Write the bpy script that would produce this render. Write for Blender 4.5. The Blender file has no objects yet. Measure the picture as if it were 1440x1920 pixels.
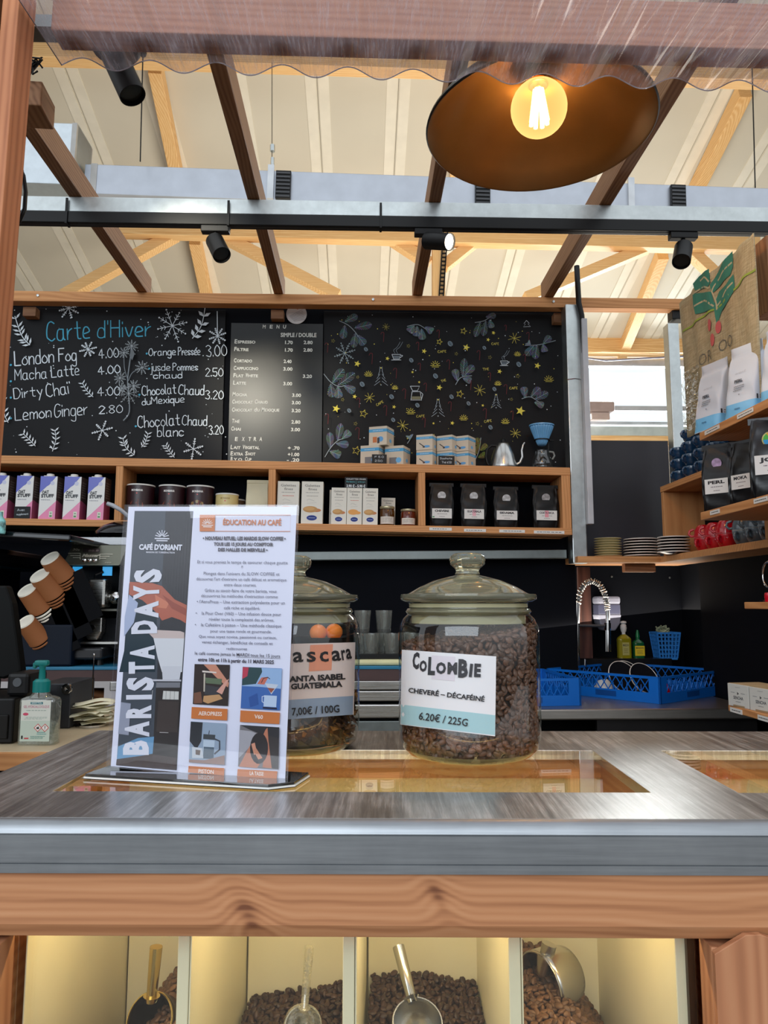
import bpy, bmesh, math, random
import numpy as np
from mathutils import Vector, Matrix, noise as mnoise
random.seed(7)
SC = bpy.context.scene
COL = SC.collection
PI = math.pi
R = math.radians

# ------------------------------------------------------------ camera, world, lights, exposure
F, CX, CY, EYE = 1420.0, 720.0, 960.0, 1.29
PITCH, YAW = R(7.0), R(1.7)
cd = bpy.data.cameras.new('camera'); cam = bpy.data.objects.new('camera', cd); COL.objects.link(cam)
cd.sensor_fit = 'HORIZONTAL'; cd.sensor_width = 36.0; cd.lens = F / 1440 * 36; cd.clip_start = .02; cd.clip_end = 200
cam.location = (0, 0, EYE); cam.rotation_euler = (PI/2 + PITCH, 0, -YAW)
SC.camera = cam
SC.view_settings.view_transform = 'Standard'
try: SC.view_settings.look = 'None'
except Exception: pass
SC.view_settings.gamma = 1; SC.view_settings.use_curve_mapping = False
SC.view_settings.exposure = 0.0
W = bpy.data.worlds.new('sky'); SC.world = W; W.use_nodes = True
bg = W.node_tree.nodes['Background']; bg.inputs['Strength'].default_value = 1.15
_tc = W.node_tree.nodes.new('ShaderNodeTexCoord'); _sp = W.node_tree.nodes.new('ShaderNodeSeparateXYZ'); _rp = W.node_tree.nodes.new('ShaderNodeValToRGB')
_e = _rp.color_ramp.elements; _e[0].position = .47; _e[0].color = (.10, .095, .09, 1); _e[1].position = .53; _e[1].color = (.90, .95, 1.0, 1)   # hall floor below, overcast daylight above
_ma = W.node_tree.nodes.new('ShaderNodeMath'); _ma.operation = 'MULTIPLY_ADD'; _ma.inputs[1].default_value = .5; _ma.inputs[2].default_value = .5
W.node_tree.links.new(_tc.outputs['Generated'], _sp.inputs[0]); W.node_tree.links.new(_sp.outputs[2], _ma.inputs[0]); W.node_tree.links.new(_ma.outputs[0], _rp.inputs[0]); W.node_tree.links.new(_rp.outputs[0], bg.inputs['Color'])
SC.cycles.max_bounces = 8; SC.cycles.transparent_max_bounces = 16; SC.cycles.sample_clamp_indirect = 4
SC.cycles.caustics_reflective = False; SC.cycles.caustics_refractive = False

def lamp(name, kind, loc, power, color=(1, 1, 1), size=.1, target=None, **k):
    l = bpy.data.lights.new(name, kind); l.energy = power; l.color = color
    o = bpy.data.objects.new(name, l); COL.objects.link(o); o.location = loc
    if kind == 'AREA':
        l.size = size
        if 'size_y' in k: l.shape = 'RECTANGLE'; l.size_y = k['size_y']
    elif kind in ('POINT', 'SPOT'): l.shadow_soft_size = size
    elif kind == 'SUN': l.angle = size
    if kind == 'SPOT': l.spot_size = R(k.get('cone', 50)); l.spot_blend = .6
    if target is not None:
        o.rotation_euler = (Vector(target) - Vector(loc)).to_track_quat('-Z', 'Y').to_euler()
    return o
# daylight of the hall: tall glazing behind the customer; far and mid lamps are added, unseen fills for the roof
lamp('hall_glazing_light', 'AREA', (-1.5, -3.5, 3.2), 150, (.82, .91, 1.0), 5, (0, 2, 1.4), size_y=2.5)
lamp('roof_far_fill', 'AREA', (1.0, 7.0, 1.2), 230, (1.0, .92, .80), 7, (.5, 7.0, 6), size_y=2.5)
lamp('window_daylight', 'AREA', (3.45, 9.9, 3.9), 420, (.92, .97, 1.0), 2.6, (1.0, 1.0, 1.5), size_y=1.3)
lamp('roof_mid_fill', 'AREA', (0.5, 4.6, 1.6), 34, (1.0, .95, .86), 6, (.5, 5.2, 6), size_y=.8)

# ------------------------------------------------------------ camera ray helper: a pixel of the 1440x1920 photograph and one known coordinate give a point
CM = Matrix.Translation((0, 0, EYE)) @ Matrix.Rotation(-YAW, 4, 'Z') @ Matrix.Rotation(PI/2 + PITCH, 4, 'X')
CO = Vector((0, 0, EYE))
def ray(px, py): return (CM.to_3x3() @ Vector(((px-CX)/F, -(py-CY)/F, -1)))
def at(px, py, x=None, y=None, z=None):
    d = ray(px, py)
    t = (x-CO.x)/d.x if x is not None else ((y-CO.y)/d.y if y is not None else (z-CO.z)/d.z)
    return CO + d*t

# ------------------------------------------------------------ materials
def lin(c):
    out = []
    for v in c[:3]:
        v = v/255
        out.append(v/12.92 if v <= .04045 else ((v+.055)/1.055)**2.4)
    return tuple(out) + (1,)
MATS = {}
class NT:
    def __init__(s, name):
        s.m = bpy.data.materials.new(name); s.m.use_nodes = True; s.t = s.m.node_tree; s.n = s.t.nodes; s.l = s.t.links
        s.b = s.n['Principled BSDF']; s.out = s.n['Material Output']
    def new(s, typ, **k):
        n = s.n.new(typ)
        for a, v in k.items(): setattr(n, a, v)
        return n
    def link(s, a, b): s.l.new(a, b)
    def math(s, op, a, b=None, c=None):
        n = s.new('ShaderNodeMath', operation=op)
        for i, v in enumerate((a, b, c)):
            if v is None: continue
            if isinstance(v, (int, float)): n.inputs[i].default_value = v
            else: s.link(v, n.inputs[i])
        return n.outputs[0]
    def coord(s, scale=(1, 1, 1), kind='Object', rot=(0, 0, 0)):
        tc = s.new('ShaderNodeTexCoord'); mp = s.new('ShaderNodeMapping'); mp.inputs['Scale'].default_value = scale; mp.inputs['Rotation'].default_value = rot
        s.link(tc.outputs[kind], mp.inputs[0]); return mp.outputs[0]
    def noise(s, vec, scale, detail=3, rough=.5, dist=0):
        n = s.new('ShaderNodeTexNoise'); n.inputs['Scale'].default_value = scale; n.inputs['Detail'].default_value = detail
        n.inputs['Roughness'].default_value = rough; n.inputs['Distortion'].default_value = dist; s.link(vec, n.inputs['Vector']); return n.outputs['Fac']
    def ramp(s, fac, stops):
        r = s.new('ShaderNodeValToRGB'); e = r.color_ramp.elements
        while len(e) < len(stops): e.new(.5)
        for i, (p, c) in enumerate(stops): e[i].position = p; e[i].color = c if len(c) == 4 else lin(c)
        s.link(fac, r.inputs[0]); return r.outputs[0]
    def bump(s, h, strength=.2, dist=.002):
        b = s.new('ShaderNodeBump'); b.inputs['Strength'].default_value = strength; b.inputs['Distance'].default_value = dist
        s.link(h, b.inputs['Height']); s.link(b.outputs[0], s.b.inputs['Normal'])
def M(name, col=None, rough=.5, metal=0, vary=.06, scale=8, bump=0, **k):
    """plain procedural material: base colour with a faint noise"""
    if name in MATS: return MATS[name]
    t = NT(name); b = t.b; b.inputs['Roughness'].default_value = rough; b.inputs['Metallic'].default_value = metal
    c = lin(col); f = t.noise(t.coord(), scale, 3)
    lo = tuple(v*(1-vary*2) for v in c[:3]) + (1,); hi = tuple(min(1, v*(1+vary*2)) for v in c[:3]) + (1,)
    t.link(t.ramp(f, [(.3, lo), (.7, hi)]), b.inputs['Base Color'])
    if bump: t.bump(t.noise(t.coord(), scale*6, 4), bump)
    for kk, v in k.items():
        if kk == 'coat': b.inputs['Coat Weight'].default_value = v
        if kk == 'emit': b.inputs['Emission Color'].default_value = lin(v[0]); b.inputs['Emission Strength'].default_value = v[1]
        if kk == 'trans': b.inputs['Transmission Weight'].default_value = v
        if kk == 'ior': b.inputs['IOR'].default_value = v
        if kk == 'spec': b.inputs['Specular IOR Level'].default_value = v
        if kk == 'sheen': b.inputs['Sheen Weight'].default_value = v
        if kk == 'sss': b.inputs['Subsurface Weight'].default_value = v; b.inputs['Subsurface Radius'].default_value = (.01, .008, .005)
    MATS[name] = t.m; return t.m
def wood(name, a, b, dark, axis='X', ring=26, rough=.55, knots=True):
    if name in MATS: return MATS[name]
    t = NT(name); sc = {'X': (.12, 1, 1), 'Y': (1, .12, 1), 'Z': (1, 1, .12)}[axis]
    v = t.coord(sc)
    warp = t.noise(v, 4, 3); w2 = t.noise(v, 60, 4)
    add = t.new('ShaderNodeVectorMath', operation='MULTIPLY_ADD')
    t.link(warp, add.inputs[0]); add.inputs[1].default_value = (.10, .10, .10); t.link(v, add.inputs[2])
    wv = t.new('ShaderNodeTexWave', wave_type='RINGS', rings_direction=axis); wv.inputs['Scale'].default_value = ring
    wv.inputs['Distortion'].default_value = 1.5; wv.inputs['Detail'].default_value = 2; t.link(add.outputs[0], wv.inputs['Vector'])
    fac = t.math('ADD', t.math('MULTIPLY', wv.outputs['Fac'], .42), t.math('MULTIPLY', w2, .58))
    c = t.ramp(fac, [(.12, dark), (.45, a), (.80, b)])
    t.link(c, t.b.inputs['Base Color']); t.b.inputs['Roughness'].default_value = rough; t.b.inputs['Specular IOR Level'].default_value = .3
    t.bump(fac, .08, .0008); MATS[name] = t.m; return t.m
def thin(name, tint=(1, 1, 1), gloss=1.0, rough=.0, base=.04, haze=0, hazecol=(1, 1, 1)):
    """thin clear sheet: transparent body with a fresnel reflection"""
    if name in MATS: return MATS[name]
    t = NT(name); t.n.remove(t.b)
    tr = t.new('ShaderNodeBsdfTransparent'); tr.inputs[0].default_value = tint + (1,)
    gl = t.new('ShaderNodeBsdfGlossy'); gl.inputs['Roughness'].default_value = rough; gl.inputs[0].default_value = (gloss, gloss, gloss, 1)
    ge = t.new('ShaderNodeNewGeometry'); dt = t.new('ShaderNodeVectorMath', operation='DOT_PRODUCT'); t.link(ge.outputs['Normal'], dt.inputs[0]); t.link(ge.outputs['Incoming'], dt.inputs[1])
    sch = t.math('ADD', base, t.math('MULTIPLY', t.math('POWER', t.math('SUBTRACT', 1.0, t.math('ABSOLUTE', dt.outputs['Value'])), 5), 1-base))
    mx = t.new('ShaderNodeMixShader'); t.link(sch, mx.inputs[0])
    src = tr.outputs[0]
    if haze:
        df = t.new('ShaderNodeBsdfTranslucent'); df.inputs[0].default_value = hazecol + (1,)
        d2 = t.new('ShaderNodeBsdfDiffuse'); d2.inputs[0].default_value = hazecol + (1,)
        ad = t.new('ShaderNodeMixShader'); ad.inputs[0].default_value = .5; t.link(df.outputs[0], ad.inputs[1]); t.link(d2.outputs[0], ad.inputs[2])
        hz = t.new('ShaderNodeMixShader')
        nz = t.noise(t.coord((30, 1.2, 30)), 6, 4, .6)
        t.link(t.math('ADD', haze*.8, t.math('MULTIPLY', t.math('POWER', nz, 3), haze*6)), hz.inputs[0])
        t.link(tr.outputs[0], hz.inputs[1]); t.link(ad.outputs[0], hz.inputs[2]); src = hz.outputs[0]
    t.link(src, mx.inputs[1]); t.link(gl.outputs[0], mx.inputs[2]); t.link(mx.outputs[0], t.out.inputs[0])
    MATS[name] = t.m; return t.m
def colmat(name, rough=.6, coat=0, metal=0):
    if name in MATS: return MATS[name]
    t = NT(name); a = t.new('ShaderNodeAttribute', attribute_name='Col'); t.link(a.outputs['Color'], t.b.inputs['Base Color'])
    t.b.inputs['Roughness'].default_value = rough; t.b.inputs['Coat Weight'].default_value = coat; t.b.inputs['Metallic'].default_value = metal
    MATS[name] = t.m; return t.m
def steel(name, col, rough=.3, sc=(1, 40, 40), var=.12, streak=.12, bmp=.08):
    if name in MATS: return MATS[name]
    t = NT(name); t.b.inputs['Metallic'].default_value = 1
    f = t.noise(t.coord(sc), 5, 5, .6); g = t.noise(t.coord(), 6, 4, .6)
    c = lin(col); lo = tuple(v*(1-var) for v in c[:3]) + (1,); hi = tuple(min(1, v*(1+var)) for v in c[:3]) + (1,)
    t.link(t.ramp(t.math('ADD', t.math('MULTIPLY', f, .5), t.math('MULTIPLY', g, .5)), [(.35, lo), (.65, hi)]), t.b.inputs['Base Color'])
    t.link(t.math('ADD', rough-streak/2, t.math('MULTIPLY', f, streak)), t.b.inputs['Roughness'])
    t.bump(f, bmp, .0006); MATS[name] = t.m; return t.m

# ------------------------------------------------------------ mesh builder
class G:
    def __init__(s): s.v = []; s.f = []; s.c = []
    def add(s, vs, fs, col=None):
        n = len(s.v); s.v += [tuple(p) for p in vs]; s.f += [tuple(i+n for i in f) for f in fs]; s.c += [col]*len(fs); return s
    def box(s, x0, x1, y0, y1, z0, z1, col=None):
        if x0 > x1: x0, x1 = x1, x0
        if y0 > y1: y0, y1 = y1, y0
        if z0 > z1: z0, z1 = z1, z0
        return s.add([(x0,y0,z0),(x1,y0,z0),(x1,y1,z0),(x0,y1,z0),(x0,y0,z1),(x1,y0,z1),(x1,y1,z1),(x0,y1,z1)],
            [(0,3,2,1),(4,5,6,7),(0,1,5,4),(1,2,6,5),(2,3,7,6),(3,0,4,7)], col)
    def lathe(s, prof, n=32, c=(0, 0, 0), a0=0, close=True, squash=1):
        vs = []; fs = []; m = len(prof)
        for i in range(n):
            a = a0 + 2*PI*i/n
            for r, z in prof: vs.append((c[0]+r*math.cos(a), c[1]+r*math.sin(a)*squash, c[2]+z))
        for i in range(n):
            j = (i+1) % n
            for k in range(m-1):
                r0, r1 = prof[k][0], prof[k+1][0]
                q = (i*m+k, j*m+k, j*m+k+1, i*m+k+1)
                if r0 < 1e-7: q = (i*m+k, j*m+k+1, i*m+k+1)
                elif r1 < 1e-7: q = (i*m+k, j*m+k, i*m+k+1)
                fs.append(q)
        return s.add(vs, fs)
    def tube(s, pts, r, n=8, cap=True):
        pts = [Vector(p) for p in pts]; N = len(pts); rs = r if isinstance(r, (list, tuple)) else [r]*N
        vs = []; fs = []; up = None
        for i, p in enumerate(pts):
            d = (pts[min(i+1, N-1)] - pts[max(i-1, 0)]).normalized()
            if up is None: up = Vector((0, 0, 1)) if abs(d.z) < .9 else Vector((1, 0, 0))
            a = d.cross(up).normalized(); b = a.cross(d).normalized(); up = b
            for k in range(n):
                t = 2*PI*k/n; vs.append(p + (a*math.cos(t) + b*math.sin(t))*rs[i])
        for i in range(N-1):
            for k in range(n):
                k2 = (k+1) % n; fs.append((i*n+k, i*n+k2, (i+1)*n+k2, (i+1)*n+k))
        if cap: fs.append(tuple(range(n))[::-1]); fs.append(tuple((N-1)*n+k for k in range(n)))
        return s.add(vs, fs)
    def bar(s, p, q, w, h, up=(0, 0, 1)):
        """box beam from p to q, w across, h in the 'up' sense, centred"""
        p = Vector(p); q = Vector(q); d = (q-p).normalized(); a = d.cross(Vector(up)).normalized()*w/2; b = a.cross(d).normalized()*h/2
        vs = [p-a-b, p+a-b, p+a+b, p-a+b, q-a-b, q+a-b, q+a+b, q-a+b]
        return s.add(vs, [(0,1,2,3),(7,6,5,4),(0,4,5,1),(1,5,6,2),(2,6,7,3),(3,7,4,0)])
    def prism(s, poly, a, b, axis='y'):
        n = len(poly)
        def P(u, v, t): return {'y': (u, t, v), 'x': (t, u, v), 'z': (u, v, t)}[axis]
        vs = [P(u, v, a) for u, v in poly] + [P(u, v, b) for u, v in poly]
        fs = [tuple(range(n)), tuple(range(2*n-1, n-1, -1))] + [(i, i+n, (i+1) % n + n, (i+1) % n) for i in range(n)]
        return s.add(vs, fs)
    def ball(s, c, r, nu=12, nv=8, sx=1, sy=1, sz=1):
        prof = [(max(0, r*math.sin(PI*k/nv)), -r*math.cos(PI*k/nv)*sz) for k in range(nv+1)]; prof[0] = (0, prof[0][1]); prof[-1] = (0, prof[-1][1])
        n0 = len(s.v); s.lathe(prof, nu)
        s.v[n0:] = [(c[0]+x*sx, c[1]+y*sy, c[2]+z) for x, y, z in s.v[n0:]]
        return s
    def grid(s, fn, nu, nv, closed=False):
        vs = [fn(i/nu, j/nv) for i in range(nu+1) for j in range(nv+1)]
        fs = [(i*(nv+1)+j, (i+1)*(nv+1)+j, (i+1)*(nv+1)+j+1, i*(nv+1)+j+1) for i in range(nu) for j in range(nv)]
        return s.add(vs, fs)
def build(name, g, mat, parent=None, loc=(0, 0, 0), rot=(0, 0, 0), smooth=None, bevel=0, fix=True, kind=None, solid=0):
    me = bpy.data.meshes.new(name); me.from_pydata([tuple(v) for v in g.v], [], g.f)
    if any(c is not None for c in g.c):
        at_ = me.color_attributes.new('Col', 'FLOAT_COLOR', 'CORNER'); buf = []
        for f, c in zip(g.f, g.c):
            cc = lin(c if c is not None else (200, 200, 200)); buf += list(cc)*len(f)
        at_.data.foreach_set('color', buf)
    me.update()
    if fix and len(g.v) < 60000:
        bm = bmesh.new(); bm.from_mesh(me); bmesh.ops.recalc_face_normals(bm, faces=bm.faces); bm.to_mesh(me); bm.free()
    if isinstance(mat, (list, tuple)):
        for m in mat: me.materials.append(m)
    else: me.materials.append(mat)
    if smooth is not None:
        me.polygons.foreach_set('use_smooth', [True]*len(me.polygons)); me.set_sharp_from_angle(angle=R(smooth))
    o = bpy.data.objects.new(name, me); COL.objects.link(o); o.location = loc; o.rotation_euler = rot
    if parent is not None: o.parent = parent
    if bevel:
        b = o.modifiers.new('bevel', 'BEVEL'); b.width = bevel; b.segments = 2; b.limit_method = 'ANGLE'; b.harden_normals = False
    if solid:
        b = o.modifiers.new('solid', 'SOLIDIFY'); b.thickness = solid; b.offset = 0
    if kind: o['kind'] = kind
    return o
def tag(o, label=None, cat=None, group=None, kind=None):
    for k, v in (('label', label), ('category', cat), ('group', group), ('kind', kind)):
        if v: o[k] = v
    return o
def thing(name, label, cat, loc=(0, 0, 0), rz=0, group=None, rot=None):
    o = bpy.data.objects.new(name, None); COL.objects.link(o); o.location = loc; o.rotation_euler = rot if rot else (0, 0, rz); o.empty_display_size = .02
    return tag(o, label, cat, group)
def copy_tree(o, parent=None):
    c = o.copy(); COL.objects.link(c); c.parent = parent
    for ch in list(KIDS(o)): copy_tree(ch, c)
    return c
def KIDS(o): return [x for x in bpy.data.objects if x.parent == o]
def place(o, loc, label, group=None, rot=None):
    o.location = loc; o['label'] = label
    if group: o['group'] = group
    if rot is not None: o.rotation_euler = rot
    return o

# ------------------------------------------------------------ flat print: polygons with their own colours on a plane
TXT = {}
def txt(s, bold):
    k = (s, bold)
    if k not in TXT:
        cu = bpy.data.curves.new('lettering', 'FONT'); cu.body = s; cu.size = 1; cu.resolution_u = 2; cu.offset = bold
        ob = bpy.data.objects.new('lettering', cu); me = bpy.data.meshes.new_from_object(ob)
        vs = [(v.co.x, v.co.y) for v in me.vertices]; fs = [tuple(p.vertices) for p in me.polygons]
        bpy.data.objects.remove(ob); bpy.data.curves.remove(cu); bpy.data.meshes.remove(me)
        TXT[k] = (vs, fs)
    return TXT[k]
CAP = max(v[1] for v in txt('H', 0)[0])
GL = {'a':"4j1j0h0f1e3e4g 4j4f5e",'b':"0n0e 0h1j3j4h4f3e1e0f",'c':"4i2j0i0f2e4f",'d':"4h3j1j0h0f1e3e4f 4n4e",'e':"0g4h3j1j0h0f1e4e",'f':"4m3n2m2e 0j4j",
'g':"4i3j1j0h0f1e3e4g 4j4b2a0b",'h':"0n0e 0h2j4i4e",'i':"0j0e 0l0m",'j':"2j2b0a 2l2m",'k':"0n0e 4j0g4e",'l':"0n0f1e",'m':"0j0e 0h1j3i3e 3h5j6i6e",'n':"0j0e 0h2j4i4e",
'o':"2j0h0f2e4f4h2j",'p':"0j0a 0h2j4h4f2e0f",'q':"4j4a 4h2j0h0f2e4f",'r':"0j0e 0g1i3j",'s':"4i2j0i2g4f2e0f",'t':"2m2f3e4e 0j4j",'u':"0j0f1e3e4g 4j4e",'v':"0j2e4j",
'x':"0j4e 4j0e",'y':"0j2f 4j1a",'é':"0g4h3j1j0h0f1e4e 2k4m",'ï':"0j0e 0l0m 2l2m",'C':"5m3n1m0j0g1f3e5f",'D':"0n0e 0n3n5k5h3e0e",'E':"4n0n0n0e0e4e 0j3j",'F':"0e0n0n5n 0j4j",
'G':"5m3n1m0j0g1e3e5g5i3i",'H':"0n0e 5n5e 0j5j",'L':"0n0e0e5e",'M':"0e0n0n3h3h6n6n6e",'O':"3n1m0j0g2e4f5i4m3n",'P':"0e0n0n3n5l3j0i",'T':"0n6n 3n3e",'A':"0e3n3n6e 1h5h",
'É':"4n0n0n0e0e4e 0j3j",'S':"5m3n0l3j5g3e0f",'0':"2n0k0g2e4g4k2n",'1':"1l2n2n2e",'2':"0l2n4l4k0e0e4e",'3':"0m2n4l2j4h3e0f",'4':"3e3n3n0h0h5h",'5':"4n0n0n0j3j4h3e0f",'7':"0n4n4n1e",
'8':"2j0l2n4l2j0g2e4g2j",'6':"4n1j0g2e4g2i0g",'9':"4k2i0k2n4k3e",'.':"0e0f","'":"0n0l",'+':"0h4h 2j2f",'•':"0h1i0i"}
def spline(P, n=4):
    if len(P) < 3: return P
    out = []
    for i in range(len(P)-1):
        a = P[max(i-1, 0)]; b = P[i]; c = P[i+1]; d = P[min(i+2, len(P)-1)]
        if b == c: continue
        if i > 0 and P[i-1] == b: a = b
        if i+2 < len(P) and P[i+2] == c: d = c
        for k in range(n):
            t = k/n
            out.append(tuple(.5*(2*b[j] + (c[j]-a[j])*t + (2*a[j]-5*b[j]+4*c[j]-d[j])*t*t + (3*b[j]-a[j]-3*c[j]+d[j])*t**3) for j in (0, 1)))
    out.append(P[-1]); return out
class Art:
    """flat print in a frame: local x right, z up, facing -y. uv(px,py) reads a point of the photograph onto the plane."""
    def __init__(s, mat=None, cyl=None):
        s.g = G(); s.k = 0; s.hold = False; s.mat = mat if mat is not None else Matrix(); s.inv = s.mat.inverted(); s.cyl = cyl; s.eps = 3e-5
    def uv(s, px, py):
        o = s.inv @ CO; d = s.inv.to_3x3() @ ray(px, py); t = -o.y/d.y; p = o + d*t
        return (p.x, p.z)
    def U(s, pts): return [s.uv(*p) for p in pts]
    def put(s, vs, fs, col):
        if not s.hold: s.k += 1
        s.g.add([(u, -s.k*s.eps, v) for u, v in vs], fs, col)
    def poly(s, pts, col): s.put(pts, [tuple(range(len(pts)))], col)
    def rect(s, a, b, col):
        (u0, v0), (u1, v1) = a, b; n = 8 if s.cyl else 1
        vs = []; fs = []
        for i in range(n+1): t = i/n; vs += [(u0+(u1-u0)*t, v0), (u0+(u1-u0)*t, v1)]
        for i in range(n): fs.append((2*i, 2*i+2, 2*i+3, 2*i+1))
        s.put(vs, fs, col)
    def quadpx(s, q, col, n=1):
        P = s.U(q)
        vs = []; fs = []
        for i in range(n+1):
            t = i/n
            vs += [tuple(P[0][j]*(1-t)+P[1][j]*t for j in (0, 1)), tuple(P[3][j]*(1-t)+P[2][j]*t for j in (0, 1))]
        for i in range(n): fs.append((2*i, 2*i+2, 2*i+3, 2*i+1))
        s.put(vs, fs, col)
    def disc(s, u, v, r, col, n=14, ry=None):
        ry = ry or r; s.poly([(u+r*math.cos(2*PI*i/n), v+ry*math.sin(2*PI*i/n)) for i in range(n)], col)
    def line(s, P, w, col, closed=False):
        """ribbon along a polyline"""
        P = [Vector(p) for p in P]
        Q = [P[0]]
        for p in P[1:]:
            if (p-Q[-1]).length > 1e-7: Q.append(p)
        P = Q
        if len(P) < 2: s.disc(P[0].x, P[0].y, w*.7, col, 6); return
        vs = []; fs = []; N = len(P)
        for i in range(N):
            d = (P[min(i+1, N-1)]-P[max(i-1, 0)])
            if d.length < 1e-9: d = P[i]-P[i-1]
            d.normalize(); nrm = Vector((-d.y, d.x))*w/2
            e = d*w*.3*(-1 if i == 0 else (1 if i == N-1 else 0))
            vs += [tuple(P[i]+nrm+e), tuple(P[i]-nrm+e)]
        fs = [(2*i, 2*i+1, 2*i+3, 2*i+2) for i in range(N-1)]
        s.put(vs, fs, col)
    def linepx(s, P, w, col): s.line(s.U(P), w, col)
    def frame(s, A, B, cap):
        A = Vector(A); B = Vector(B); d = (B-A); L = d.length; d = d/L; return A, d, Vector((-d.y, d.x)), L
    def text(s, t, A, B, cap, col, bold=0, shear=0, align='fit'):
        vs, fs = txt(t, bold)
        if not vs: return
        x0 = min(v[0] for v in vs); x1 = max(v[0] for v in vs); A, d, up, L = s.frame(A, B, cap)
        sx = L/(x1-x0); sy = cap/CAP
        if align == 'c': m = sy; A = A + d*(L-(x1-x0)*m)/2; sx = m
        if align == 'l': sx = sy
        s.put([tuple(A + d*((v[0]-x0)*sx + shear*v[1]*sy) + up*v[1]*sy) for v in vs], fs, col)
    def textpx(s, t, x0, y0, x1, y1, h, col, bold=0, shear=0, align='fit'):
        A, B = s.uv(x0, y0), s.uv(x1, y1); k = (Vector(B)-Vector(A)).length/math.hypot(x1-x0, y1-y0)
        s.text(t, A, B, h*k, col, bold, shear, align)
    def hand(s, t, A, B, cap, w, col):
        """chalk handwriting: single strokes"""
        x = 0; strokes = []
        for ch in t:
            if ch == ' ': x += 3.2; continue
            mx = 0
            for st in GL.get(ch, '').split():
                P = [(int(st[i]), ord(st[i+1])-101) for i in range(0, len(st), 2)]; mx = max(mx, max(p[0] for p in P))
                strokes.append((x, [(p[0], p[1]) for p in P]))
            x += mx + 1.7
        tot = x - 1.7; A, d, up, L = s.frame(A, B, cap); sx = L/max(tot, .1); sy = cap/9
        for x0, P in strokes:
            P = spline(P)
            s.line([tuple(A + d*(x0+p[0])*sx + up*p[1]*sy) for p in P], w*random.uniform(.62, .92), col)
    def handpx(s, t, x0, y0, x1, y1, h, w, col):
        A, B = s.uv(x0, y0), s.uv(x1, y1); k = (Vector(B)-Vector(A)).length/math.hypot(x1-x0, y1-y0)
        s.hand(t, A, B, h*k, w, col)
    def scribble(s, a, b, rows, col, seed=0, fill=.9):
        """rows of unreadably small print, as short dashes"""
        r = random.Random(seed); (u0, v0), (u1, v1) = a, b; h = (v1-v0)/rows
        vs = []; fs = []
        for i in range(rows):
            u = u0 + (u1-u0)*r.uniform(0, .1)
            while u < u1 - (u1-u0)*r.uniform(0, .25):
                w = (u1-u0)*r.uniform(.04, .14); n = len(vs)
                vs += [(u, v0+h*(i+.3)), (min(u+w, u1), v0+h*(i+.3)), (min(u+w, u1), v0+h*(i+.7)), (u, v0+h*(i+.7))]; fs.append((n, n+1, n+2, n+3)); u += w*1.3
        s.put(vs, fs, col)
    def make(s, name, parent=None, mat=None, world=False, off=0):
        g = s.g
        if s.cyl:
            cx, cy, r = s.cyl; o = CO; nv = []
            for (x, y, z) in g.v:
                p = s.mat @ Vector((x, 0, z)); d = p-o
                # follow the line of sight from the flat frame to the curved side
                rr = r - y; a = d.x**2+d.y**2; b = 2*((o.x-cx)*d.x+(o.y-cy)*d.y); c = (o.x-cx)**2+(o.y-cy)**2-rr*rr
                D = b*b-4*a*c
                t = (-b-math.sqrt(max(D, 0)))/(2*a) if a else 1
                nv.append(tuple(o+d*t))
            g.v = nv
        ob = build(name, g, mat or colmat('print'), parent, fix=False)
        if world and not s.cyl: ob.matrix_world = s.mat
        return ob
def frame(loc, rz=0, tilt=0, roll=0):
    return Matrix.Translation(loc) @ Matrix.Rotation(rz, 4, 'Z') @ Matrix.Rotation(tilt, 4, 'X') @ Matrix.Rotation(roll, 4, 'Y')
def star(u, v, r, k=.42, rot=.3, n=5):
    return [(u+(r if i % 2 == 0 else r*k)*math.sin(rot+PI*i/n), v+(r if i % 2 == 0 else r*k)*math.cos(rot+PI*i/n)) for i in range(2*n)]
# ------------------------------------------------------------ shared materials
JX = {ax: wood('douglas_'+ax, (150, 108, 76), (166, 122, 88), (122, 82, 56), ax, 30) for ax in 'XYZ'}
SX = {ax: wood('spruce_'+ax, (230, 184, 124), (240, 202, 146), (218, 166, 104), ax, 22) for ax in 'XYZ'}
SHX = {ax: wood('shelf_wood_'+ax, (200, 140, 88), (212, 154, 100), (182, 122, 74), ax, 28) for ax in 'XYZ'}
BLACK = M('black_paint', (6, 7, 11), .7, spec=.12)
WALLM = M('black_wall', (5, 7, 14), .8, vary=.15, scale=3, spec=.12)
BOARD = M('chalk_black', (13, 13, 16), .5, vary=.2, scale=2, spec=.18)
GALV = steel('galvanised', (190, 196, 196), .38, (6, 6, 6), .14, .2, .05)
GALVD = steel('galvanised_dark', (120, 126, 124), .45, (6, 6, 6), .14, .2, .05)
DUCT = M('duct_grey', (188, 194, 204), .35, .55, vary=.03)
BLK = M('black_plastic', (7, 7, 8), .35, spec=.3)
BLKM = M('black_metal', (9, 9, 10), .45, spec=.3)
CHROME = M('chrome', (225, 225, 225), .08, 1, vary=.01)
BRUSH = steel('brushed_steel', (196, 196, 192), .28)
WHITE = M('white_card', (226, 224, 218), .7, vary=.02)
ROOF = M('roof_sheet', (206, 199, 182), .75, vary=.02, scale=1.2)
STRIP = M('joint_strip', (224, 218, 202), .7, vary=.02)
RED = M('red_glaze', (190, 14, 34), .16, coat=.5)
PRINT = colmat('print'); GPRINT = colmat('gloss_print', .3); CHALK = colmat('chalk', .9)

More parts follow.
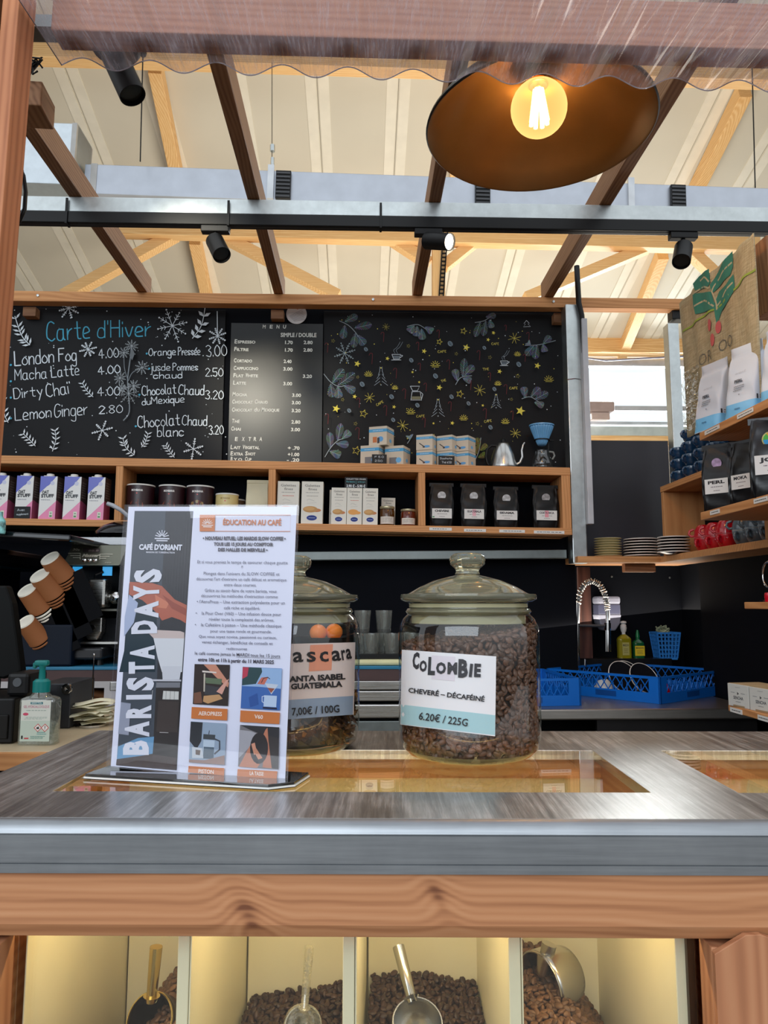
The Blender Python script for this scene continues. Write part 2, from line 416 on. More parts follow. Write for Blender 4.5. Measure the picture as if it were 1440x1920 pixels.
# ------------------------------------------------------------ room shell
build('floor', G().box(-5, 6, -3, 9.2, -.1, 0), M('concrete', (120, 112, 102), .7, scale=2), kind='structure')
build('wall_back', G().box(-2.6, 1.0, 3.523, 3.6, 0, 2.74), WALLM, kind='structure')
build('wall_bay', G().box(.96, 1.66, 3.86, 3.92, 0, 1.56), WALLM, kind='structure')
wr = build('wall_right', G().box(1.64, 1.7, 1.2, 3.86, 0, 1.56), WALLM, kind='structure')
build('seam', G().box(1.632, 1.64, 3.38, 3.395, .9, 1.45), M('seam_grey', (90, 92, 95), .6), wr)
build('wall_left', G().box(-2.66, -2.6, 1.2, 3.6, 0, 2.2), WALLM, kind='structure')
# hall roof falling away towards the back
def roofz(y): return 4.5 + .268*(9-y)
def roofpt(px, py):
    d = ray(px, py); t = (4.5+.268*9-EYE)/(d.z+.268*d.y); return CO + d*t
ceil = build('ceiling', G().add([(-9, 3.6, roofz(3.6)+.08), (9, 3.6, roofz(3.6)+.08), (9, 9.3, roofz(9.3)+.08), (-9, 9.3, roofz(9.3)+.08), (-9, 3.6, roofz(3.6)+.2), (9, 3.6, roofz(3.6)+.2), (9, 9.3, roofz(9.3)+.2), (-9, 9.3, roofz(9.3)+.2)],
    [(0, 1, 2, 3), (7, 6, 5, 4), (0, 4, 5, 1), (1, 5, 6, 2), (2, 6, 7, 3), (3, 7, 4, 0)]), ROOF, kind='structure')
xs0 = [roofpt(p, 110).x for p in (115, 268, 433, 597, 750)]; step = (xs0[-1]-xs0[0])/4
xs = [xs0[0]+step*i for i in range(-7, 13)]
for a, b in zip(xs, xs[1:]):
    g = G(); ya, yb = 3.7, 9.2
    g.add([(a+.0015, ya, roofz(ya)), (b-.0015, ya, roofz(ya)), (b-.0015, yb, roofz(yb)), (a+.0015, yb, roofz(yb)), (a+.0015, ya, roofz(ya)+.06), (b-.0015, ya, roofz(ya)+.06), (b-.0015, yb, roofz(yb)+.06), (a+.0015, yb, roofz(yb)+.06)],
        [(0, 1, 2, 3), (7, 6, 5, 4), (0, 4, 5, 1), (1, 5, 6, 2), (2, 6, 7, 3), (3, 7, 4, 0)])
    build('roof_panel', g, ROOF, ceil)
for a in xs:
    for dx in (-.052, .052):
        g = G().bar((a+dx, 3.75, roofz(3.75)-.003), (a+dx, 9.15, roofz(9.15)-.003), .085, .006)
        build('joint_strip', g, STRIP, ceil)
# spruce frame of the hall
def beam(name, p, q, w, h, label, mat, group=None, cat='beam', bev=.004):
    p = Vector(p); q = Vector(q); c = (p+q)/2
    o = build(name, G().bar(p-c, q-c, w, h), mat, None, c, bevel=bev)
    return tag(o, label, cat, group)
def pxy(px, py, y): return at(px, py, y=y)
beam('roof_purlin', at(-60, 97, y=5.2), at(1500, 148, y=5.2), .12, .12, 'long pale spruce purlin crossing high under the roof, behind the hanging black lamp', SX['X'])
beam('roof_purlin', at(200, 424, y=6.9), at(1420, 456, y=6.9), .12, .20, 'pale spruce tie beam crossing behind the row of small track spotlights', SX['X'])
for (x1, y1, x2, y2, lab) in ((292, 105, 336, 330, 'spruce rafter seen high at left between the black spotlight and the second brown joist'), (860, 120, 853, 330, 'spruce rafter largely hidden behind the third brown joist beside the big lamp'), (1395, 150, 1298, 350, 'spruce rafter seen high at right beyond the big lamp')):
    p = roofpt(x1, y1); q = roofpt(x2, y2); p.z -= .09; q.z -= .09
    beam('rafter', p, q, .10, .14, lab, SX['Y'], 'rafters under the roof')
for (x1, y1, x2, y2, lab) in ((366, 434, 392, 560, 'spruce rafter below the left track spotlight'), (1242, 462, 1160, 665, 'spruce rafter coming down to the bright opening at right')):
    p = roofpt(x1, y1); q = roofpt(x2, y2); p.z -= .08; q.z -= .08
    beam('rafter', p, q, .11, .14, lab, SX['Y'], 'rafters under the roof')
for (x1, y1, x2, y2, lab) in ((120, 556, 330, 440, 'spruce knee brace slanting up to the right at far left, above the Carte d\'Hiver board'), (405, 437, 635, 556, 'spruce knee brace slanting down to the right below the left track spotlight'),
        (715, 436, 805, 495, 'short spruce brace left of the slatted post'), (912, 436, 832, 500, 'short spruce brace right of the slatted post'), (985, 560, 1215, 464, 'long spruce brace rising to the right behind the fourth joist'), (1288, 466, 1350, 525, 'spruce brace behind the burlap sack top')):
    a = at(x1, y1, y=6.98); b = at(x2, y2, y=6.98)
    beam('knee_brace', a, b, .12, .10, lab, SX['X'], 'knee braces of the hall frame')
beam('post', at(822, 436, y=6.9), at(822, 700, y=6.9), .11, .12, 'upright spruce hall post seen between the third joist and the slatted cable ladder', SX['Z'], cat='post')
tag(build('cable_ladder', (lambda g: [g.bar(at(831, 436, y=6.835), at(823, 560, y=6.835), .012, .012), g.bar(at(839, 436, y=6.835), at(831, 560, y=6.835), .012, .012)] and [g.bar(at(831-i*.5, 445+i*7.5, y=6.835), at(839-i*.5, 445+i*7.5, y=6.835), .012, .012) for i in range(16)] and g)(G()), BLKM), 'thin black ladder-like cable tray hanging beside the spruce post', 'cable tray')
# far wall with the bright window
fw = build('wall_far', G().box(-8, 8, 9.05, 9.2, 0, 3.24).box(-8, 2.3, 9.05, 9.2, 3.24, 4.5).box(4.6, 8, 9.05, 9.2, 3.24, 4.5), M('far_wall', (222, 214, 198), .8), kind='structure')
tag(build('eave_beam', G().box(-7.9, 7.9, 8.86, 9.04, 4.36, 4.54), SX['X']), 'pale spruce eave beam above the bright window opening', 'beam')
wn = build('window_1', G().box(2.3, 4.6, 9.06, 9.12, 4.25, 4.36).box(2.3, 4.6, 9.06, 9.14, 3.68, 3.74).box(2.3, 4.6, 9.06, 9.12, 3.50, 3.54), M('window_grey', (170, 174, 180), .5), kind='structure')
build('window_sill', G().box(2.3, 4.6, 8.95, 9.05, 3.34, 3.45), M('sill_grey', (176, 188, 186), .5), wn)
build('window_rail', G().box(2.3, 4.6, 8.96, 9.045, 3.24, 3.34), SX['X'], wn)
build('skylight_glazing', G().box(2.3, 4.6, 9.13, 9.15, 3.45, 4.25), thin('thin_glass', (.98, 1, 1)), wn)
tag(build('blind_cable', G().tube([(2.4, 8.95, 4.357), (3.0, 8.95, 4.28), (3.6, 8.95, 4.32), (4.2, 8.95, 4.357)], .012, 6), M('cable_grey', (130, 130, 150), .5)), 'grey cable sagging under the eave beam above the bright window', 'cable')
fx = thing('wall_fixture', 'brown boxy fixture in front of the bright window, lower left of it', 'fixture', at(1122, 770, y=8.8))
build('housing', G().box(-.17, .17, -.1, .1, -.03, .09), M('fixture_brown', (150, 132, 128), .5), fx, bevel=.02)
build('bracket', G().box(-.1, .12, -.06, .06, -.12, -.03), M('fixture_brown2', (178, 158, 150), .5), fx, bevel=.01)

# ventilation duct of the hall
du = thing('air_duct', 'long grey sheet metal ventilation duct hanging across behind the galvanised beam', 'duct', (0, 4.6, 4.06), rot=(0, R(1.15), 0))
build('duct_body', G().box(-1.78, 3.4, 0, .15, -.20, 0), DUCT, du, bevel=.004)
build('end_box', G().box(-2.6, -1.80, -.1, .15, -.20, .21), steel('duct_galv', (205, 214, 220), .4, (5, 5, 5), .08, .15, .03), du, bevel=.004)
build('flange', G().box(-1.83, -1.80, -.12, .16, -.20, .2).box(-1.74, -1.70, -.005, .155, -.20, .003), M('flange', (178, 176, 172), .4, .5), du)
build('handle_slot', G().box(-1.875, -1.84, -.112, -.098, -.16, .02), BLKM, du, bevel=.012)
for px, w in ((532, .1), (905, .1), (1270, .1)):
    c = at(px, 350, y=4.59); x = c.x - 0
    gr = build('grille', G().box(x-.048, x+.048, -.03, -.005, -.20, -.015), BLKM, du)
    g = G()
    for i in range(7): g.box(x-.044, x+.044, -.036, -.03, -.195+i*.026, -.183+i*.026)
    build('louvre', g, M('louvre_grey', (62, 64, 68), .4), gr)
for px in (508, 1183):
    x = at(px, 340, y=4.59).x
    build('seam_bracket', G().box(x-.02, x+.02, -.02, 0, -.20, .03), M('duct_bracket', (206, 210, 214), .35, .5), du)
for px, py0, py1, yy, lab in ((270, 100, 303, 4.5, 'thin dark suspension wire with a black clip behind the left black spotlight'), (512, 118, 310, 4.6, 'fine suspension wire with small turnbuckle right of the second joist'), (1412, 120, 352, 4.6, 'thin black wire hanging at the far right of the ceiling')):
    a = at(px-2, py0, y=yy); b = at(px-2-(5 if px < 300 else -6 if px > 1300 else 0), py1, y=yy)
    w = build('suspension_wire', G().tube([a, b], .004 if px != 512 else .0025, 6), BLKM); tag(w, lab, 'wire')
    if px == 512: build('turnbuckle', G().tube([at(511, 272, y=yy), at(511, 284, y=yy)], .016, 8).tube([at(511, 296, y=yy), at(511, 312, y=yy)], .012, 8), GALV, w)
    else: build('clip', G().ball(a, .025, 8, 6), BLKM, w)

# ------------------------------------------------------------ kiosk frame
ZJ = 2.735
JLAB = ['brown pergola joist at far left, running towards the Carte d\'Hiver board', 'brown pergola joist with a dark knot, right of the left black spotlight', 'brown pergola joist at centre, ending behind the big black lamp', 'brown pergola joist right of the big black lamp']
for i, x in enumerate((-1.024, -.392, .26, .882)):
    o = build('joist', G().box(-.0225 if i else -.024, .0225, 1.30, 3.47, 0, .095), JX['Y'], None, (x, 0, ZJ), bevel=.003)
    tag(o, JLAB[i], 'joist', 'pergola joists over the kiosk')
tr = build('wall_plate', G().box(-1.93, 1.56, 3.40, 3.46, 2.683, 2.733), SHX['X'], None, bevel=.003); tag(tr, 'orange-brown wooden plate running along the top of the chalkboards', 'beam')
for x in (-1.5, .05, .9): build('screw', G().lathe([(0, 0), (.006, 0), (.006, .003), (0, .004)], 10), GALV, tr, (x, 3.3985, 2.71), (PI/2, 0, 0))
for px in (55, 520, 1050):
    p = at(px, 572, y=3.46)
    tag(build('bracket_block', G().box(-.03, .03, 0, .05, -.045, 0), JX['X'], None, (p.x, 3.462, 2.681), bevel=.002), {55: 'small wooden block under the wooden plate above the snowflake at far left', 520: 'small wooden block under the plate, just left of the round white sticker', 1050: 'small wooden block under the plate at the right end of the drawn board'}[px], 'block', 'blocks under the top plate')
fb = build('front_beam', G().box(at(98, 70, z=2.458).x, 1.35, -.03, .03, 0, .105), wood('front_beam_wood', (178, 126, 98), (188, 136, 108), (160, 108, 84), 'X', 24), None, (0, 1.471, 2.458), (0, R(.8), R(-.6)), bevel=.003)
tag(fb, 'thick reddish brown beam across the top of the picture behind the clear corrugated sheet', 'beam')
for px, py in ((215, 62), (615, 70), (1006, 82), (1386, 97)):
    p = at(px, py, z=2.455)
    s = build('screw', G().lathe([(0, -.005), (.0075, -.004), (.009, 0), (.003, .001), (0, .001)], 12), M('screw_grey', (120, 122, 120), .35, .9), fb)
    s.matrix_world = Matrix.Translation((p.x, p.y, 2.4575-.01396*p.x))
gb = build('galvanised_beam', G().box(-1.6, 1.75, 0, .06, 0, .056).box(-1.6, 1.75, 0, .06, .0, .004), GALV, None, (0, 2.57, 2.677), bevel=.003)
tag(gb, 'galvanised steel beam carrying the joists, with the black track below it', 'beam')
tk = thing('lighting_track', 'long black lighting track fixed under the galvanised beam', 'track', (0, 2.565, 2.634))
build('rail', G().box(-1.25, 1.75, 0, .036, 0, .042), BLK, tk, bevel=.002)
build('groove', G().box(-1.25, 1.75, .012, .024, -.001, .001), M('track_groove', (30, 30, 32), .5), tk)
for px in (124, 428, 714):
    p = at(px, 400, y=2.56)
    build('cable_tie', G().box(p.x-.004, p.x+.004, -.006, -.002, -.003, .088).box(p.x-.004, p.x+.004, -.006, .03, -.006, -.002), BLKM, tk)
def spot(px, py, axis, r, L, label, mount, lit=False, stem=.035, big=False):
    """track spotlight: adapter, stem, cylinder pointing along axis"""
    t = thing('track_spotlight', label, 'spotlight', mount, 0, 'black spotlights')
    if not big: build('adapter', G().box(-.05, .05, -.016, .016, -.024, .0), BLKM, t, bevel=.003)
    else: build('ceiling_rose', G().lathe([(0, 0), (.055, 0), (.055, -.012), (.05, -.02), (0, -.022)], 24), BLKM, t, smooth=40)
    build('stem', G().tube([(0, 0, -.02), (0, 0, -.022-stem)], .008, 10), BLKM, t, smooth=40)
    ax = Vector(axis).normalized(); q = ax.to_track_quat('-Z', 'Y'); c = Vector((0, 0, -.022-stem))
    h = build('lamp_head', G().lathe([(0, r*.35), (r*.8, r*.35), (r, r*.22), (r, -L), (r*.93, -L), (r*.9, -L+.012), (0, -L+.014)], 28), BLKM, t, c, smooth=40); h.rotation_euler = q.to_euler()
    rg = build('rear_ring', G().lathe([(r*.45, r*.36), (r*.5, r*.4), (r*.35, r*.42), (0, r*.42)], 20), BLK, h, smooth=40)
    if lit:
        build('lens', G().lathe([(0, -L+.006), (r*.88, -L+.006), (r*.88, -L+.010), (0, -L+.010)], 24), M('lit_lens', (255, 250, 235), .3, emit=((255, 240, 215), 9)), h)
    else: build('lens', G().lathe([(0, -L+.010), (r*.86, -L+.010), (r*.86, -L+.0125), (0, -L+.0125)], 24), M('dark_lens', (40, 38, 34), .2), h)
    return t, Vector(mount)+c+ax*L
m = at(217, 82, y=1.60); tag(build('spotlight_arm', G().box(m.x-.02, m.x+.02, 1.5015, 1.62, m.z+.0005, m.z+.012), BLKM), 'small black arm on the back of the front beam, carrying the largest spotlight', 'arm'); spot(0, 0, (.42, -.10, -.90), .0295, .112, 'largest black cylindrical spotlight, hanging from a round base at upper left', m, stem=.012, big=True)
p1 = at(404, 437, y=2.583); spot(0, 0, (.38, -.45, -.80), .032, .085, 'left one of the three small black track spotlights, pointing down to the right', (p1.x, 2.583, 2.634))
p2 = at(803, 437, y=2.583); _, e2 = spot(0, 0, (.62, -.55, -.30), .030, .10, 'middle track spotlight, lit, its white lens turned to the right', (p2.x, 2.583, 2.634), True, .02)
p3 = at(1280, 437, y=2.583); spot(0, 0, (-.32, -.45, -.80), .032, .085, 'right one of the three small black track spotlights, near the burlap sack', (p3.x, 2.583, 2.634))
lamp('spot_middle', 'SPOT', e2, 12, (1, .92, .8), .03, e2+Vector((.62, -.55, -.3)), cone=60)
lamp('spot_menu', 'SPOT', (-.78, 1.72, 2.74), 85, (1, .93, .76), .075, (-.42, 3.5, 2.25), cone=26)

# post and stub at left
po = thing('corner_post', 'reddish wooden corner post of the kiosk at the left edge of the picture', 'post', (-.709, 1.36, 0), rot=(0, R(.8), 0))
build('outer_board', G().box(-.10, -.022, -.03, .05, 1.0, 3.0), JX['Z'], po, bevel=.002)
build('inner_board', G().box(-.016, .016, -.02, .05, 1.0, 3.0), wood('post_inner', (196, 128, 88), (208, 140, 98), (160, 96, 62), 'Z', 24), po, bevel=.002)
build('seam_strip', G().box(-.022, -.016, -.005, .05, 1.0, 3.0), JX['Z'], po)  # wood strip set back in the seam between the two boards
c = at(62, 175, y=1.62)
tag(build('stub_beam', G().box(-.10, .018, -.045, .045, -.030, .030), JX['Y'], None, (c.x, 1.66, c.z-.002), (0, 0, R(4)), bevel=.003), 'short sawn beam end sticking out from behind the left post', 'beam')
g = G(); r = random.Random(3)
for k in range(9):
    a = r.uniform(0, 6); g.tube([(r.uniform(-.02, .02), r.uniform(-.01, .01), r.uniform(0, .05)) if j else (-.01, 0, .0) for j in range(4)], .0022, 5)
c = at(66, 122, y=1.60); tag(build('wire_tangle', g, BLK, None, (c.x-.005, 1.60, c.z-.03)), 'small tangle of black wire on the stub beam at upper left', 'wire')
pts = [at(x, y, y=1.5) for x, y in ((0, 290), (36, 312), (44, 330), (48, 360), (46, 392), (36, 415), (0, 428))]
hs = build('hose_loop', G().tube(pts, .0045, 8), BLK, smooth=50); tag(hs, 'black hose looping out beside the left post above the chalkboard', 'hose')
build('ferrule', G().tube([pts[1], (pts[1]+pts[2])/2], .0055, 8), CHROME, hs)
tag(build('pergola_side_beam', G().box(-1.6, -.62, -.03, .03, 0, .036), GALVD, None, (0, 1.95, 2.86)), 'dark galvanised beam end high at left behind the post', 'beam')

# clear corrugated canopy sheet
XS0 = at(104, 100, z=2.45).x
def sheet(u, v):
    x = XS0 + (1.5-XS0)*u; y = 1.527 - .95*v
    z = 2.4435 - .10*v - .014*x + (.0140)*math.cos(2*PI*(x+.548)/.147 + .6*math.sin(x*2.1))*-1
    return (x, y, z)
cs = build('canopy_sheet', G().grid(sheet, 300, 14), thin('clear_pvc', (.90, .86, .90), .8, .06, .075, haze=.16, hazecol=(.82, .76, .84)), smooth=60, fix=False)
tag(cs, 'clear corrugated plastic canopy sheet with a wavy edge, screwed under the front beam', 'canopy')
build('cut_edge', G().tube([sheet(i/300, 0) for i in range(301)], .0013, 5), M('edge_plastic', (206, 196, 206), .2, trans=.5), cs, smooth=60)
build('cut_edge', G().tube([sheet(0, i/14) for i in range(15)], .0013, 5), M('edge_plastic', (206, 196, 206), .2, trans=.5), cs, smooth=60)

# big pendant lamp
LC = Vector((.491, 1.95, 2.60))
pl = thing('pendant_lamp', 'large matt black bell pendant lamp with a glowing globe bulb', 'lamp', LC)
R0 = .312
prof = [(R0, 0), (R0+.004, .004), (R0+.002, .012), (R0-.03, .055), (R0-.085, .105), (.17, .14), (.12, .17), (.085, .19), (.075, .21), (.072, .29), (.05, .31), (0, .315)]
inner = [(0, .30), (.045, .295), (.066, .28), (.07, .208), (.08, .185), (.116, .164), (.166, .134), (R0-.090, .099), (R0-.035, .050), (R0-.006, .004), (R0, 0)]
build('shade', G().lathe(prof+[(0, .3)][:0], 72), M('lamp_black', (10, 10, 10), .35), pl, smooth=40)
build('shade_lining', G().lathe(inner, 72), M('lamp_lining', (112, 86, 56), .40, .92, vary=.05), pl, smooth=40)
build('socket', G().lathe([(0, .285), (.03, .285), (.032, .20), (.026, .15), (.024, .135), (0, .135)], 24), BLKM, pl, smooth=40)
build('socket_collar', G().lathe([(.025, .15), (.028, .148), (.028, .137), (.025, .135)], 24), M('brass', (200, 150, 70), .25, 1), pl, smooth=40)
BR = .078
bz = .068
bp = [(.022, bz+.092), (.023, bz+.078)] + [(BR*math.sin(a), bz+BR*math.cos(a)) for a in [R(20+10*k) for k in range(17)]]; bp[-1] = (0, bz-BR)
_t = NT('amber_glass'); _t.n.remove(_t.b); _tr = _t.new('ShaderNodeBsdfTransparent'); _tr.inputs[0].default_value = (1, .80, .45, 1)
_em = _t.new('ShaderNodeEmission'); _em.inputs[0].default_value = (1, .60, .20, 1); _em.inputs[1].default_value = 1.7
_mx = _t.new('ShaderNodeMixShader'); _lw = _t.new('ShaderNodeLayerWeight'); _lw.inputs[0].default_value = .35; _t.link(_t.math('ADD', .40, _t.math('MULTIPLY', _lw.outputs['Facing'], .4)), _mx.inputs[0]); _t.link(_tr.outputs[0], _mx.inputs[1]); _t.link(_em.outputs[0], _mx.inputs[2]); _t.link(_mx.outputs[0], _t.out.inputs[0]); AMB = _t.m
bulb = build('bulb', G().lathe(bp, 40), AMB, pl, smooth=60, fix=False)
g = G()
for k in range(8):
    a = 2*PI*k/8; g.tube([(.010*math.cos(a), .010*math.sin(a), bz+.055), (.024*math.cos(a+.2), .024*math.sin(a+.2), bz-.045)], .0062, 6)
build('filament', g, M('filament', (255, 190, 110), .5, emit=((255, 176, 84), 70)), bulb)
build('filament_stem', G().tube([(0, 0, bz+.08), (0, 0, bz+.01)], .005, 8), M('stem_glass', (240, 200, 140), .3), bulb)
build('lamp_cord', G().tube([(0, 0, .31), (0, 0, 1.9)], .005, 8), BLK, pl)
lamp('pendant_bulb', 'POINT', LC+Vector((0, 0, bz)), 19, (1, .70, .38), .05)
# ------------------------------------------------------------ chalkboards on the back wall
Z0, Z1 = 1.90, 2.695
def board(name, x0, x1, y, label, mat=BOARD, z0=Z0, z1=Z1):
    t = thing(name, label, 'chalkboard', ((x0+x1)/2, y, z0))
    build('panel', G().box(-(x1-x0)/2, (x1-x0)/2, 0, .012, 0, z1-z0), mat, t, bevel=.0015)
    a = Art(frame(((x0+x1)/2, y-.0006, z0)))
    return t, a
bl, A = board('chalkboard', -1.93, -.655, 3.508, 'black chalkboard at left with the handwritten Carte d\'Hiver drinks list')
CH = (214, 222, 228); BLU = (78, 170, 200)
def q1(x, y): return (x*.30556, 560+y*.30556)
def H(t, x0, y0, x1, y1, h, w=.0052, col=CH): 
    a, b = q1(x0, y0), q1(x1, y1); A.handpx(t, a[0], a[1], b[0], b[1], h*.30556, w, col)
H("Carte", 290, 262, 550, 240, 125, .0075, BLU); H("d'Hiver", 600, 240, 925, 228, 108, .007, BLU)
H("London", 92, 412, 330, 390, 92, .0065); H("Fog", 362, 385, 468, 378, 82, .0065); H("Macha", 92, 500, 288, 488, 72); H("Latte", 318, 484, 486, 466, 72)
H("Dirty", 88, 615, 262, 592, 66); H("Chaï", 290, 606, 436, 580, 84); H("Lemon", 95, 748, 315, 728, 78); H("Ginger", 338, 728, 538, 710, 82)
for y in (408, 508, 608, 735): a = q1(68, y); u = A.uv(*a); A.disc(u[0], u[1], .005, BLU)
H("4.00", 608, 368, 728, 360, 62); H("4.00", 604, 468, 738, 455, 52); H("4.00", 600, 598, 735, 592, 56); H("2.80", 610, 708, 752, 700, 50)
H("Orange", 915, 352, 1078, 345, 46); H("Pressée", 1095, 348, 1228, 345, 50); H("3.00", 1268, 358, 1392, 350, 72)
H("jus", 925, 445, 985, 443, 52); H("de", 992, 442, 1045, 440, 42); H("Pommes", 1062, 442, 1215, 440, 46); H("chaud", 945, 492, 1118, 488, 40); H("2.50", 1262, 478, 1368, 478, 52)
H("Chocolat", 875, 598, 1082, 582, 62); H("Chaud", 1098, 590, 1252, 592, 62); H("du", 875, 655, 925, 650, 40); H("Mexique", 932, 648, 1132, 636, 46); H("3.20", 1262, 618, 1370, 618, 54)
H("Chocolat", 850, 795, 1105, 775, 74); H("Chaud", 1120, 778, 1270, 780, 62); H("blanc", 968, 848, 1128, 845, 62); H("3.20", 1285, 836, 1372, 832, 56)
for x, y in ((903, 340), (918, 432), (858, 592), (836, 785)): u = A.uv(*q1(x, y)); A.disc(u[0], u[1], .005, BLU)
def flake(A, px, py, rp, w=.003, col=CH, n=4, tick=True, seed=0):
    c = Vector(A.uv(px, py)); s = rp*3.5/F; r = random.Random(seed)
    for k in range(n):
        a = PI*k/n + r.uniform(-.1, .1) + .3; d = Vector((math.cos(a), math.sin(a)))*s*r.uniform(.85, 1.1)
        A.line([c-d, c+d], w*.75, col)
        if tick:
            for sg in (-1, 1):
                for f in (.5, .75):
                    p = c+d*sg*f; 
                    for da in (.8, -.8):
                        e = Vector((math.cos(a+da), math.sin(a+da)))*s*.2*sg; A.line([p, p+e], w*.6, col)
                A.disc((c+d*sg*1.12).x, (c+d*sg*1.12).y, w*1.1, col, 6)
for x, y, rr, n in ((425, 62, 58, 4), (1060, 170, 95, 4), (545, 315, 42, 4), (632, 812, 50, 3), (1190, 925, 52, 3), (1338, 235, 45, 4)): a = q1(x, y); flake(A, a[0], a[1], rr*.30556, .0042, CH, n, True, x)
A.line(A.U([q1(1336, 85), q1(1338, 235)]), .004, CH)
def sprig(A, pts, leaf, col=CH, w=.004, n=6, fat=.28, f=q1, sides=(-1, 1)):
    """curved stem with pointed leaves"""
    P = [Vector(p) for p in spline([A.uv(*f(*p)) for p in pts], 5)]
    A.line(P, w*.7, col); s = leaf*.30556*3.5/F if f is q1 else leaf/3*3.5/F
    for i in range(n):
        k = int((i+.6)/n*(len(P)-1)); p = P[k]; d = (P[min(k+1, len(P)-1)]-P[max(k-1, 0)]).normalized(); nn = Vector((-d.y, d.x))
        for sg in sides:
            e = (d*.8+nn*sg).normalized()*s; q = Vector((-e.y, e.x))*fat*.5
            A.poly([tuple(p), tuple(p+e*.5+q), tuple(p+e), tuple(p+e*.5-q)], col)
sprig(A, [(190, 290), (140, 230), (100, 115)], 48, n=7, w=.006); sprig(A, [(1185, 250), (1240, 170), (1265, 45)], 50, n=5, fat=.45, w=.005)
sprig(A, [(225, 908), (190, 870), (150, 832)], 36, n=5); sprig(A, [(330, 940), (350, 870), (345, 810)], 34, n=5); sprig(A, [(578, 608), (540, 570), (512, 522)], 30, n=5)
sprig(A, [(830, 962), (780, 920), (760, 858)], 36, n=6); sprig(A, [(875, 915), (900, 880), (915, 830)], 30, n=5); sprig(A, [(1075, 978), (1045, 940), (1022, 905)], 30, n=5); sprig(A, [(60, 765), (40, 720), (25, 625)], 40, n=4)
GR = (128, 136, 142)
A.line(A.U([q1(*p) for p in spline([(765, 752), (800, 700), (795, 580), (790, 500), (805, 380), (815, 290)], 4)]), .005, GR)
A.line(A.U([q1(*p) for p in spline([(795, 510), (820, 460), (880, 430)], 4)]), .003, GR); A.line(A.U([q1(*p) for p in spline([(790, 500), (770, 430), (768, 340)], 4)]), .003, GR)
for x, y, rr in ((815, 298, 34), (768, 340, 30), (745, 495, 34), (880, 432, 36), (800, 590, 60), (830, 545, 34), (760, 560, 26)): a = q1(x, y); flake(A, a[0], a[1], rr*.30556, .0022, (165, 172, 176), 5, True, y)
u = [A.uv(*q1(*p)) for p in ((822, 390), (805, 360), (822, 315), (838, 350))]; A.poly(u, (110, 116, 120))
r = random.Random(11)
for i in range(95):
    u = A.uv(*q1(r.uniform(60, 1400), r.uniform(70, 965))); A.disc(u[0], u[1], r.uniform(.0012, .0032), CH, 6)
o = A.make('chalk_drawing', bl, CHALK); o.location = (0, -.0006, 0)
# printed menu board
MENU = M('menu_board', (13, 14, 14), .30, vary=.2, scale=3, spec=.28)
t = thing('menu_board', 'black printed menu board with white prices between the two chalkboards', 'menu board', (-.413, 3.496, Z0))
x0, x1 = at(431, 700, y=3.496).x, at(605, 700, y=3.496).x
build('panel', G().box(x0+.413, x1+.413, 0, .012, 0, at(500, 606, y=3.496).z-Z0), MENU, t, bevel=.001)
B = Art(frame((-.413, 3.4955, Z0))); WH = (205, 205, 198)
def q2(x, y): return (420+x*.22222, 560+y*.22222)
def T(t_, x0, x1, y, h, bold=.03):
    a, b = q2(x0, y), q2(x1, y+2); B.textpx(t_, a[0], a[1], b[0], b[1], h*.2222, WH, bold)
for c, x in zip('MENU', (325, 385, 442, 497)): T(c, x, x+25, 250, 30)
T('SIMPLE / DOUBLE', 478, 780, 322, 34)
def SC_(word, x0, x1, y):
    """small capitals: tall first letters"""
    ws = word.split(); n = sum(len(w)+.8 for w in ws)-.8+.25*len(ws); u = (x1-x0)/n; x = x0
    for w in ws:
        T(w[0], x, x+u*1.0, y, 34); 
        if len(w) > 1: T(w[1:].upper(), x+u*1.22, x+u*(len(w)+.25), y, 23, .035)
        x += u*(len(w)+.25+.8)
for w, xa, xb, y, pr in (('Espresso', 88, 265, 376, ((515, 580, '1.70'), (672, 748, '2.80'))), ('Filtre', 85, 207, 440, ((514, 580, '1.70'), (670, 746, '2.80'))), ('Cortado', 82, 237, 536, ((503, 570, '2.40'),)),
        ('Cappuccino', 80, 290, 600, ((500, 578, '3.00'),)), ('Flat White', 78, 287, 662, ((665, 742, '3.20'),)), ('Latte', 76, 185, 724, ((500, 575, '3.00'),)), ('Mocha', 72, 195, 822, ((575, 650, '3.00'),)),
        ('Chocolat Chaud', 68, 370, 885, ((572, 648, '3.00'),)), ('Chocolat du Mexique', 66, 468, 952, ((570, 646, '3.20'),)), ('Thé', 66, 132, 1048, ((568, 644, '2.80'),)), ('Chai', 60, 142, 1112, ((565, 642, '3.00'),)),
        ('Lait Vegetal', 55, 300, 1268, ((538, 638, '+ .70'),)), ('Extra Shot', 54, 265, 1322, ((538, 636, '+1.00'),)), ('B.Y.O. Cup', 54, 232, 1368, ((530, 636, '- .20'),))):
    SC_(w, xa, xb, y)
    for a, b, s in pr: T(s, a, b, y+6, 28, .03)
for c, x in zip('EXTRA', (92, 150, 205, 250, 298)): T(c, x, x+24, 1200, 32)
o = B.make('menu_print', t, PRINT); o.location = (0, -.0005, 0)
# round sticker
c = at(556, 589, y=3.494); st = thing('round_sticker', 'round white sticker with a small red mark above the printed menu board', 'sticker', c)
build('disc', G().lathe([(0, 0), (.049, 0), (.049, .002), (0, .002)], 36), M('sticker_white', (205, 200, 198), .5), st, (0, .001, 0), (PI/2, 0, 0))
B = Art(); 
for i in range(7): B.line([(-.035+.004*i, -.012-.004*i+.0), (.028+.002*i, .022-.008*i)], .002, (150, 140, 142))
B.line([(.003, .026), (.022, .036)], .007, (200, 70, 76)); o = B.make('print', st, PRINT); o.location = (0, -.0015, 0)
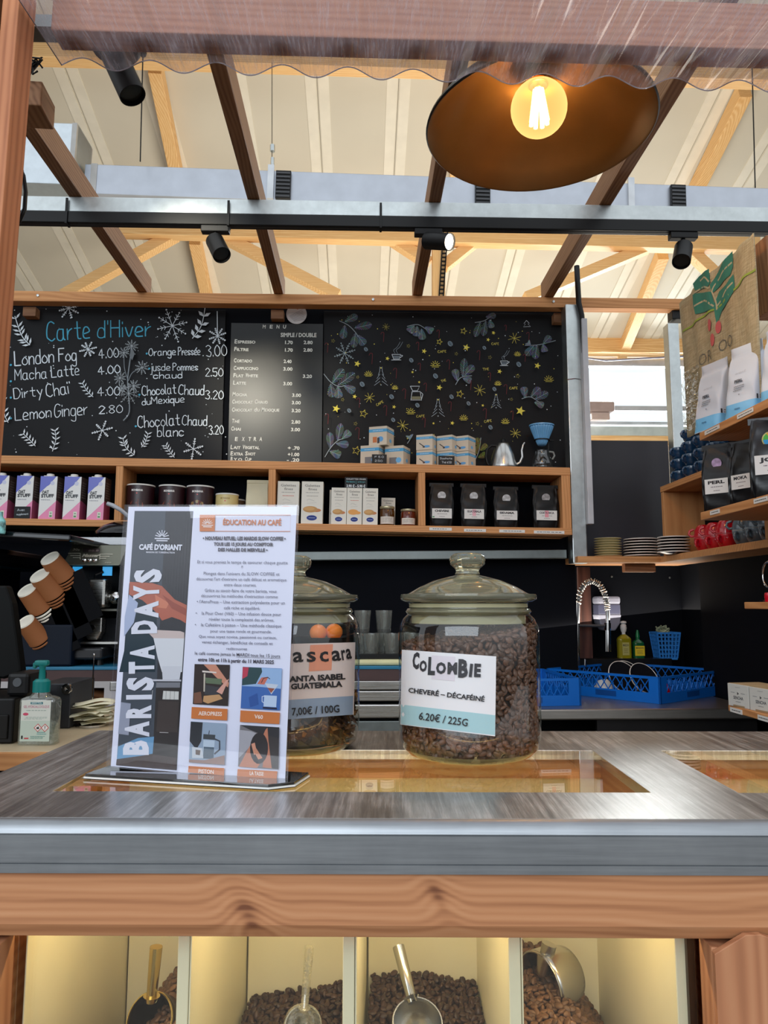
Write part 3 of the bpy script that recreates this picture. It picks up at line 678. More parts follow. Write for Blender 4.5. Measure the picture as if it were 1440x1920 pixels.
# right drawn board
xr0, xr1 = at(606, 700, y=3.508).x, at(1066, 700, y=3.508).x
br, A = board('chalkboard', xr0, xr1, 3.508, 'black chalkboard at right covered with yellow stars, branches and small coffee drawings')
def q3(x, y): return (600+x/3, 560+y/3)
YE = (222, 205, 84); GY = (140, 158, 170); DR = (98, 34, 38)
def S3(px): return px/3*3.5/F
def fir(pts, leaves, col=GY):
    """branch with brushed needles"""
    A.line([A.uv(*q3(*p)) for p in spline(pts, 4)], .0032, (150, 160, 166))
    for (x0, y0, x1, y1, wd) in leaves:
        a = Vector(A.uv(*q3(x0, y0))); b = Vector(A.uv(*q3(x1, y1))); d = b-a; L = d.length; d /= L; n = Vector((-d.y, d.x)); wv = S3(wd)
        A.line([a, b], .0022, col)
        for i in range(11):
            f = (i+.3)/11; p = a+d*L*f; ww = wv*math.sin(PI*min(1, f*.85+.12))
            for sg in (-1, 1): A.line([p, p+(n*sg*ww+d*ww*.9)], .0017, tuple(int(v*random.uniform(.65, 1.05)) for v in col))
fir([(110, 125), (160, 150), (200, 190), (215, 215)], [(140, 130, 210, 95, 22), (195, 165, 290, 145, 24), (140, 150, 128, 225, 22), (200, 195, 188, 275, 22), (210, 205, 250, 260, 24)])
fir([(22, 425), (60, 470), (105, 495), (140, 490)], [(70, 475, 132, 398, 26), (100, 490, 195, 420, 26), (60, 480, 70, 555, 24), (100, 495, 105, 560, 24), (135, 490, 195, 525, 24)])
fir([(28, 892), (60, 840), (100, 800), (130, 790)], [(60, 845, 55, 755, 22), (100, 800, 118, 705, 22), (125, 790, 168, 750, 22), (90, 815, 160, 825, 22), (55, 860, 115, 885, 24)])
fir([(490, 160), (550, 150), (600, 180)], [(530, 155, 500, 190, 22), (545, 160, 540, 215, 22), (570, 175, 575, 235, 22), (590, 165, 630, 190, 22)])
fir([(870, 140), (920, 130), (960, 105)], [(900, 135, 870, 220, 20), (930, 130, 915, 215, 20), (950, 125, 965, 170, 18), (930, 110, 985, 100, 18)])
fir([(1150, 270), (1230, 265), (1320, 242)], [(1200, 268, 1155, 325, 22), (1215, 268, 1205, 345, 22), (1250, 262, 1260, 305, 20), (1180, 268, 1165, 255, 18), (1250, 262, 1290, 220, 20)])
fir([(760, 490), (790, 450), (850, 440)], [(770, 470, 755, 405, 22), (800, 445, 810, 345, 22), (810, 440, 860, 385, 22), (800, 455, 845, 470, 20)])
fir([(1130, 570), (1180, 560), (1240, 600)], [(1150, 565, 1140, 505, 22), (1180, 560, 1230, 510, 22), (1200, 575, 1275, 535, 22), (1200, 590, 1250, 610, 20)])
fir([(490, 820), (510, 790), (520, 770)], [(505, 800, 500, 780, 18)]); fir([(870, 910), (890, 860), (900, 790)], [(880, 880, 868, 840, 18), (890, 850, 880, 790, 18), (895, 860, 935, 830, 18), (885, 900, 930, 880, 18)], (140, 138, 66))
for x, y, rr in ((140, 318, 52),): a = q3(x, y); flake(A, a[0], a[1], rr/3, .0026, (160, 175, 182), 4, True, 5)
for x, y, rr in ((210, 377, 20), (92, 628, 24), (583, 307, 16), (818, 286, 22), (668, 510, 18), (1004, 420, 15), (1215, 388, 20), (1120, 640, 29), (195, 560, 14), (378, 348, 13), (970, 205, 12), (940, 243, 12), (740, 708, 13), (415, 618, 12), (910, 610, 9), (518, 424, 9), (635, 710, 8), (555, 480, 8)):
    u = A.uv(*q3(x, y)); A.poly(star(u[0], u[1], S3(rr)), YE)
def outline(P, w, col): P = list(P); A.line(P+[P[0]], w, col)
for x, y, rr in ((803, 195, 20), (668, 255, 18), (782, 546, 22), (245, 656, 24), (205, 862, 26), (75, 250, 12), (495, 278, 12), (762, 322, 11), (950, 342, 12), (212, 452, 10), (128, 578, 11), (1105, 446, 14), (1070, 576, 10), (880, 712, 12), (200, 712, 12)):
    u = A.uv(*q3(x, y)); outline(star(u[0], u[1], S3(rr)), .0024 if rr > 15 else .0015, YE if rr > 15 else (150, 140, 66))
for x, y, rr in ((1087, 235, 36), (278, 567, 32), (893, 525, 34), (463, 722, 34), (370, 172, 20), (1092, 765, 30)): a = q3(x, y); flake(A, a[0], a[1], rr/3, .0024, (200, 185, 80) if rr > 25 else (140, 130, 60), 4, False, x)
def sunrise(x, y, s):
    c = A.uv(*q3(x, y)); s = S3(s); A.line([(c[0]-s, c[1]), (c[0]+s, c[1])], .0022, YE); A.line([(c[0]-s*.7, c[1]-s*.3), (c[0]+s*.7, c[1]-s*.3)], .002, YE)
    A.line([(c[0]+s*.45*math.cos(a), c[1]+s*.45*math.sin(a)) for a in [PI*k/6 for k in range(7)]], .002, YE)
    for k in range(1, 6): a = PI*k/6; A.line([(c[0]+s*.6*math.cos(a), c[1]+s*.6*math.sin(a)), (c[0]+s*math.cos(a), c[1]+s*math.sin(a))], .002, YE)
for x, y, s in ((272, 440, 24), (645, 388, 28), (508, 650, 26), (803, 685, 24), (1103, 328, 20), (994, 492, 20), (1278, 470, 28), (1035, 705, 24), (420, 515, 18)): sunrise(x, y, s)
for x, y, s in ((258, 298, 12), (728, 267, 16), (511, 359, 13), (646, 447, 15), (918, 290, 11), (1110, 382, 15), (237, 493, 15), (401, 563, 14), (165, 640, 12), (545, 610, 13), (735, 563, 13), (830, 600, 12), (974, 520, 12), (952, 733, 13), (410, 692, 12)):
    c = A.uv(*q3(x, y)); s = S3(s); a0 = .6; P = [(c[0]+s*math.cos(a)*math.cos(a0)*.75-s*math.sin(a)*math.sin(a0), c[1]+s*math.cos(a)*math.sin(a0)*.75+s*math.sin(a)*math.cos(a0)) for a in [2*PI*k/12 for k in range(12)]]
    A.poly(P, (96, 112, 124)); outline(P, .0016, (150, 165, 174)); A.line([(c[0]+s*.6, c[1]-s*.9), (c[0]-s*.1, c[1]), (c[0]-s*.5, c[1]+s*.8)][::1], .0016, (30, 32, 36))
for x, y, s in ((350, 228, 28), (38, 288, 28), (660, 212, 24), (285, 348, 32), (420, 430, 30), (545, 280, 24), (716, 382, 28), (835, 495, 30), (885, 330, 28), (470, 545, 30), (588, 508, 24), (215, 595, 28), (365, 638, 30), (725, 615, 28), (920, 655, 30), (580, 705, 28), (210, 765, 34), (945, 450, 24), (1035, 520, 28), (1160, 225, 24), (1070, 665, 26), (40, 685, 30), (1140, 345, 22), (555, 395, 22), (1035, 178, 16)):
    A.line([A.uv(*q3(x+a*s, y+b*s)) for a, b in spline([(-.3, -.5), (-.1, -.85), (.25, -.8), (.3, -.4), (.2, 1)], 3)], .0026, DR)
def tree(x, y, s, rows, col=(150, 160, 168)):
    for k in range(rows):
        f = (k+1)/rows
        for sg in (-1, 1): A.line([A.uv(*q3(x+sg*s*.12, y-s+2*s*(f-.28))), A.uv(*q3(x+sg*s*.75*f, y-s+2*s*f*.95))], .0022, col)
    u = A.uv(*q3(x, y-s*1.05)); A.disc(u[0], u[1], .0034, YE, 8); u = A.uv(*q3(x, y+s*.85)); A.disc(u[0], u[1], .003, col, 8)
tree(342, 455, 50, 5); tree(660, 630, 48, 5); tree(983, 592, 38, 5)
P = [(1152, 138), (1168, 155), (1160, 157), (1175, 172), (1135, 174), (1146, 158), (1138, 156)]; outline([A.uv(*q3(*p)) for p in P], .0018, CH)
def cupdraw(x, y, s):
    P = [(x-s, y-s*.3), (x+s, y-s*.3), (x+s*.7, y+s*.8), (x-s*.6, y+s*.8)]; outline([A.uv(*q3(*p)) for p in P], .0024, CH)
    A.poly([A.uv(*q3(*p)) for p in ((x-s*.8, y), (x+s*.8, y), (x+s*.6, y+s*.7), (x-s*.5, y+s*.7))], (96, 106, 114))
    A.line([A.uv(*q3(*p)) for p in spline([(x+s, y-s*.1), (x+s*1.5, y), (x+s*.85, y+s*.5)], 3)], .0022, CH); A.line([A.uv(*q3(x-s*1.1, y+s)), A.uv(*q3(x+s*1.1, y+s))], .0022, CH)
    for dx in (-.3, .3): A.line([A.uv(*q3(*p)) for p in spline([(x+dx*s, y-s*.6), (x+(dx-.3)*s, y-s*1.3), (x+(dx+.5)*s, y-s*2), (x+(dx+1.2)*s, y-s*3.2)], 4)], .002, (120, 130, 138))
cupdraw(427, 335, 24); cupdraw(1027, 370, 20)
outline([A.uv(*q3(*p)) for p in ((505, 505), (557, 505), (545, 530), (518, 530))], .0024, CH); outline([A.uv(*q3(*p)) for p in ((515, 535), (560, 535), (568, 582), (508, 582))], .0026, CH); A.line([A.uv(*q3(*p)) for p in ((566, 540), (575, 550), (568, 575))], .0024, CH)
A.poly([A.uv(*q3(*p)) for p in ((514, 562), (562, 562), (563, 578), (512, 578))], (120, 116, 90))
for t_, x, y, s, rot in (('CAFÉ', 682, 318, 46, -4), ('CAFÉ', 978, 275, 40, 0), ('THÉ', 926, 416, 34, -4), ('THÉ', 692, 480, 26, -14), ('CAFÉ', 338, 606, 36, -34), ('CAFÉ', 562, 678, 44, -4), ('CAFÉ', 938, 706, 40, -10), ('CAFÉ', 1080, 522, 44, -2)):
    a = q3(x-s/2, y-rot*.3); b = q3(x+s/2, y+rot*.3); A.handpx(t_.title() if 0 else t_, a[0], a[1], b[0], b[1], 4.2, .0022, (200, 186, 82))
r = random.Random(5)
for i in range(120):
    u = A.uv(*q3(r.uniform(30, 1340), r.uniform(90, 930))); A.disc(u[0], u[1], r.uniform(.0012, .0028), CH if r.random() < .6 else YE, 6)
a = q3(1115, 935); b = q3(1165, 928); A.handpx('LilAM', a[0], a[1], b[0], b[1], 5, .002, CH) if 0 else None
o = A.make('chalk_drawing', br, CHALK); o.location = (0, -.0006, 0)
# ------------------------------------------------------------ wall shelf with cubbies (hangs very slightly lower at the right)
YF = 3.30
a, b = at(0, 853.7, y=YF), at(1071, 876.7, y=YF); SL = (b.z-a.z)/(b.x-a.x)
def ztop(x): return a.z + SL*(x-a.x)
c, d = at(90, 973, y=YF), at(1050, 990, y=YF)
def zbot(x): return c.z + (d.z-c.z)/(d.x-c.x)*(x-c.x)
TILT = -math.atan(SL)
ws = thing('wall_shelf', 'long orange-brown wooden wall shelf with open compartments under the chalkboards', 'shelf', (0, YF, 0))
def tilted(x0, x1, y0, y1, zf, h):
    g = G(); g.add([(x0, y0, zf(x0)-h), (x1, y0, zf(x1)-h), (x1, y1, zf(x1)-h), (x0, y1, zf(x0)-h), (x0, y0, zf(x0)), (x1, y0, zf(x1)), (x1, y1, zf(x1)), (x0, y1, zf(x0))],
        [(0,3,2,1),(4,5,6,7),(0,1,5,4),(1,2,6,5),(2,3,7,6),(3,0,4,7)]); return g
XR = at(1071, 940, y=YF).x
build('shelf_board', tilted(-2.2, XR, 0, .204, ztop, .036), SHX['X'], ws, bevel=.002)
build('shelf_board', tilted(-2.2, XR, 0, .204, zbot, .030), SHX['X'], ws, bevel=.002)
for px in (222, 509.5, 791, 1060):
    x = at(px, 930, y=YF).x; w = .0155 if px < 1000 else .02
    if px > 1000: x = XR-.021
    build('divider', G().box(x-w, x+w, .001, .203, zbot(x)-.0, ztop(x)-.036), SHX['Z'], ws, bevel=.0015)
def label_strip(parent, c, w, h, seed, nrm='-y', rz=0, tilt=0):
    s = build('price_label', G().box(-w/2, w/2, -.0012, 0, -h/2, h/2), WHITE, parent, c, (0, tilt, rz))
    q = Art(); q.scribble((-w*.42, -h*.22), (w*.42, h*.25), 1, (50, 50, 56), seed); o = q.make('print', s, PRINT); o.location = (0, -.0013, 0)
    return s
for i, (px0, px1, py) in enumerate(((805, 847, 992), (870, 911, 994.5), (936, 984, 996), (1001, 1058, 998))):
    p = at((px0+px1)/2, py, y=YF); q = at(px1, py, y=YF); label_strip(ws, (p.x, -.0005, p.z), 2*(q.x-p.x), .013, i, tilt=TILT)

def onshelf(px, y, zf): x = at(px, 900 if zf is ztop else 980, y=y).x; return Vector((x, y, zf(x)+.0006))
# oat drink cartons
def carton():
    w, dp, h = .0365, .0365, .188
    t = thing('drink_carton', 'x', 'carton')
    g = G().box(-w, w, -dp, dp, 0, h, (222, 220, 216)); build('body', g, GPRINT, t, bevel=.0015)
    build('cap', G().lathe([(0, 0), (.016, 0), (.016, .012), (.014, .014), (0, .014)], 20).box(-.026, .0, -.008, .008, 0, .006), WHITE, t, (-.006, -.008, h+.0002), smooth=40)
    q = Art(); q.poly([(-w, h), (w*.85, h), (w*.1, h*.80), (-w*.2, h*.76), (-w*.6, h*.68), (-w, h*.60)], (88, 96, 186)); q.poly([(w, h*.42), (w, 0), (-w*.9, 0), (-w, h*.03)], (226, 128, 168))
    q.disc(w*.45, h*.84, .009, (190, 192, 214)); q.text('OAT', (-w*.72, h*.585), (w*.1, h*.595), .013, (24, 24, 30), .06); q.text('STUFF', (-w*.8, h*.50), (w*.72, h*.51), .013, (24, 24, 30), .06)
    q.scribble((-w*.8, h*.42), (w*.6, h*.47), 1, (150, 150, 156), 4); q.rect((w*.28, h*.04), (w*.68, h*.18), (206, 216, 190)); q.rect((w*.34, h*.05), (w*.62, h*.09), (60, 120, 60)); q.rect((w*.38, h*.12), (w*.58, h*.15), (120, 130, 110))
    o = q.make('front_print', t, GPRINT); o.location = (0, -dp-.0003, 0)
    q = Art(); q.rect((-dp, 0), (dp, h), (78, 62, 60)); q.poly([(-dp, 0), (dp, 0), (dp, h*.38), (-dp, h*.45)], (176, 84, 122)); q.scribble((-dp*.7, h*.5), (dp*.7, h*.9), 7, (150, 140, 134), 9)
    o = q.make('side_print', t, GPRINT); o.rotation_euler = (0, 0, PI/2); o.location = (w+.0003, 0, 0)
    return t
src = carton(); CL = ['oat drink carton cut off by the left edge of the picture', 'oat drink carton with the small black card in front of it', 'middle oat drink carton, third from the left edge of the shelf', 'oat drink carton, second from the right of its row', 'oat drink carton standing right against the first shelf divider']
for i, px in enumerate((2, 49, 93, 138, 183)):
    p = onshelf(px, YF+.045, zbot); o = src if i == 0 else copy_tree(src); place(o, p, CL[i], 'oat drink cartons in a row', (0, TILT, R(random.uniform(-2, 2))))
cc = thing('shelf_card', 'small black card with white writing leaning on an oat drink carton', 'card', onshelf(40, YF+.002, zbot)+Vector((0, 0, 0)))
build('card', G().box(-.034, .034, 0, .002, 0, .052), BLKM, cc, bevel=.0005)
q = Art(); q.hand('Avec', (-.02, .032), (.012, .033), .010, .0012, CH); q.hand('supplement', (-.022, .014), (.028, .016), .008, .0012, CH); o = q.make('writing', cc, CHALK); o.location = (0, -.0004, 0)
# cocoa tins
def tin(r, h, col, lid, disc, name, label, p, ringcol=None):
    t = thing('drink_tin', label, 'tin', p, 0, rot=(0, TILT, 0))
    build('body', G().lathe([(0, 0), (r, 0), (r, h), (0, h)], 40), M('tin_'+name, col, .35), t, smooth=40)
    build('lid', G().lathe([(0, h), (r+.0015, h), (r+.002, h+.002), (r+.001, h+.006), (r-.004, h+.007), (0, h+.004)], 40), WHITE, t, smooth=40)
    q = Art(); 
    if ringcol:
        for k in range(9): a = PI*k/8*2; q.disc(r*.5*math.cos(a), h*.40+r*.45*math.sin(a), r*.12, ringcol)
    q.disc(0, h*.42, r*.5, disc); q.disc(0, h*.42, r*.42, col if name == 'cream' else tuple(int(v*.55) for v in disc)); q.line([(-r*.22, h*.36), (0, h*.52), (r*.2, h*.4), (-r*.05, h*.34)], .003, disc)
    q.text('MONBANA', (-r*.42, h*.83), (r*.42, h*.83), .0085, (235, 230, 225) if name != 'cream' else (150, 120, 60), .03); q.disc(0, h*.77, .003, (200, 60, 50))
    q.scribble((-r*.4, h*.12), (r*.4, h*.2), 2, (180, 160, 140), 3)
    g = q.g; g.v = [((r*1.001-yy)*math.sin(x/r), -(r*1.001-yy)*math.cos(x/r), z) for x, yy, z in g.v]
    build('label_print', g, GPRINT, t, fix=False); return t
P = lambda px, y: onshelf(px, y, zbot)
tin(.0600, .158, (44, 18, 24), None, (150, 70, 52), 'cocoa', 'dark brown cocoa tin, leftmost of the three', P(261, YF+.07))
tin(.0575, .157, (46, 18, 24), None, (150, 70, 52), 'cocoa', 'dark brown cocoa tin in the middle of the three', P(320, YF+.07))
tin(.0590, .157, (44, 20, 20), None, (150, 62, 50), 'cocoa', 'dark cocoa tin with a gold pattern, rightmost of the three', P(373, YF+.07), (150, 130, 80))
tin(.0500, .124, (214, 194, 132), None, (190, 164, 100), 'cream', 'shorter pale yellow tin beside the cream paper bag', P(424, YF+.065))
tin(.0420, .112, (112, 84, 60), None, (130, 96, 66), 'brown', 'small brown tin half hidden behind the pale yellow tin', P(441, YF+.15))
rt = thing('red_canister', 'red canister peeping out behind the dark cocoa tin and the poster', 'canister', P(241, YF+.155), rot=(0, TILT, 0))
build('body', G().lathe([(0, 0), (.028, 0), (.028, .062), (.02, .068), (0, .068)], 24), M('red_plastic', (215, 30, 20), .35), rt, smooth=40)
cb = thing('paper_bag', 'plain cream paper bag at the right end of the tin compartment', 'bag', P(481, YF+.08), rot=(0, TILT, 0))
def bagfn(w, dp, h, pinch=.15):
    def f(u, v):
        a = 2*PI*u; ca, sa = math.cos(a), math.sin(a); p = .25
        x = math.copysign(abs(ca)**p, ca)*w; y = math.copysign(abs(sa)**p, sa)*dp*(1 - (1-pinch)*v**1.6); return (x*(1-.02*math.sin(v*9)), y + .002*math.sin(u*20+v*7), v*h)
    return f
build('bag_body', G().grid(bagfn(.049, .035, .186), 40, 14), M('cream_paper', (212, 206, 176), .7, bump=.2), cb, smooth=50)
build('folded_top', G().box(-.049, .049, -.008, .008, .184, .200), M('cream_paper', (212, 206, 176), .7), cb, bevel=.003)
build('bag_base', G().box(-.047, .047, -.033, .033, 0, .004), M('cream_paper', (212, 206, 176), .7), cb)
# biscuit boxes
def biscuit(w, h, dp, redline, cut=False):
    t = thing('biscuit_box', 'x', 'box')
    build('box', G().box(-w, w, -dp, dp, 0, h), M('white_box', (224, 220, 208), .55, vary=.015), t, bevel=.0012)
    q = Art(); g = (120, 118, 112)
    q.text('Galettes', (-w*.7, h*.875), (w*.7, h*.875), h*.055, g, .01); q.text('fines', (-w*.38, h*.79), (w*.42, h*.79), h*.055, g, .01)
    q.scribble((-w*.75, h*.72), (w*.7, h*.75), 1, (150, 148, 142), 2); q.scribble((-w*.55, h*.64), (w*.55, h*.67), 1, (200, 70, 50) if redline else (150, 148, 142), 3)
    q.line([(-w*.5, h*.55), (-w*.3, h*.58), (w*.2, h*.54)], .0012, (170, 170, 166)); q.line([(-w*.5, h*.48), (w*.4, h*.5)], .0008, (180, 180, 176))
    cx = -w*.15
    for (du, dv, ru, rv, c) in ((w*.55, -.01*h, w*.45, h*.042, (196, 128, 80)), (0, .01*h, w*.68, h*.075, (190, 142, 84)), (-w*.1, .025*h, w*.5, h*.045, (206, 160, 100))):
        q.disc(cx+du, h*.33+dv, ru, c if not redline else (226, 160, 84), 18, rv)
    q.disc(0, h*.14, w*.48, (28, 62, 150), 20, h*.062); q.disc(0, h*.14, w*.40, (20, 44, 120), 20, h*.048); q.scribble((-w*.32, h*.125), (w*.32, h*.155), 1, (170, 190, 230), 5)
    o = q.make('front_print', t, PRINT); o.location = (0, -dp-.0003, 0); return t
b1 = biscuit(.0475, .188, .032, False); b2 = copy_tree(b1); b3 = biscuit(.0335, .163, .03, False); b4 = biscuit(.0335, .163, .03, True); b5 = copy_tree(b3); b6 = copy_tree(b3); b7 = copy_tree(b3)
b1r = biscuit(.0475, .188, .032, True)
for o, px, y, l in ((b1r, 540, YF+.05, 'larger white biscuit box half hidden behind the right top corner of the poster'), (b1, 585, YF+.045, 'larger white biscuit box standing alone, fully in view'), (b3, 635, YF+.045, 'smaller white biscuit box, left of the three side by side'), (b4, 664, YF+.045, 'smaller white biscuit box with golden biscuits and red line, middle of three'), (b5, 693.5, YF+.045, 'smaller white biscuit box, right of the three side by side'), (b6, 631, YF+.115, 'white biscuit box mostly hidden behind the left one of three')):
    place(o, P(px, y), l, 'white biscuit boxes', (0, TILT, 0))
for ch in list(KIDS(b2)): bpy.data.objects.remove(ch)
bpy.data.objects.remove(b2)
place(b7, P(727, YF+.15), 'biscuit box at the back, behind the honey jar', 'white biscuit boxes', (0, TILT, 0)); b7.scale = (.95, 1, .84)
p = P(667, YF+.04); sg = thing('price_sign', 'small black price sign standing on top of the three biscuit boxes', 'sign', (p.x, p.y, p.z+.163), rot=(0, TILT, 0))
build('card', G().box(-.050, .050, 0, .002, 0, .052), BLKM, sg)
q = Art(); q.text('GALETTES FINES', (-.044, .041), (.044, .041), .006, CH, .02); q.hand('Pur beurre', (-.042, .029), (-.006, .029), .006, .0012, (100, 190, 200)); q.hand('citron', (.008, .029), (.040, .029), .006, .0012, (100, 190, 200)); q.line([(.0, .022), (.0, .036)], .001, (100, 190, 200)); q.text('3.90 € - 5.90 €', (-.042, .007), (.042, .007), .011, CH, .04)
o = q.make('writing', sg, CHALK); o.location = (0, -.0004, 0)
def jampot(px, h, col, label, lidc):
    t = thing('jam_jar', label, 'jar', P(px, YF+.045), rot=(0, TILT, 0)); r = .033
    build('glass', G().lathe([(0, 0), (r-.004, 0), (r, .005), (r, h*.78), (r-.004, h*.86), (r-.005, h*.9), (0, h*.9)], 28), M('jam_'+label[:5], col, .08, trans=.25, vary=.2), t, smooth=40)
    build('lid', G().lathe([(0, h*.86), (r-.001, h*.86), (r, h*.88), (r, h*.985), (r-.003, h), (0, h)], 28), M('gold_lid', (208, 196, 160), .3, .7), t, smooth=40)
    q = Art(); q.rect((-.036, .006), (.036, h*.45), (214, 206, 196)); q.scribble((-.026, .012), (.026, h*.4), 4, (140, 130, 120), 3)
    g = q.g; g.v = [((r*1.004-y)*math.sin(x/r), -(r*1.004-y)*math.cos(x/r), z) for x, y, z in sub(g)]
    build('label_print', g, PRINT, t, fix=False)
def sub(g):
    """split wide quads so a label can wrap"""
    nv = []; nf = []; nc = []
    for f, c in zip(g.f, g.c):
        if len(f) == 4 and abs(g.v[f[0]][0]-g.v[f[1]][0]) > .01:
            a, b, c2, d2 = [Vector(g.v[i]) for i in f]; n = 10; k = len(nv)
            for i in range(n+1): t = i/n; nv += [tuple(a.lerp(b, t)), tuple(d2.lerp(c2, t))]
            for i in range(n): nf.append((k+2*i, k+2*i+2, k+2*i+3, k+2*i+1)); nc.append(c)
        else:
            k = len(nv); nv += [g.v[i] for i in f]; nf.append(tuple(range(k, k+len(f)))); nc.append(c)
    g.f = nf; g.c = nc; return nv
jampot(725.5, .086, (96, 56, 16), 'honey coloured jar with gold lid, next to the biscuit boxes', 0)
jampot(765, .075, (112, 42, 18), 'reddish brown jam jar with gold lid, next to the shelf divider', 0)
# coffee pouches (gusseted bags with folded top)
def pouch(w, h, body, label_fn, dp=.03, crimp=True, topw=1.0):
    t = thing('coffee_pouch', 'x', 'pouch')
    def f(u, v):
        a = 2*PI*u; ca, sa = math.cos(a), math.sin(a); p = .35
        belly = (math.sin(PI*min(1, .12+v*.9))**.6)*(1-v)**.45
        ww = w*(.88+.12*math.sin(PI*min(1, v*1.1)) + (topw-1)*v) ; 
        wr = .0012*math.sin(v*23+u*31)+.001*math.sin(u*57-v*11)
        return (math.copysign(abs(ca)**p, ca)*ww, math.copysign(abs(sa)**p, sa)*(dp*belly*.95+.0015)+wr*(1 if v < .9 else .3), v*h)
    build('bag_body', G().grid(f, 48, 24), body, t, smooth=60)
    build('bag_base', G().box(-w*.8, w*.8, -dp*.4, dp*.4, .001, .004), body, t)
    build('top_seal', G().box(-w*.98*topw, w*.98*topw, -.0022, .0022, h*.915, h*1.0), body, t, bevel=.0006)
    return t
BP = M('black_foil', (8, 8, 10), .42, spec=.3, bump=.08); BPG = M('black_foil_gloss', (14, 15, 18), .28, spec=.5, bump=.1)
def pouch_print(t, w, h, dp, sticker, lab, lines, stickercol=(190, 190, 196), sh=.70, lh=(.18, .40)):
    off = -dp*1.02
    s = build('sticker', G().lathe([(0, 0), (sticker, 0), (sticker, .0008), (0, .0008)], 24), M('foil_sticker_%d' % stickercol[0], stickercol, .3, .3, vary=.2, scale=60), t, (0, -dp*(.62), h*sh), (PI/2+.18, 0, 0))
    q = Art(); q.rect((-lab, h*lh[0]), (lab, h*lh[1]), (222, 220, 216))
    hh = h*(lh[1]-lh[0])
    q.text(lines[0], (-lab*.72, h*lh[0]+hh*.66), (lab*.72, h*lh[0]+hh*.66), hh*.2, lines[2] if len(lines) > 2 else (30, 30, 34), .05)
    q.scribble((-lab*.6, h*lh[0]+hh*.38), (lab*.6, h*lh[0]+hh*.52), 1, (130, 120, 124), 2); q.scribble((-lab*.3, h*lh[0]+hh*.12), (lab*.3, h*lh[0]+hh*.26), 1, (130, 120, 124), 5)
    if lines[1]: q.rect((-lab*.18, h*lh[0]+hh*.3), (lab*.18, h*lh[0]+hh*.98), lines[1]) if lines[1][0] == 226 else q.rect((-lab*.95, h*lh[0]+hh*.08), (-lab*.75, h*lh[0]+hh*.2), lines[1])
    if len(lines) > 1 and lines[1] and lines[1][0] == 226: q.text(lines[0], (-lab*.72, h*lh[0]+hh*.66), (lab*.72, h*lh[0]+hh*.66), hh*.2, (90, 80, 90), .03)
    o = q.make('label_print', t, PRINT); o.location = (0, off-.001, 0); o.rotation_euler = (-.0, 0, 0)
for px, top, w, lab, ln, i in ((827, 903, .056, .044, ('CHEVERE', (60, 140, 90)), 0), (887, 904, .060, .044, ('GUATEMALA', (226, 170, 180)), 1), (948, 907, .058, .046, ('SIDAMA', None), 2), (1022, 908, .060, .046, ('COSTA RICA', (226, 150, 160)), 3)):
    h = .199 if i < 2 else (.188 if i == 2 else .198)
    t = pouch(w, h, BP, None, .03); pouch_print(t, w, h, .03, .0185, lab, ln, (206, 206, 208) if i < 3 else (176, 174, 176))
    place(t, P(px, YF+.055), ['black coffee pouch, first on the left in the pouch compartment', 'black coffee pouch with a pinkish patch on its label, second from left', 'black coffee pouch with one plain dark name on its label, third from left', 'black coffee pouch nearest the galvanised column, far right of the four'][i], 'black coffee pouches in the wall shelf', (0, TILT, 0))
# ---- things on top of the wall shelf
KR = M('kraft_white', (206, 192, 172), .6, vary=.02)
def capsule_box(w, h, art):
    t = thing('filter_box', 'x', 'box'); build('box', G().box(-w, w, -w, w, 0, h), KR, t, bevel=.001)
    for side in (0, 1):
        q = Art(); q.rect((-w, h*.70), (w, h*.86), (74, 158, 206)); q.scribble((-w*.6, h*.745), (w*.6, h*.81), 1, (210, 226, 236), 3)
        if side == 0:
            if art == 'cup': q.rect((-w*.55, h*.15), (-w*.1, h*.45), (196, 112, 60)); q.disc(w*.3, h*.32, w*.32, (96, 160, 214), 16, h*.14); q.rect((-w*.05, h*.1), (w*.2, h*.4), (60, 50, 50))
            elif art == 'pot': q.rect((-w*.5, h*.05), (w*.3, h*.4), (120, 116, 116)); q.disc(w*.5, h*.25, w*.3, (110, 176, 224), 16, h*.14)
            else: q.line([(-w*.6, h*.45), (-w*.1, h*.25)], .004, (60, 50, 50)); q.disc(w*.3, h*.22, w*.4, (96, 160, 214), 16, h*.08); q.disc(-w*.05, h*.2, w*.15, (70, 60, 60), 12, h*.06)
        else: q.disc(0, h*.28, w*.3, (110, 176, 224), 16, h*.1)
        o = q.make('print', t, PRINT); o.location = (0, -w-.0003, 0) if side == 0 else (w+.0003, 0, 0); o.rotation_euler = (0, 0, PI/2*side)
    return t
T = lambda px, y: onshelf(px, y, ztop)
ka = capsule_box(.0445, .088, 'pot'); kb = copy_tree(ka); kc = capsule_box(.0435, .086, 'cup'); kd = capsule_box(.0385, .070, 'spoon')
RZ = R(-24)
L3 = 'kraft and blue filter boxes on the shelf top'
place(ka, T(701, YF+.075)+Vector((-.003, 0, 0)), 'white and blue carton box, lower left of the pile of three', L3, (0, TILT, RZ)); place(kb, T(742, YF+.075)+Vector((.008, 0, 0)), 'white and blue carton box, lower right of the pile of three', L3, (0, TILT, RZ))
p = T(715, YF+.075); place(kc, p+Vector((0, 0, .0895)), 'white and blue carton box with cup picture, on top of the pile of three', L3, (0, TILT, RZ))
for col, (px, nm) in enumerate(((801, 'left'), (841, 'middle'), (871, 'right'))):
    for lv in (0, 1):
        o = kd if (col, lv) == (0, 0) else copy_tree(kd); p = T(px, YF+.065+.004*col)
        place(o, p+Vector((0, .0, lv*.0715)), 'small white and blue tea box, %s of the %s of the three stacks' % (('lower', 'upper')[lv], nm) if 0 else 'small tea box, %s one in the %s stack of three' % (('lower', 'upper')[lv], nm), 'tea boxes stacked in twos', (0, TILT, RZ if col == 0 else R(-34)))
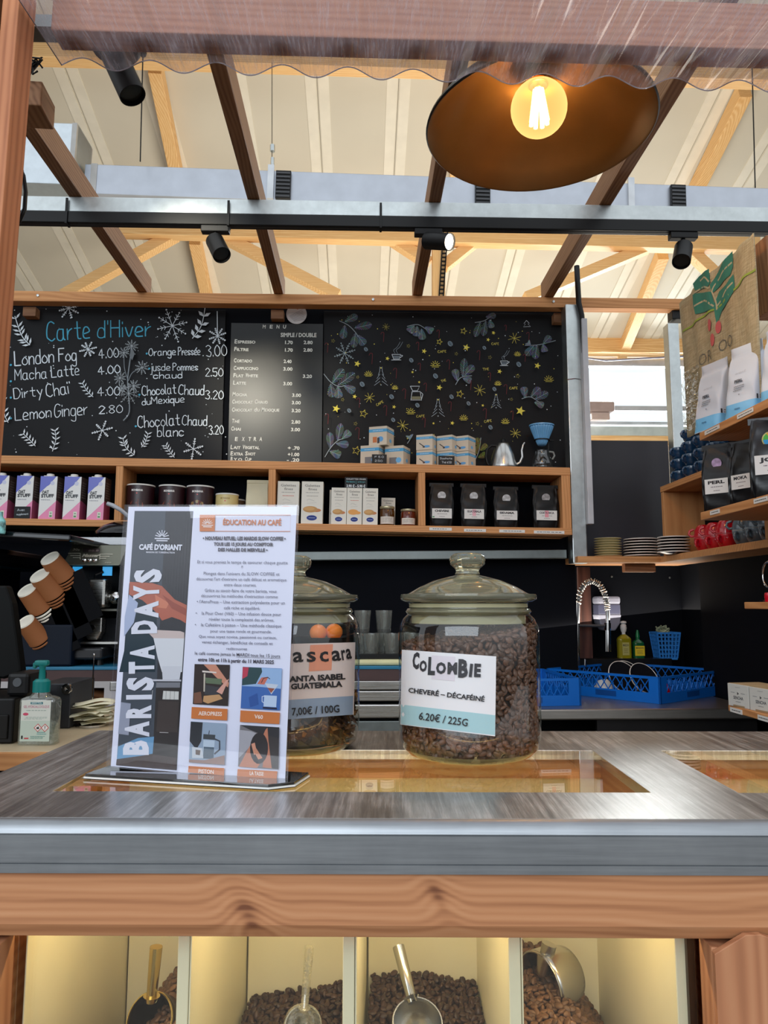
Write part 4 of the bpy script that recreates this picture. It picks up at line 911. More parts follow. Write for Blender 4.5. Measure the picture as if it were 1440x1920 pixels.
for px, w, l, s, n in ((711, .033, 'tiny black price card leaning on the pile of three boxes', 'INFUSION', '2.50 €'), (837.5, .036, 'tiny black price card in front of the stacked tea boxes', 'Sachets', 'Thé 6.50')):
    p = T(px, YF+.006); t = thing('price_card', l, 'card', p, rot=(R(-4), TILT, 0)); build('card', G().box(-w, w, 0, .0015, 0, .042), BLKM, t)
    q = Art(); q.hand(s, (-w*.8, .026), (w*.7, .027), .008, .0013, CH); q.hand(n.replace('€', '').replace(' ', ' '), (-w*.6, .008), (w*.6, .008), .009, .0013, CH); o = q.make('writing', t, CHALK); o.location = (0, -.0004, 0)
# gooseneck kettle
p = T(944, YF+.10); kt = thing('kettle', 'brushed steel gooseneck kettle with black lid knob and handle', 'kettle', p, rot=(0, TILT, 0))
build('kettle_body', G().lathe([(0, 0), (.061, 0), (.064, .004), (.063, .02), (.052, .07), (.040, .10), (.030, .118), (.022, .126), (0, .128)], 40), M('kettle_steel', (186, 186, 184), .26, 1, vary=.02), kt, smooth=50)
build('lid_knob', G().lathe([(0, .126), (.012, .126), (.009, .132), (.011, .142), (.006, .148), (0, .149)], 20), BLKM, kt, smooth=50)
build('spout', G().tube([(.055, -.01, .022), (.075, -.012, .034), (.085, -.014, .06), (.082, -.015, .09), (.088, -.016, .115), (.096, -.016, .127)], [.009, .0075, .006, .005, .0045, .004], 12), M('kettle_steel', (186, 186, 184), .26, 1, vary=.02), kt, smooth=60)
build('handle', G().tube([(-.030, 0, .112), (-.055, 0, .112), (-.075, 0, .095), (-.080, 0, .06), (-.074, 0, .03), (-.066, 0, .022)], .0065, 10), BLKM, kt, smooth=60)
# pour-over set
p = T(1017, YF+.10); dr = thing('dripper_stand', 'black pour-over stand on a scale, holding the blue dripper', 'stand', p, rot=(0, TILT, 0))
build('scale_base', G().box(-.115, .055, -.06, .07, 0, .010), BLK, dr, bevel=.003)
build('stand_pole', G().box(.030, .036, .012, .020, .010, .150), BLKM, dr)
build('ring_arm', G().lathe([(.030, .142), (.036, .142), (.036, .146), (.030, .146)], 32).box(.030, .056, .0, .012, .142, .146), BLKM, dr)
pd = thing('dripper', 'light blue ribbed cone dripper above the glass server', 'dripper', (p.x, p.y, p.z+.018), rot=(0, TILT, 0))
def rib(rf, z0): 
    def f(u, v):
        prof = rf(v); a = 2*PI*u; return (prof[0]*(1+.035*math.cos(24*a))*math.cos(a), prof[0]*(1+.035*math.cos(24*a))*math.sin(a), prof[1])
    return f
build('cone', G().grid(rib(lambda v: ((.016+.036*min(1, v*1.05)**.9), .100+.092*v), 0), 144, 8), M('blue_ceramic', (112, 176, 226), .25, coat=.4), pd, smooth=60, solid=.003)
build('rim', G().lathe([(.051, .188), (.058, .190), (.058, .195), (.050, .195)], 48), M('blue_ceramic', (112, 176, 226), .25), pd, smooth=50)
build('collar', G().lathe([(.020, .129), (.0295, .129), (.0295, .133), (.020, .133)], 32), M('blue_ceramic', (112, 176, 226), .25), pd, smooth=50)
GLASS = thin('thin_glass', (.98, 1, 1))
sv = thing('glass_server', 'clear glass coffee server under the blue dripper', 'carafe', (p.x, p.y, p.z+.0102), rot=(0, TILT, 0))
build('carafe', G().lathe([(0, .001), (.045, .001), (.050, .006), (.047, .03), (.036, .062), (.031, .075), (.033, .085)], 36), thin('server_glass', (.90, .93, .93), 1, .0, .08), sv, smooth=60, fix=False)
build('carafe_handle', G().tube([(.033, 0, .080), (.052, 0, .078), (.058, 0, .062), (.048, 0, .044)], .0045, 10), M('handle_glass', (190, 195, 190), .1, trans=.6), sv, smooth=60)

# steel column and conduit
p0 = at(1067, 800, y=3.36).x; p1 = at(1094, 800, y=3.36).x
co = thing('steel_column', 'galvanised square steel column at the right end of the chalkboards', 'column', ((p0+p1)/2, 3.40, 0))
build('column_tube', G().box(-(p1-p0)/2, (p1-p0)/2, -.04, .04, 1.475, 2.683), GALV, co, bevel=.004)
build('wire_wrap', G().tube([(-.036, -.043, 2.32), (0, -.043, 2.325), (.04, -.043, 2.32)], .0015, 5), CHROME, co)
x = at(1098, 800, y=3.37).x
cn = thing('conduit', 'narrow white cable conduit beside the steel column, with black pipe above', 'conduit', (x-.004, 3.34, 0))
build('trunking', G().box(-.013, .013, -.02, .02, at(1098, 985, y=3.38).z, 2.60), M('pvc_grey', (186, 186, 190), .4), cn, bevel=.003)
q0, q1_ = at(1083, 575, y=3.38), at(1074, 434, y=3.38)
build('black_pipe', G().tube([(0, 0, 2.4), (-.006, 0, 2.62), (-.018, 0, 2.68), (-.022, -.0, 2.86)], .0125, 10), BLKM, cn, smooth=50)
rl = build('wall_rail', G().box(-1.02, .935, 0, .04, -.020, .020), GALVD, None, (0, 3.42, 1.512), (0, R(-.55), 0), bevel=.003); tag(rl, 'grey galvanised rail on the black wall below the wall shelf', 'rail')
# ------------------------------------------------------------ right bay: panel, corner shelf, crockery
bp_ = build('notice_board', G().box(1.03, 1.50, 3.60, 3.615, 1.49, at(1180, 826, y=3.60).z), M('dark_panel', (30, 28, 36), .5, vary=.2, scale=3), bevel=.001)
tag(bp_, 'plain dark square board under the bright opening, right of the steel column', 'board')
pz = at(1266, 700, y=3.42)
wp = thing('steel_post', 'bright galvanised post left of the burlap sack with a black block on its top', 'post', (pz.x, 3.45, 0))
build('post_tube', G().box(-.024, .028, -.03, .03, 1.49, 2.62), GALV, wp, bevel=.003)
build('top_block', G().box(-.0, .07, -.03, .03, 2.64, 2.73), BLKM, wp, bevel=.004)
ZB = at(1180, 1043, y=3.32).z
XC = at(1237, 980, y=3.32).x
sh = build('corner_shelf', G().prism([(.955, 3.32), (XC, 3.32), (XC, 2.42), (XC+.19, 2.42), (XC+.19, 3.60), (.955, 3.60)], ZB-.027, ZB, 'z'), SHX['X'], bevel=.002)
tag(sh, 'wooden corner shelf board carrying the saucer stacks and the red and grey cups', 'shelf')
g = build('shelf_cleat', G().box(1.20, 1.34, 3.42, 3.46, ZB-.065, ZB-.028), JX['X'], sh)
cab = thing('cup_cabinet', 'open wooden cup cubby on the right wall, blue cups on top', 'cabinet', (XC, 0, 0))
ZT = at(1237, 913, y=3.30).z
build('top_board', G().box(0, .19, 2.42, 3.30, ZT-.026, ZT), SHX['Y'], cab, bevel=.002)
build('end_panel', G().box(.002, .188, 3.272, 3.298, ZB+.001, ZT-.026), SHX['Z'], cab, bevel=.002)
build('end_panel', G().box(.002, .188, 2.425, 2.452, ZB+.001, ZT-.026), SHX['Z'], cab, bevel=.002)
build('back_panel', G().box(.182, .19, 2.452, 3.272, ZB+.001, ZT-.026), BLACK, cab)
tag(build('dark_side_panel', G().box(1.53, 1.55, 1.2, 3.40, .86, 2.02), WALLM), 'black side panel of the kiosk behind the right hand shelves', 'panel')
tag(build('brown_board', G().box(at(1086, 1150, y=3.68).x, at(1109, 1150, y=3.68).x, 3.68, 3.70, 1.035, ZB-.030), wood('dark_red_wood', (78, 46, 38), (92, 56, 46), (54, 30, 26), 'Z', 20)), 'dark reddish upright board behind the spring tap', 'board')
# saucers
def saucer(r, col, rim, dark=None):
    t = thing('saucer', 'x', 'saucer')
    build('plate', G().lathe([(0, .001), (r*.5, .0), (r*.55, .0015), (r*.98, .0085), (r, .0095), (r*.985, .0105), (r*.55, .0045), (0, .004)], 48), M('glaze_'+col[0], col[1], .2, coat=.4, vary=.02), t, smooth=50)
    if rim: build('rim', G().lathe([(r*.97, .0070), (r*1.004, .0076), (r*1.008, .0112), (r*.985, .0120), (r*.965, .0108)], 48), M('rim_white', (225, 215, 205), .3), t, smooth=50)
    return t
NUM = ['bottom', 'second from below', 'third from below', 'fourth from below', 'fifth from below', 'sixth from below', 'seventh from below', 'eighth from below', 'top']
def stack(px, r, n, dz, src, grp, lab, z0=0, ys=3.44):
    p = at(px, 1036, y=ys)
    for i in range(n):
        o = src if i == 0 else copy_tree(src); place(o, (p.x+random.uniform(-.0015, .0015), ys, ZB+.0005+i*dz+z0), '%s, %s' % (lab, 'topmost' if i == n-1 else NUM[i]), grp)
stack(1140, .062, 8, .0112, saucer(.062, ('cream', (214, 204, 160)), False), 'cream saucers', 'small cream saucer beside the conduit')
stack(1203, .080, 6, .0125, saucer(.080, ('darkbrown', (34, 20, 24)), True), 'dark saucers with white rims, left stack', 'wide dark saucer in the middle stack')
stack(1264, .066, 6, .0125, saucer(.066, ('darkplum', (40, 22, 30)), True), 'dark saucers with white rims, right stack', 'dark saucer in the stack beside the red cups', 0, 3.19)
p = at(1203, 1036, y=3.44); top = saucer(.078, ('wine', (104, 16, 30)), True); place(top, (p.x, 3.44, ZB+.0005+6*.0125), 'wine red saucer lying on top of the wide dark saucers', 'dark saucers with white rims, left stack')
# cups
def cup(r, h, mat, rimm, dot=False):
    t = thing('cup', 'x', 'cup')
    build('bowl', G().lathe([(0, .001), (r*.55, 0), (r*.6, .002), (r*.78, h*.2), (r*.93, h*.5), (r, h*.85), (r, h), (r*.95, h), (r*.94, h*.85), (r*.86, h*.5), (r*.68, h*.18), (0, h*.1)], 40), mat, t, smooth=50)
    build('lip', G().lathe([(r*.945, h*1.0), (r*1.005, h*.985), (r*1.005, h*1.01), (r*.945, h*1.01)], 40), rimm, t, smooth=50)
    build('handle', G().tube([(0, -r*.9, h*.82), (0, -r*1.22, h*.86), (0, -r*1.45, h*.66), (0, -r*1.36, h*.42), (0, -r*.95, h*.3)], r*.13, 10), mat, t, smooth=60)
    return t
rc = cup(.040, .052, RED, M('red_lip', (225, 96, 100), .25))
ec = 0
def putcup(src, first, x, y, z, inv, rz, lab, grp):
    o = src if first else copy_tree(src)
    o.rotation_euler = (PI, 0, rz) if inv else (0, 0, rz); o.location = (x, y, z); o['label'] = lab; o['group'] = grp; return o
xr = XC + .06
HR = .053
first = True
for i, (y, nm) in enumerate(((3.02, 'left'), (2.925, 'middle'), (2.83, 'right'))):
    putcup(rc, first, xr+.0, y, ZB+.0006, False, R(-60), 'red cup, %s one of the lower row' % nm, 'red cups'); first = False
    putcup(rc, False, xr+.0, y+.0, ZB+.0006+2*HR+.0005, True, R(60), 'red cup standing upside down, %s one in the row above' % nm, 'red cups')
for i, (y, nm) in enumerate(((2.99, 'left'), (2.895, 'right'))):
    putcup(rc, False, xr+.082, y+.02, ZB+.0006, False, R(-60), 'red cup in the back row, %s one' % nm, 'red cups')
GGL = M('grey_glaze', (88, 104, 116), .15, coat=.5); gc = cup(.040, .052, GGL, M('grey_lip', (190, 200, 205), .25))
first = True
for i, (y, nm) in enumerate(((2.70, 'left'), (2.61, 'middle'), (2.52, 'right'))):
    putcup(gc, first, xr, y, ZB+.0006, False, R(-60), 'grey cup, %s one of the lower row' % nm, 'grey cups'); first = False
    putcup(gc, False, xr, y, ZB+.0006+2*HR+.0005, True, R(60), 'grey cup turned upside down, %s one of the upper row' % nm, 'grey cups')
BGL = M('blue_glaze', (24, 58, 92), .15, coat=.5, vary=.1, scale=40); bc = cup(.034, .050, BGL, M('blue_lip', (120, 150, 175), .25))
first = True
for j, y in enumerate((3.20, 3.08, 2.97, 2.86)):
    for k in range(3 if j == 0 else 4 if j < 3 else 3):
        putcup(bc, first, XC+.05+.0*j, y, ZT+.0008+k*.0515, False, R(-70), 'dark blue cup, %s of the %s stack on the cubby top' % (['lowest', 'second', 'third', 'fourth'][k], ['far left', 'second', 'third', 'nearest'][j]), 'dark blue cups'); first = False
for j, y in enumerate((3.14, 2.98)):
    for k in range(3): putcup(bc, False, XC+.13, y, ZT+.0008+k*.0515, False, R(-40), 'dark blue cup in the rear row, %s of the %s stack' % (['lowest', 'second', 'top'][k], ['farther', 'nearer'][j]), 'dark blue cups')

# near shelves at right with bags
XS = 1.075
def nshelf(name, py, px, yfar, ynear, depth, label, hz=.026):
    z = at(px, py, y=yfar).z
    o = thing(name, label, 'shelf', (at(px, py, y=yfar).x, yfar, z))
    build('board', G().box(0, depth, -(yfar-ynear), 0, -hz, 0), SHX['Y'], o, bevel=.002); return o, z, o.location.x
s1, z1, x1 = nshelf('display_shelf', 812, 1311, 2.40, 1.45, .42, 'upper wooden shelf at right with white and blue coffee bags')
s2, z2, x2 = nshelf('display_shelf', 961, 1313, 2.40, 1.45, .42, 'lower wooden shelf at right with black coffee pouches')
s3, z3, x3 = nshelf('display_shelf', 1129, 1395, 2.25, 1.45, .38, 'short wooden shelf at the right edge under the cups cubby', .02)
s4, z4, x4 = nshelf('display_shelf', 1321, 1365, 2.20, 1.45, .40, 'low wooden shelf at right with two small white tea boxes', .018)
for s, z, x, items in ((s1, z1, x1, ((1322, 1350, 812.0), (1383, 1414, 783))), (s2, z2, x2, ((1332, 1350, 958), (1414, 1440, 938))), (s4, z4, x4, ((1370, 1392, 1331), (1422, 1445, 1350)))):
    for k, (a, b, py) in enumerate(items):
        pa = at(a, py, x=x); pb = at(b, py, x=x); w = abs(pa.y-pb.y)
        label_strip(s, (-.0006, (pa.y+pb.y)/2-s.location.y, -.011), w, .013, 20+k, rz=-PI/2)
for z in (z1, z2):
    tag(build('shelf_bracket', G().lathe([(0, 0), (.07, 0), (.075, -.008), (.06, -.02), (0, -.022)], 28).box(-.02, .3, -.015, .015, -.02, -.002), BLKM, None, (x1+.17, 1.86, z-.027)), 'black bracket under the %s bag shelf' % ('upper' if z == z1 else 'lower'), 'bracket')
WBM = M('white_bag', (204, 210, 220), .45, vary=.02, bump=.05)
def white_bag(w, h, dp):
    t = thing('coffee_bag', 'x', 'bag')
    def f(u, v):
        a = 2*PI*u; ca, sa = math.cos(a), math.sin(a); p = .3; k = max(0, (1-v/.86))
        b = (k**.55) if v < .86 else 0
        return (math.copysign(abs(ca)**p, ca)*w*(1-.05*math.sin(PI*min(v, 1))), math.copysign(abs(sa)**p, sa)*(dp*b+.002)+.0015*math.sin(v*17+u*20), v*h)
    def inband(f, v0, v1):
        return lambda u, v: f(u, v0+(v1-v0)*v)
    build('bag_body', G().grid(inband(f, .0, 1), 48, 30), WBM, t, smooth=60)
    f2 = lambda u, v: tuple(c*1.004 if i < 2 else c for i, c in enumerate(f(u, v)))
    build('blue_band', G().grid(inband(f2, .01, .20), 48, 6), M('sky_blue_print', (116, 184, 226), .45), t, smooth=60)
    q = Art(); g = (120, 124, 132)
    q.hand("oriant", (-w*.35, h*.60), (w*.3, h*.60), h*.035, .0008, (150, 152, 160)); q.text('PERL', (-w*.32, h*.475), (w*.2, h*.475), h*.04, (60, 62, 70), .04); q.scribble((-w*.4, h*.36), (w*.3, h*.44), 3, g, 4); q.disc(0, h*.31, .0022, g, 8)
    q.scribble((-w*.2, h*.10), (w*.25, h*.14), 1, (60, 110, 150), 4)
    g_ = q.g; g_.v = [(x, f(.75, max(0, min(1, z/h)))[1]+y-.0028, z) for x, y, z in g_.v]
    build('front_print', g_, PRINT, t, fix=False)
    q = Art(); q.disc(0, h*.34, .008, (70, 74, 84), 10); q.scribble((-dp*.6, h*.2), (dp*.6, h*.26), 2, g, 6); q.rect((-dp*.75, h*.2), (-dp*.62, h*.26), (40, 42, 48))
    o = q.make('side_print', t, PRINT); o.location = (w*.985, 0, 0); o.rotation_euler = (0, 0, PI/2); 
    return t
wb = white_bag(.060, .235, .05)
def put(o, px, y, z, lab, grp, rz, sx=None):
    p = at(px, 900, y=y); o.location = (p.x, y, z+.0006); o['label'] = lab; o['group'] = grp; o.rotation_euler = (0, 0, R(rz)); return o
def bagpos(px, py, x): return at(px, py, x=x)
pa = at(1346, 806, x=x1+.055); put(wb, 0, pa.y, z1, 'white coffee bag with blue foot, farthest left on the upper shelf', 'white coffee bags', -74); wb.location.x = pa.x
pb = at(1408, 786, x=x1+.075); o = copy_tree(wb); put(o, 0, pb.y, z1, 'white coffee bag showing its side fold, middle of the upper shelf', 'white coffee bags', -70); o.location.x = pb.x; o.scale = (1.0, 1.0, 1.0)
pc = at(1478, 760, x=x1+.10); o = copy_tree(wb); put(o, 0, pc.y, z1, 'white coffee bag cut off by the right edge of the picture', 'white coffee bags', -72); o.location.x = pc.x
pc = at(1452, 775, x=x1+.26); o = copy_tree(wb); put(o, 0, pc.y+.0, z1, 'white coffee bag in the second row behind the cut-off one', 'white coffee bags', -44); o.location.x = pc.x
t = pouch(.052, .215, BPG, None, .028, topw=1.0); pouch_print(t, .052, .215, .028, .0155, .036, ('PERL', None), (196, 170, 206), .70, (.24, .46))
pa = at(1352, 952, x=x2+.045); put(t, 0, pa.y, z2, 'black pouch with pale violet sticker, left on the lower shelf', 'black pouches on the right shelf', -46); t.location.x = pa.x
t = pouch(.046, .200, BPG, None, .026); pouch_print(t, .046, .200, .026, .001, .032, ('MOKA', None), (60, 60, 60), .70, (.24, .46))
pa = at(1402, 940, x=x2+.065); put(t, 0, pa.y, z2, 'shiny black pouch with grey label, second on the lower shelf', 'black pouches on the right shelf', -64); t.location.x = pa.x
t = pouch(.058, .225, BPG, None, .03); pouch_print(t, .058, .225, .03, .022, .042, ('JOY', None), (200, 190, 120), .70, (.26, .50))
st = [c for c in KIDS(t) if c.name.startswith('sticker')][0]
g = G(); 
for k, c in enumerate(((230, 60, 50), (240, 170, 40), (90, 190, 80), (60, 160, 220), (200, 90, 190), (240, 220, 60))):
    a0, a1 = 2*PI*k/6, 2*PI*(k+1)/6; g.add([(0, 0, .0012), (.019*math.cos(a0), .019*math.sin(a0), .0012), (.019*math.cos((a0+a1)/2), .019*math.sin((a0+a1)/2), .0012), (.019*math.cos(a1), .019*math.sin(a1), .0012)], [(0, 1, 2, 3)], c)
build('rainbow_print', g, GPRINT, st, fix=False)
pa = at(1452, 918, x=x2+.045); put(t, 0, pa.y, z2, 'black pouch with rainbow round sticker at the right edge of the picture', 'black pouches on the right shelf', -34); t.location.x = pa.x
# ring and red pot on the short shelf
pr = at(1446, 1128, x=x3+.05)
t = thing('cup_tree', 'chrome wire ring stand on the short shelf at the right edge', 'stand', (pr.x, pr.y, z3+.0006))
build('base', G().lathe([(0, 0), (.03, 0), (.03, .006), (0, .006)], 24), CHROME, t)
c = at(1444, 1078, x=pr.x); dz = c.z-z3
build('ring', G().tube([(.0, .038*math.cos(a), dz+.038*math.sin(a)) for a in [2*PI*k/32 for k in range(33)]], .0035, 8, False), CHROME, t, smooth=60)
build('rod', G().tube([(0, 0, .005), (0, 0, dz-.037)], .003, 8), CHROME, t)
tag(build('red_tin', G().lathe([(0, 0), (.016, 0), (.017, .02), (.015, .026), (0, .027)], 24), RED, None, (pr.x-.025, pr.y-.045, z3+.0006), smooth=40), 'little red tin under the chrome ring at the right edge', 'tin')
# tea boxes on the low shelf
def teabox():
    t = thing('tea_box', 'x', 'box'); w, dp, h = .046, .05, .062
    build('box', G().box(-w, w, -dp, dp, 0, h), M('tea_white', (206, 204, 196), .6, vary=.02), t, bevel=.001)
    build('kraft_band', G().box(-w*1.004, w*1.004, -dp*.9, dp*1.003, h*.985, h*1.01), M('kraft', (186, 160, 120), .7), t)
    q = Art(); q.disc(0, h*.6, .005, (60, 60, 60), 3); q.scribble((-w*.7, h*.58), (-w*.25, h*.66), 1, (150, 150, 150), 1); q.scribble((w*.25, h*.58), (w*.7, h*.66), 1, (150, 150, 150), 2)
    q.text('SENCHA', (-w*.45, h*.34), (w*.5, h*.34), h*.13, (80, 80, 84), .02); q.scribble((-w*.25, h*.2), (w*.25, h*.26), 1, (120, 120, 120), 3); q.rect((-w*.5, .0), (w*.6, h*.08), (160, 134, 100)); q.scribble((-w*.25, h*.85), (w*.25, h*.9), 1, (150, 150, 150), 3)
    o = q.make('front_print', t, PRINT); o.location = (0, -dp-.0003, 0); return t
tb = teabox(); pa = at(1404, 1334, x=x4+.05); put(tb, 0, pa.y-.035, z4, 'small white tea box, left of the two on the low shelf', 'white tea boxes', -82); tb.location.x = pa.x
pb = at(1452, 1346, x=x4+.055); o = copy_tree(tb); put(o, 0, pa.y-.035-.099, z4, 'small white tea box cut off by the right edge, on the low shelf', 'white tea boxes', -82); o.location.x = pa.x+.012

# burlap sack
t_ = NT('burlap'); n1 = t_.noise(t_.coord((60, 60, 4)), 6, 4); n2 = t_.noise(t_.coord((4, 4, 60)), 6, 4)
f_ = t_.math('ADD', t_.math('MULTIPLY', n1, .5), t_.math('MULTIPLY', n2, .5)); t_.link(t_.ramp(f_, [(.35, (150, 134, 100)), (.65, (196, 182, 148))]), t_.b.inputs['Base Color']); t_.b.inputs['Roughness'].default_value = .8; t_.bump(f_, .5, .003); BUR = t_.m
XK = 1.2
ya, yb = at(1278, 560, x=XK).y, at(1420, 437, x=XK).y
zt = at(1420, 437, x=XK).z; zl = at(1280, 826, x=XK).z
sk = thing('burlap_sack', 'burlap coffee sack with painted green leaves and red drops hanging at right', 'sack', (XK, ya, zl))
Ls, Hs = ya-yb, zt-zl
def fold(u, v): return .010*math.sin(u*9+1)*(.4+.6*(1-v)) + .004*math.sin(u*31+v*3)
build('cloth', G().grid(lambda u, v: (-.012+fold(u, v), -u*Ls, v*Hs), 40, 24), BUR, sk, smooth=60, solid=.004, fix=False)
fr = Matrix.Translation((XK-.012, ya, zl)) @ Matrix.Rotation(-PI/2, 4, 'Z')
q = Art(fr); GN = (58, 128, 112)
def zk(x, y): return (1280+x*160/768, 430+y*400/1920)
U = lambda pts: [q.uv(*zk(*p)) for p in pts]
q.line(U(spline([(5, 920), (120, 840), (260, 745), (330, 700), (450, 550), (560, 430), (668, 362)], 4)), .007, (150, 172, 70))
for poly in ([(440, 195), (445, 330), (430, 410), (330, 520), (285, 580), (270, 500), (320, 390), (390, 270)], [(450, 400), (462, 540), (420, 640), (350, 740), (325, 860), (312, 780), (300, 680), (330, 560), (400, 500)],
             [(260, 355), (272, 480), (255, 520), (130, 550), (115, 490), (160, 420)], [(110, 580), (200, 570), (280, 560), (300, 650), (315, 710), (230, 740), (140, 765), (115, 680)]): q.poly(U(poly), GN)
TANL = (186, 178, 146)
for ln in ([(435, 300), (360, 400), (300, 500), (285, 560)], [(150, 480), (220, 430), (262, 470)], [(112, 585), (200, 520), (265, 530)], [(130, 690), (220, 640), (300, 690)], [(445, 480), (380, 580), (320, 690)], [(285, 560), (310, 640), (320, 720)]): q.line(U(spline(ln, 4)), .006, TANL)
q.line(U([(325, 800), (325, 900)]), .006, GN)
for x, y in ((272, 862), (300, 995), (335, 880)): u = q.uv(*zk(x, y)); q.disc(u[0], u[1], .013, (198, 96, 96), 12, .022)
q.textpx('OO', 1352, 661, 1374, 646, 13, (84, 84, 84), -.02); q.textpx('OR', 1318, 688, 1340, 674, 12, (96, 96, 92), -.02)
g = q.g
def refine(g, lim=.03):
    """split long faces so the print follows the folds"""
    bm = bmesh.new(); vs = [bm.verts.new(v) for v in g.v]; lay = bm.faces.layers.int.new('c'); cols = []
    for f, c in zip(g.f, g.c):
        try: ff = bm.faces.new([vs[i] for i in f])
        except ValueError: continue
        cols.append(c); ff[lay] = len(cols)-1
    bmesh.ops.triangulate(bm, faces=bm.faces)
    for _ in range(4):
        es = [e for e in bm.edges if e.calc_length() > lim]
        if es: bmesh.ops.subdivide_edges(bm, edges=es, cuts=1); bmesh.ops.triangulate(bm, faces=bm.faces)
    bm.verts.index_update(); n = G(); n.v = [tuple(v.co) for v in bm.verts]; n.f = [tuple(v.index for v in f.verts) for f in bm.faces]; n.c = [cols[f[lay]] for f in bm.faces]; bm.free(); return n
g = refine(g); g.v = [(-.0165+fold(u/Ls, v/Hs)+y*1.0, -u, v) for u, y, v in g.v]
build('painted_print', g, CHALK, sk, fix=False)
tag(build('hanging_rod', G().tube([(XK+.012, 2.24, zt-.01), (XK+.012, ya-.01, zt-.01)], .006, 8), BLKM), 'thin dark rod from which the burlap sack hangs', 'rod')
p = at(1434, 500, x=XK+.05); tag(build('hanger_board', G().box(-.03, .03, -.05, .05, -.14, .10), JX['Z'], None, (XK+.085, 2.25, p.z), bevel=.003), 'brown wooden hanger board right of the sack at the right edge of the picture', 'board')
pl_ = thing('plastic_wrap', 'crumpled clear plastic wrap over the lower left of the burlap sack', 'wrap', (XK-.022, at(1300, 760, x=XK).y+.06, zl-.0))
r = random.Random(4)
build('film', G().grid(lambda u, v: (.012*mnoise.noise(Vector((u*9, v*14, 1)))+.004*mnoise.noise(Vector((u*30, v*40, 3))), -.03-u*.13, .01+v*.22), 40, 50), thin('crinkle_film', (.95, .95, .92), 1, .05, .16), pl_, smooth=30, fix=False)

# ------------------------------------------------------------ sink side
ZS = .90
sc = thing('sink_counter', 'stainless steel sink counter at the back right', 'counter', (0, 0, 0))
build('worktop', G().prism([(.40, 2.9), (1.52, 2.9), (1.52, 3.855), (1.01, 3.855), (1.01, 3.515), (.40, 3.515)], ZS-.04, ZS, 'z'), steel('sink_steel', (176, 173, 168), .34, (1, 30, 30)), sc, bevel=.006)
build('apron', G().box(.90, 1.52, 2.94, 2.96, .55, ZS-.04), M('dark_steel', (46, 45, 46), .35, .7), sc)
build('cabinet_body', G().box(.40, 1.52, 3.2, 3.50, .02, ZS-.04), BLACK, sc)
build('upstand', G().box(1.01, 1.52, 3.72, 3.855, ZS, 1.03), M('upstand_black', (16, 17, 20), .3), sc, bevel=.003)
BLUEP = M('rack_blue', (14, 104, 196), .35, vary=.03)
def rack(L, label, loc, rz):
    t = thing('dish_rack', label, 'rack', loc, rz); h = .105; hb = .04; th = .008
    g = G()
    for (x0, x1, y0, y1) in ((0, L, 0, th), (0, L, L-th, L), (0, th, 0, L), (L-th, L, 0, L)): g.box(x0, x1, y0, y1, 0, hb); g.box(x0, x1, y0, y1, h-.010, h)
    for cx, cy in ((0, 0), (L-.05, 0), (0, L-.05), (L-.05, L-.05)): 
        ex = 0 if cx == 0 else L-th; ey = 0 if cy == 0 else L-th
        g.box(cx, cx+.05, ey, ey+th, hb, h-.01); g.box(ex, ex+th, cy, cy+.05, hb, h-.01)
    build('frame', g, BLUEP, t)
    g = G(); n = 12
    for side in range(4):
        for i in range(n):
            for s in (-1, 1):
                a = .05+(L-.10)*(i+.5-.5*s)/n; b = .05+(L-.10)*(i+.5+.5*s)/n; z0, z1 = hb, h-.01
                if side == 0: P, Q = (a, th/2, z0), (b, th/2, z1)
                elif side == 1: P, Q = (a, L-th/2, z0), (b, L-th/2, z1)
                elif side == 2: P, Q = (th/2, a, z0), (th/2, b, z1)
                else: P, Q = (L-th/2, a, z0), (L-th/2, b, z1)
                g.bar(P, Q, .004, .003)
    o = build('lattice', g, BLUEP, t, kind='stuff')
    g = G()
    for i in range(13): x = .02+(L-.04)*i/12; g.box(x-.003, x+.003, .01, L-.01, .012, .018); g.box(.01, L-.01, x-.003, x+.003, .012, .018)
    build('grid_floor', g, BLUEP, t)
    g = G()
    for i in range(8):
        for j in range(8): x = .05+(L-.1)*i/7; y = .05+(L-.1)*j/7; g.tube([(x, y, .015), (x, y, .065)], [.005, .002], 5)
    build('pegs', g, BLUEP, t, kind='stuff')
    for x in (L*.45,): 
        build('grip', G().box(x-.05, x+.05, -.001, .002, .012, .034), M('grip_dark', (10, 70, 140), .4), t); build('grip', G().box(-.001, .002, x-.05, x+.05, .012, .034), M('grip_dark', (10, 70, 140), .4), t)
    return t
rk = rack(.56, 'large blue dish rack with criss-cross sides, holding plates, on the sink counter', (1.185, 3.03, ZS+.0006), R(38))
rack(.46, 'blue dish rack partly hidden behind the right glass jar', (.86, 3.0, ZS+.0006), R(95))
def inrack(u, v, z): a = R(38); return Vector((1.185+u*math.cos(a)-v*math.sin(a), 3.03+u*math.sin(a)+v*math.cos(a), ZS+z))
for (u, v, tl, rr, lab) in ((.14, .26, 62, .075, 'black plate with white rim standing in the blue rack, left'), (.17, .18, 60, .070, 'black plate with white rim standing in the blue rack, front'), (.21, .28, 55, .075, 'black plate with white rim standing in the blue rack, rear')):
    o = saucer(rr, ('rackblack', (24, 24, 28)), True); place(o, inrack(u, v, .075), lab, 'plates drying in the blue rack', (R(tl), 0, R(20)))
o = cup(.036, .05, RED, M('red_lip', (225, 96, 100), .25)); place(o, inrack(.12, .07, .07), 'red cup lying upside down in the blue rack', None, (PI*.9, 0, R(30)))
o = cup(.036, .05, M('white_glaze', (214, 210, 204), .2), WHITE); place(o, inrack(.05, .30, .07), 'white cup upside down at the left side of the blue rack', None, (PI*.92, 0, R(30)))
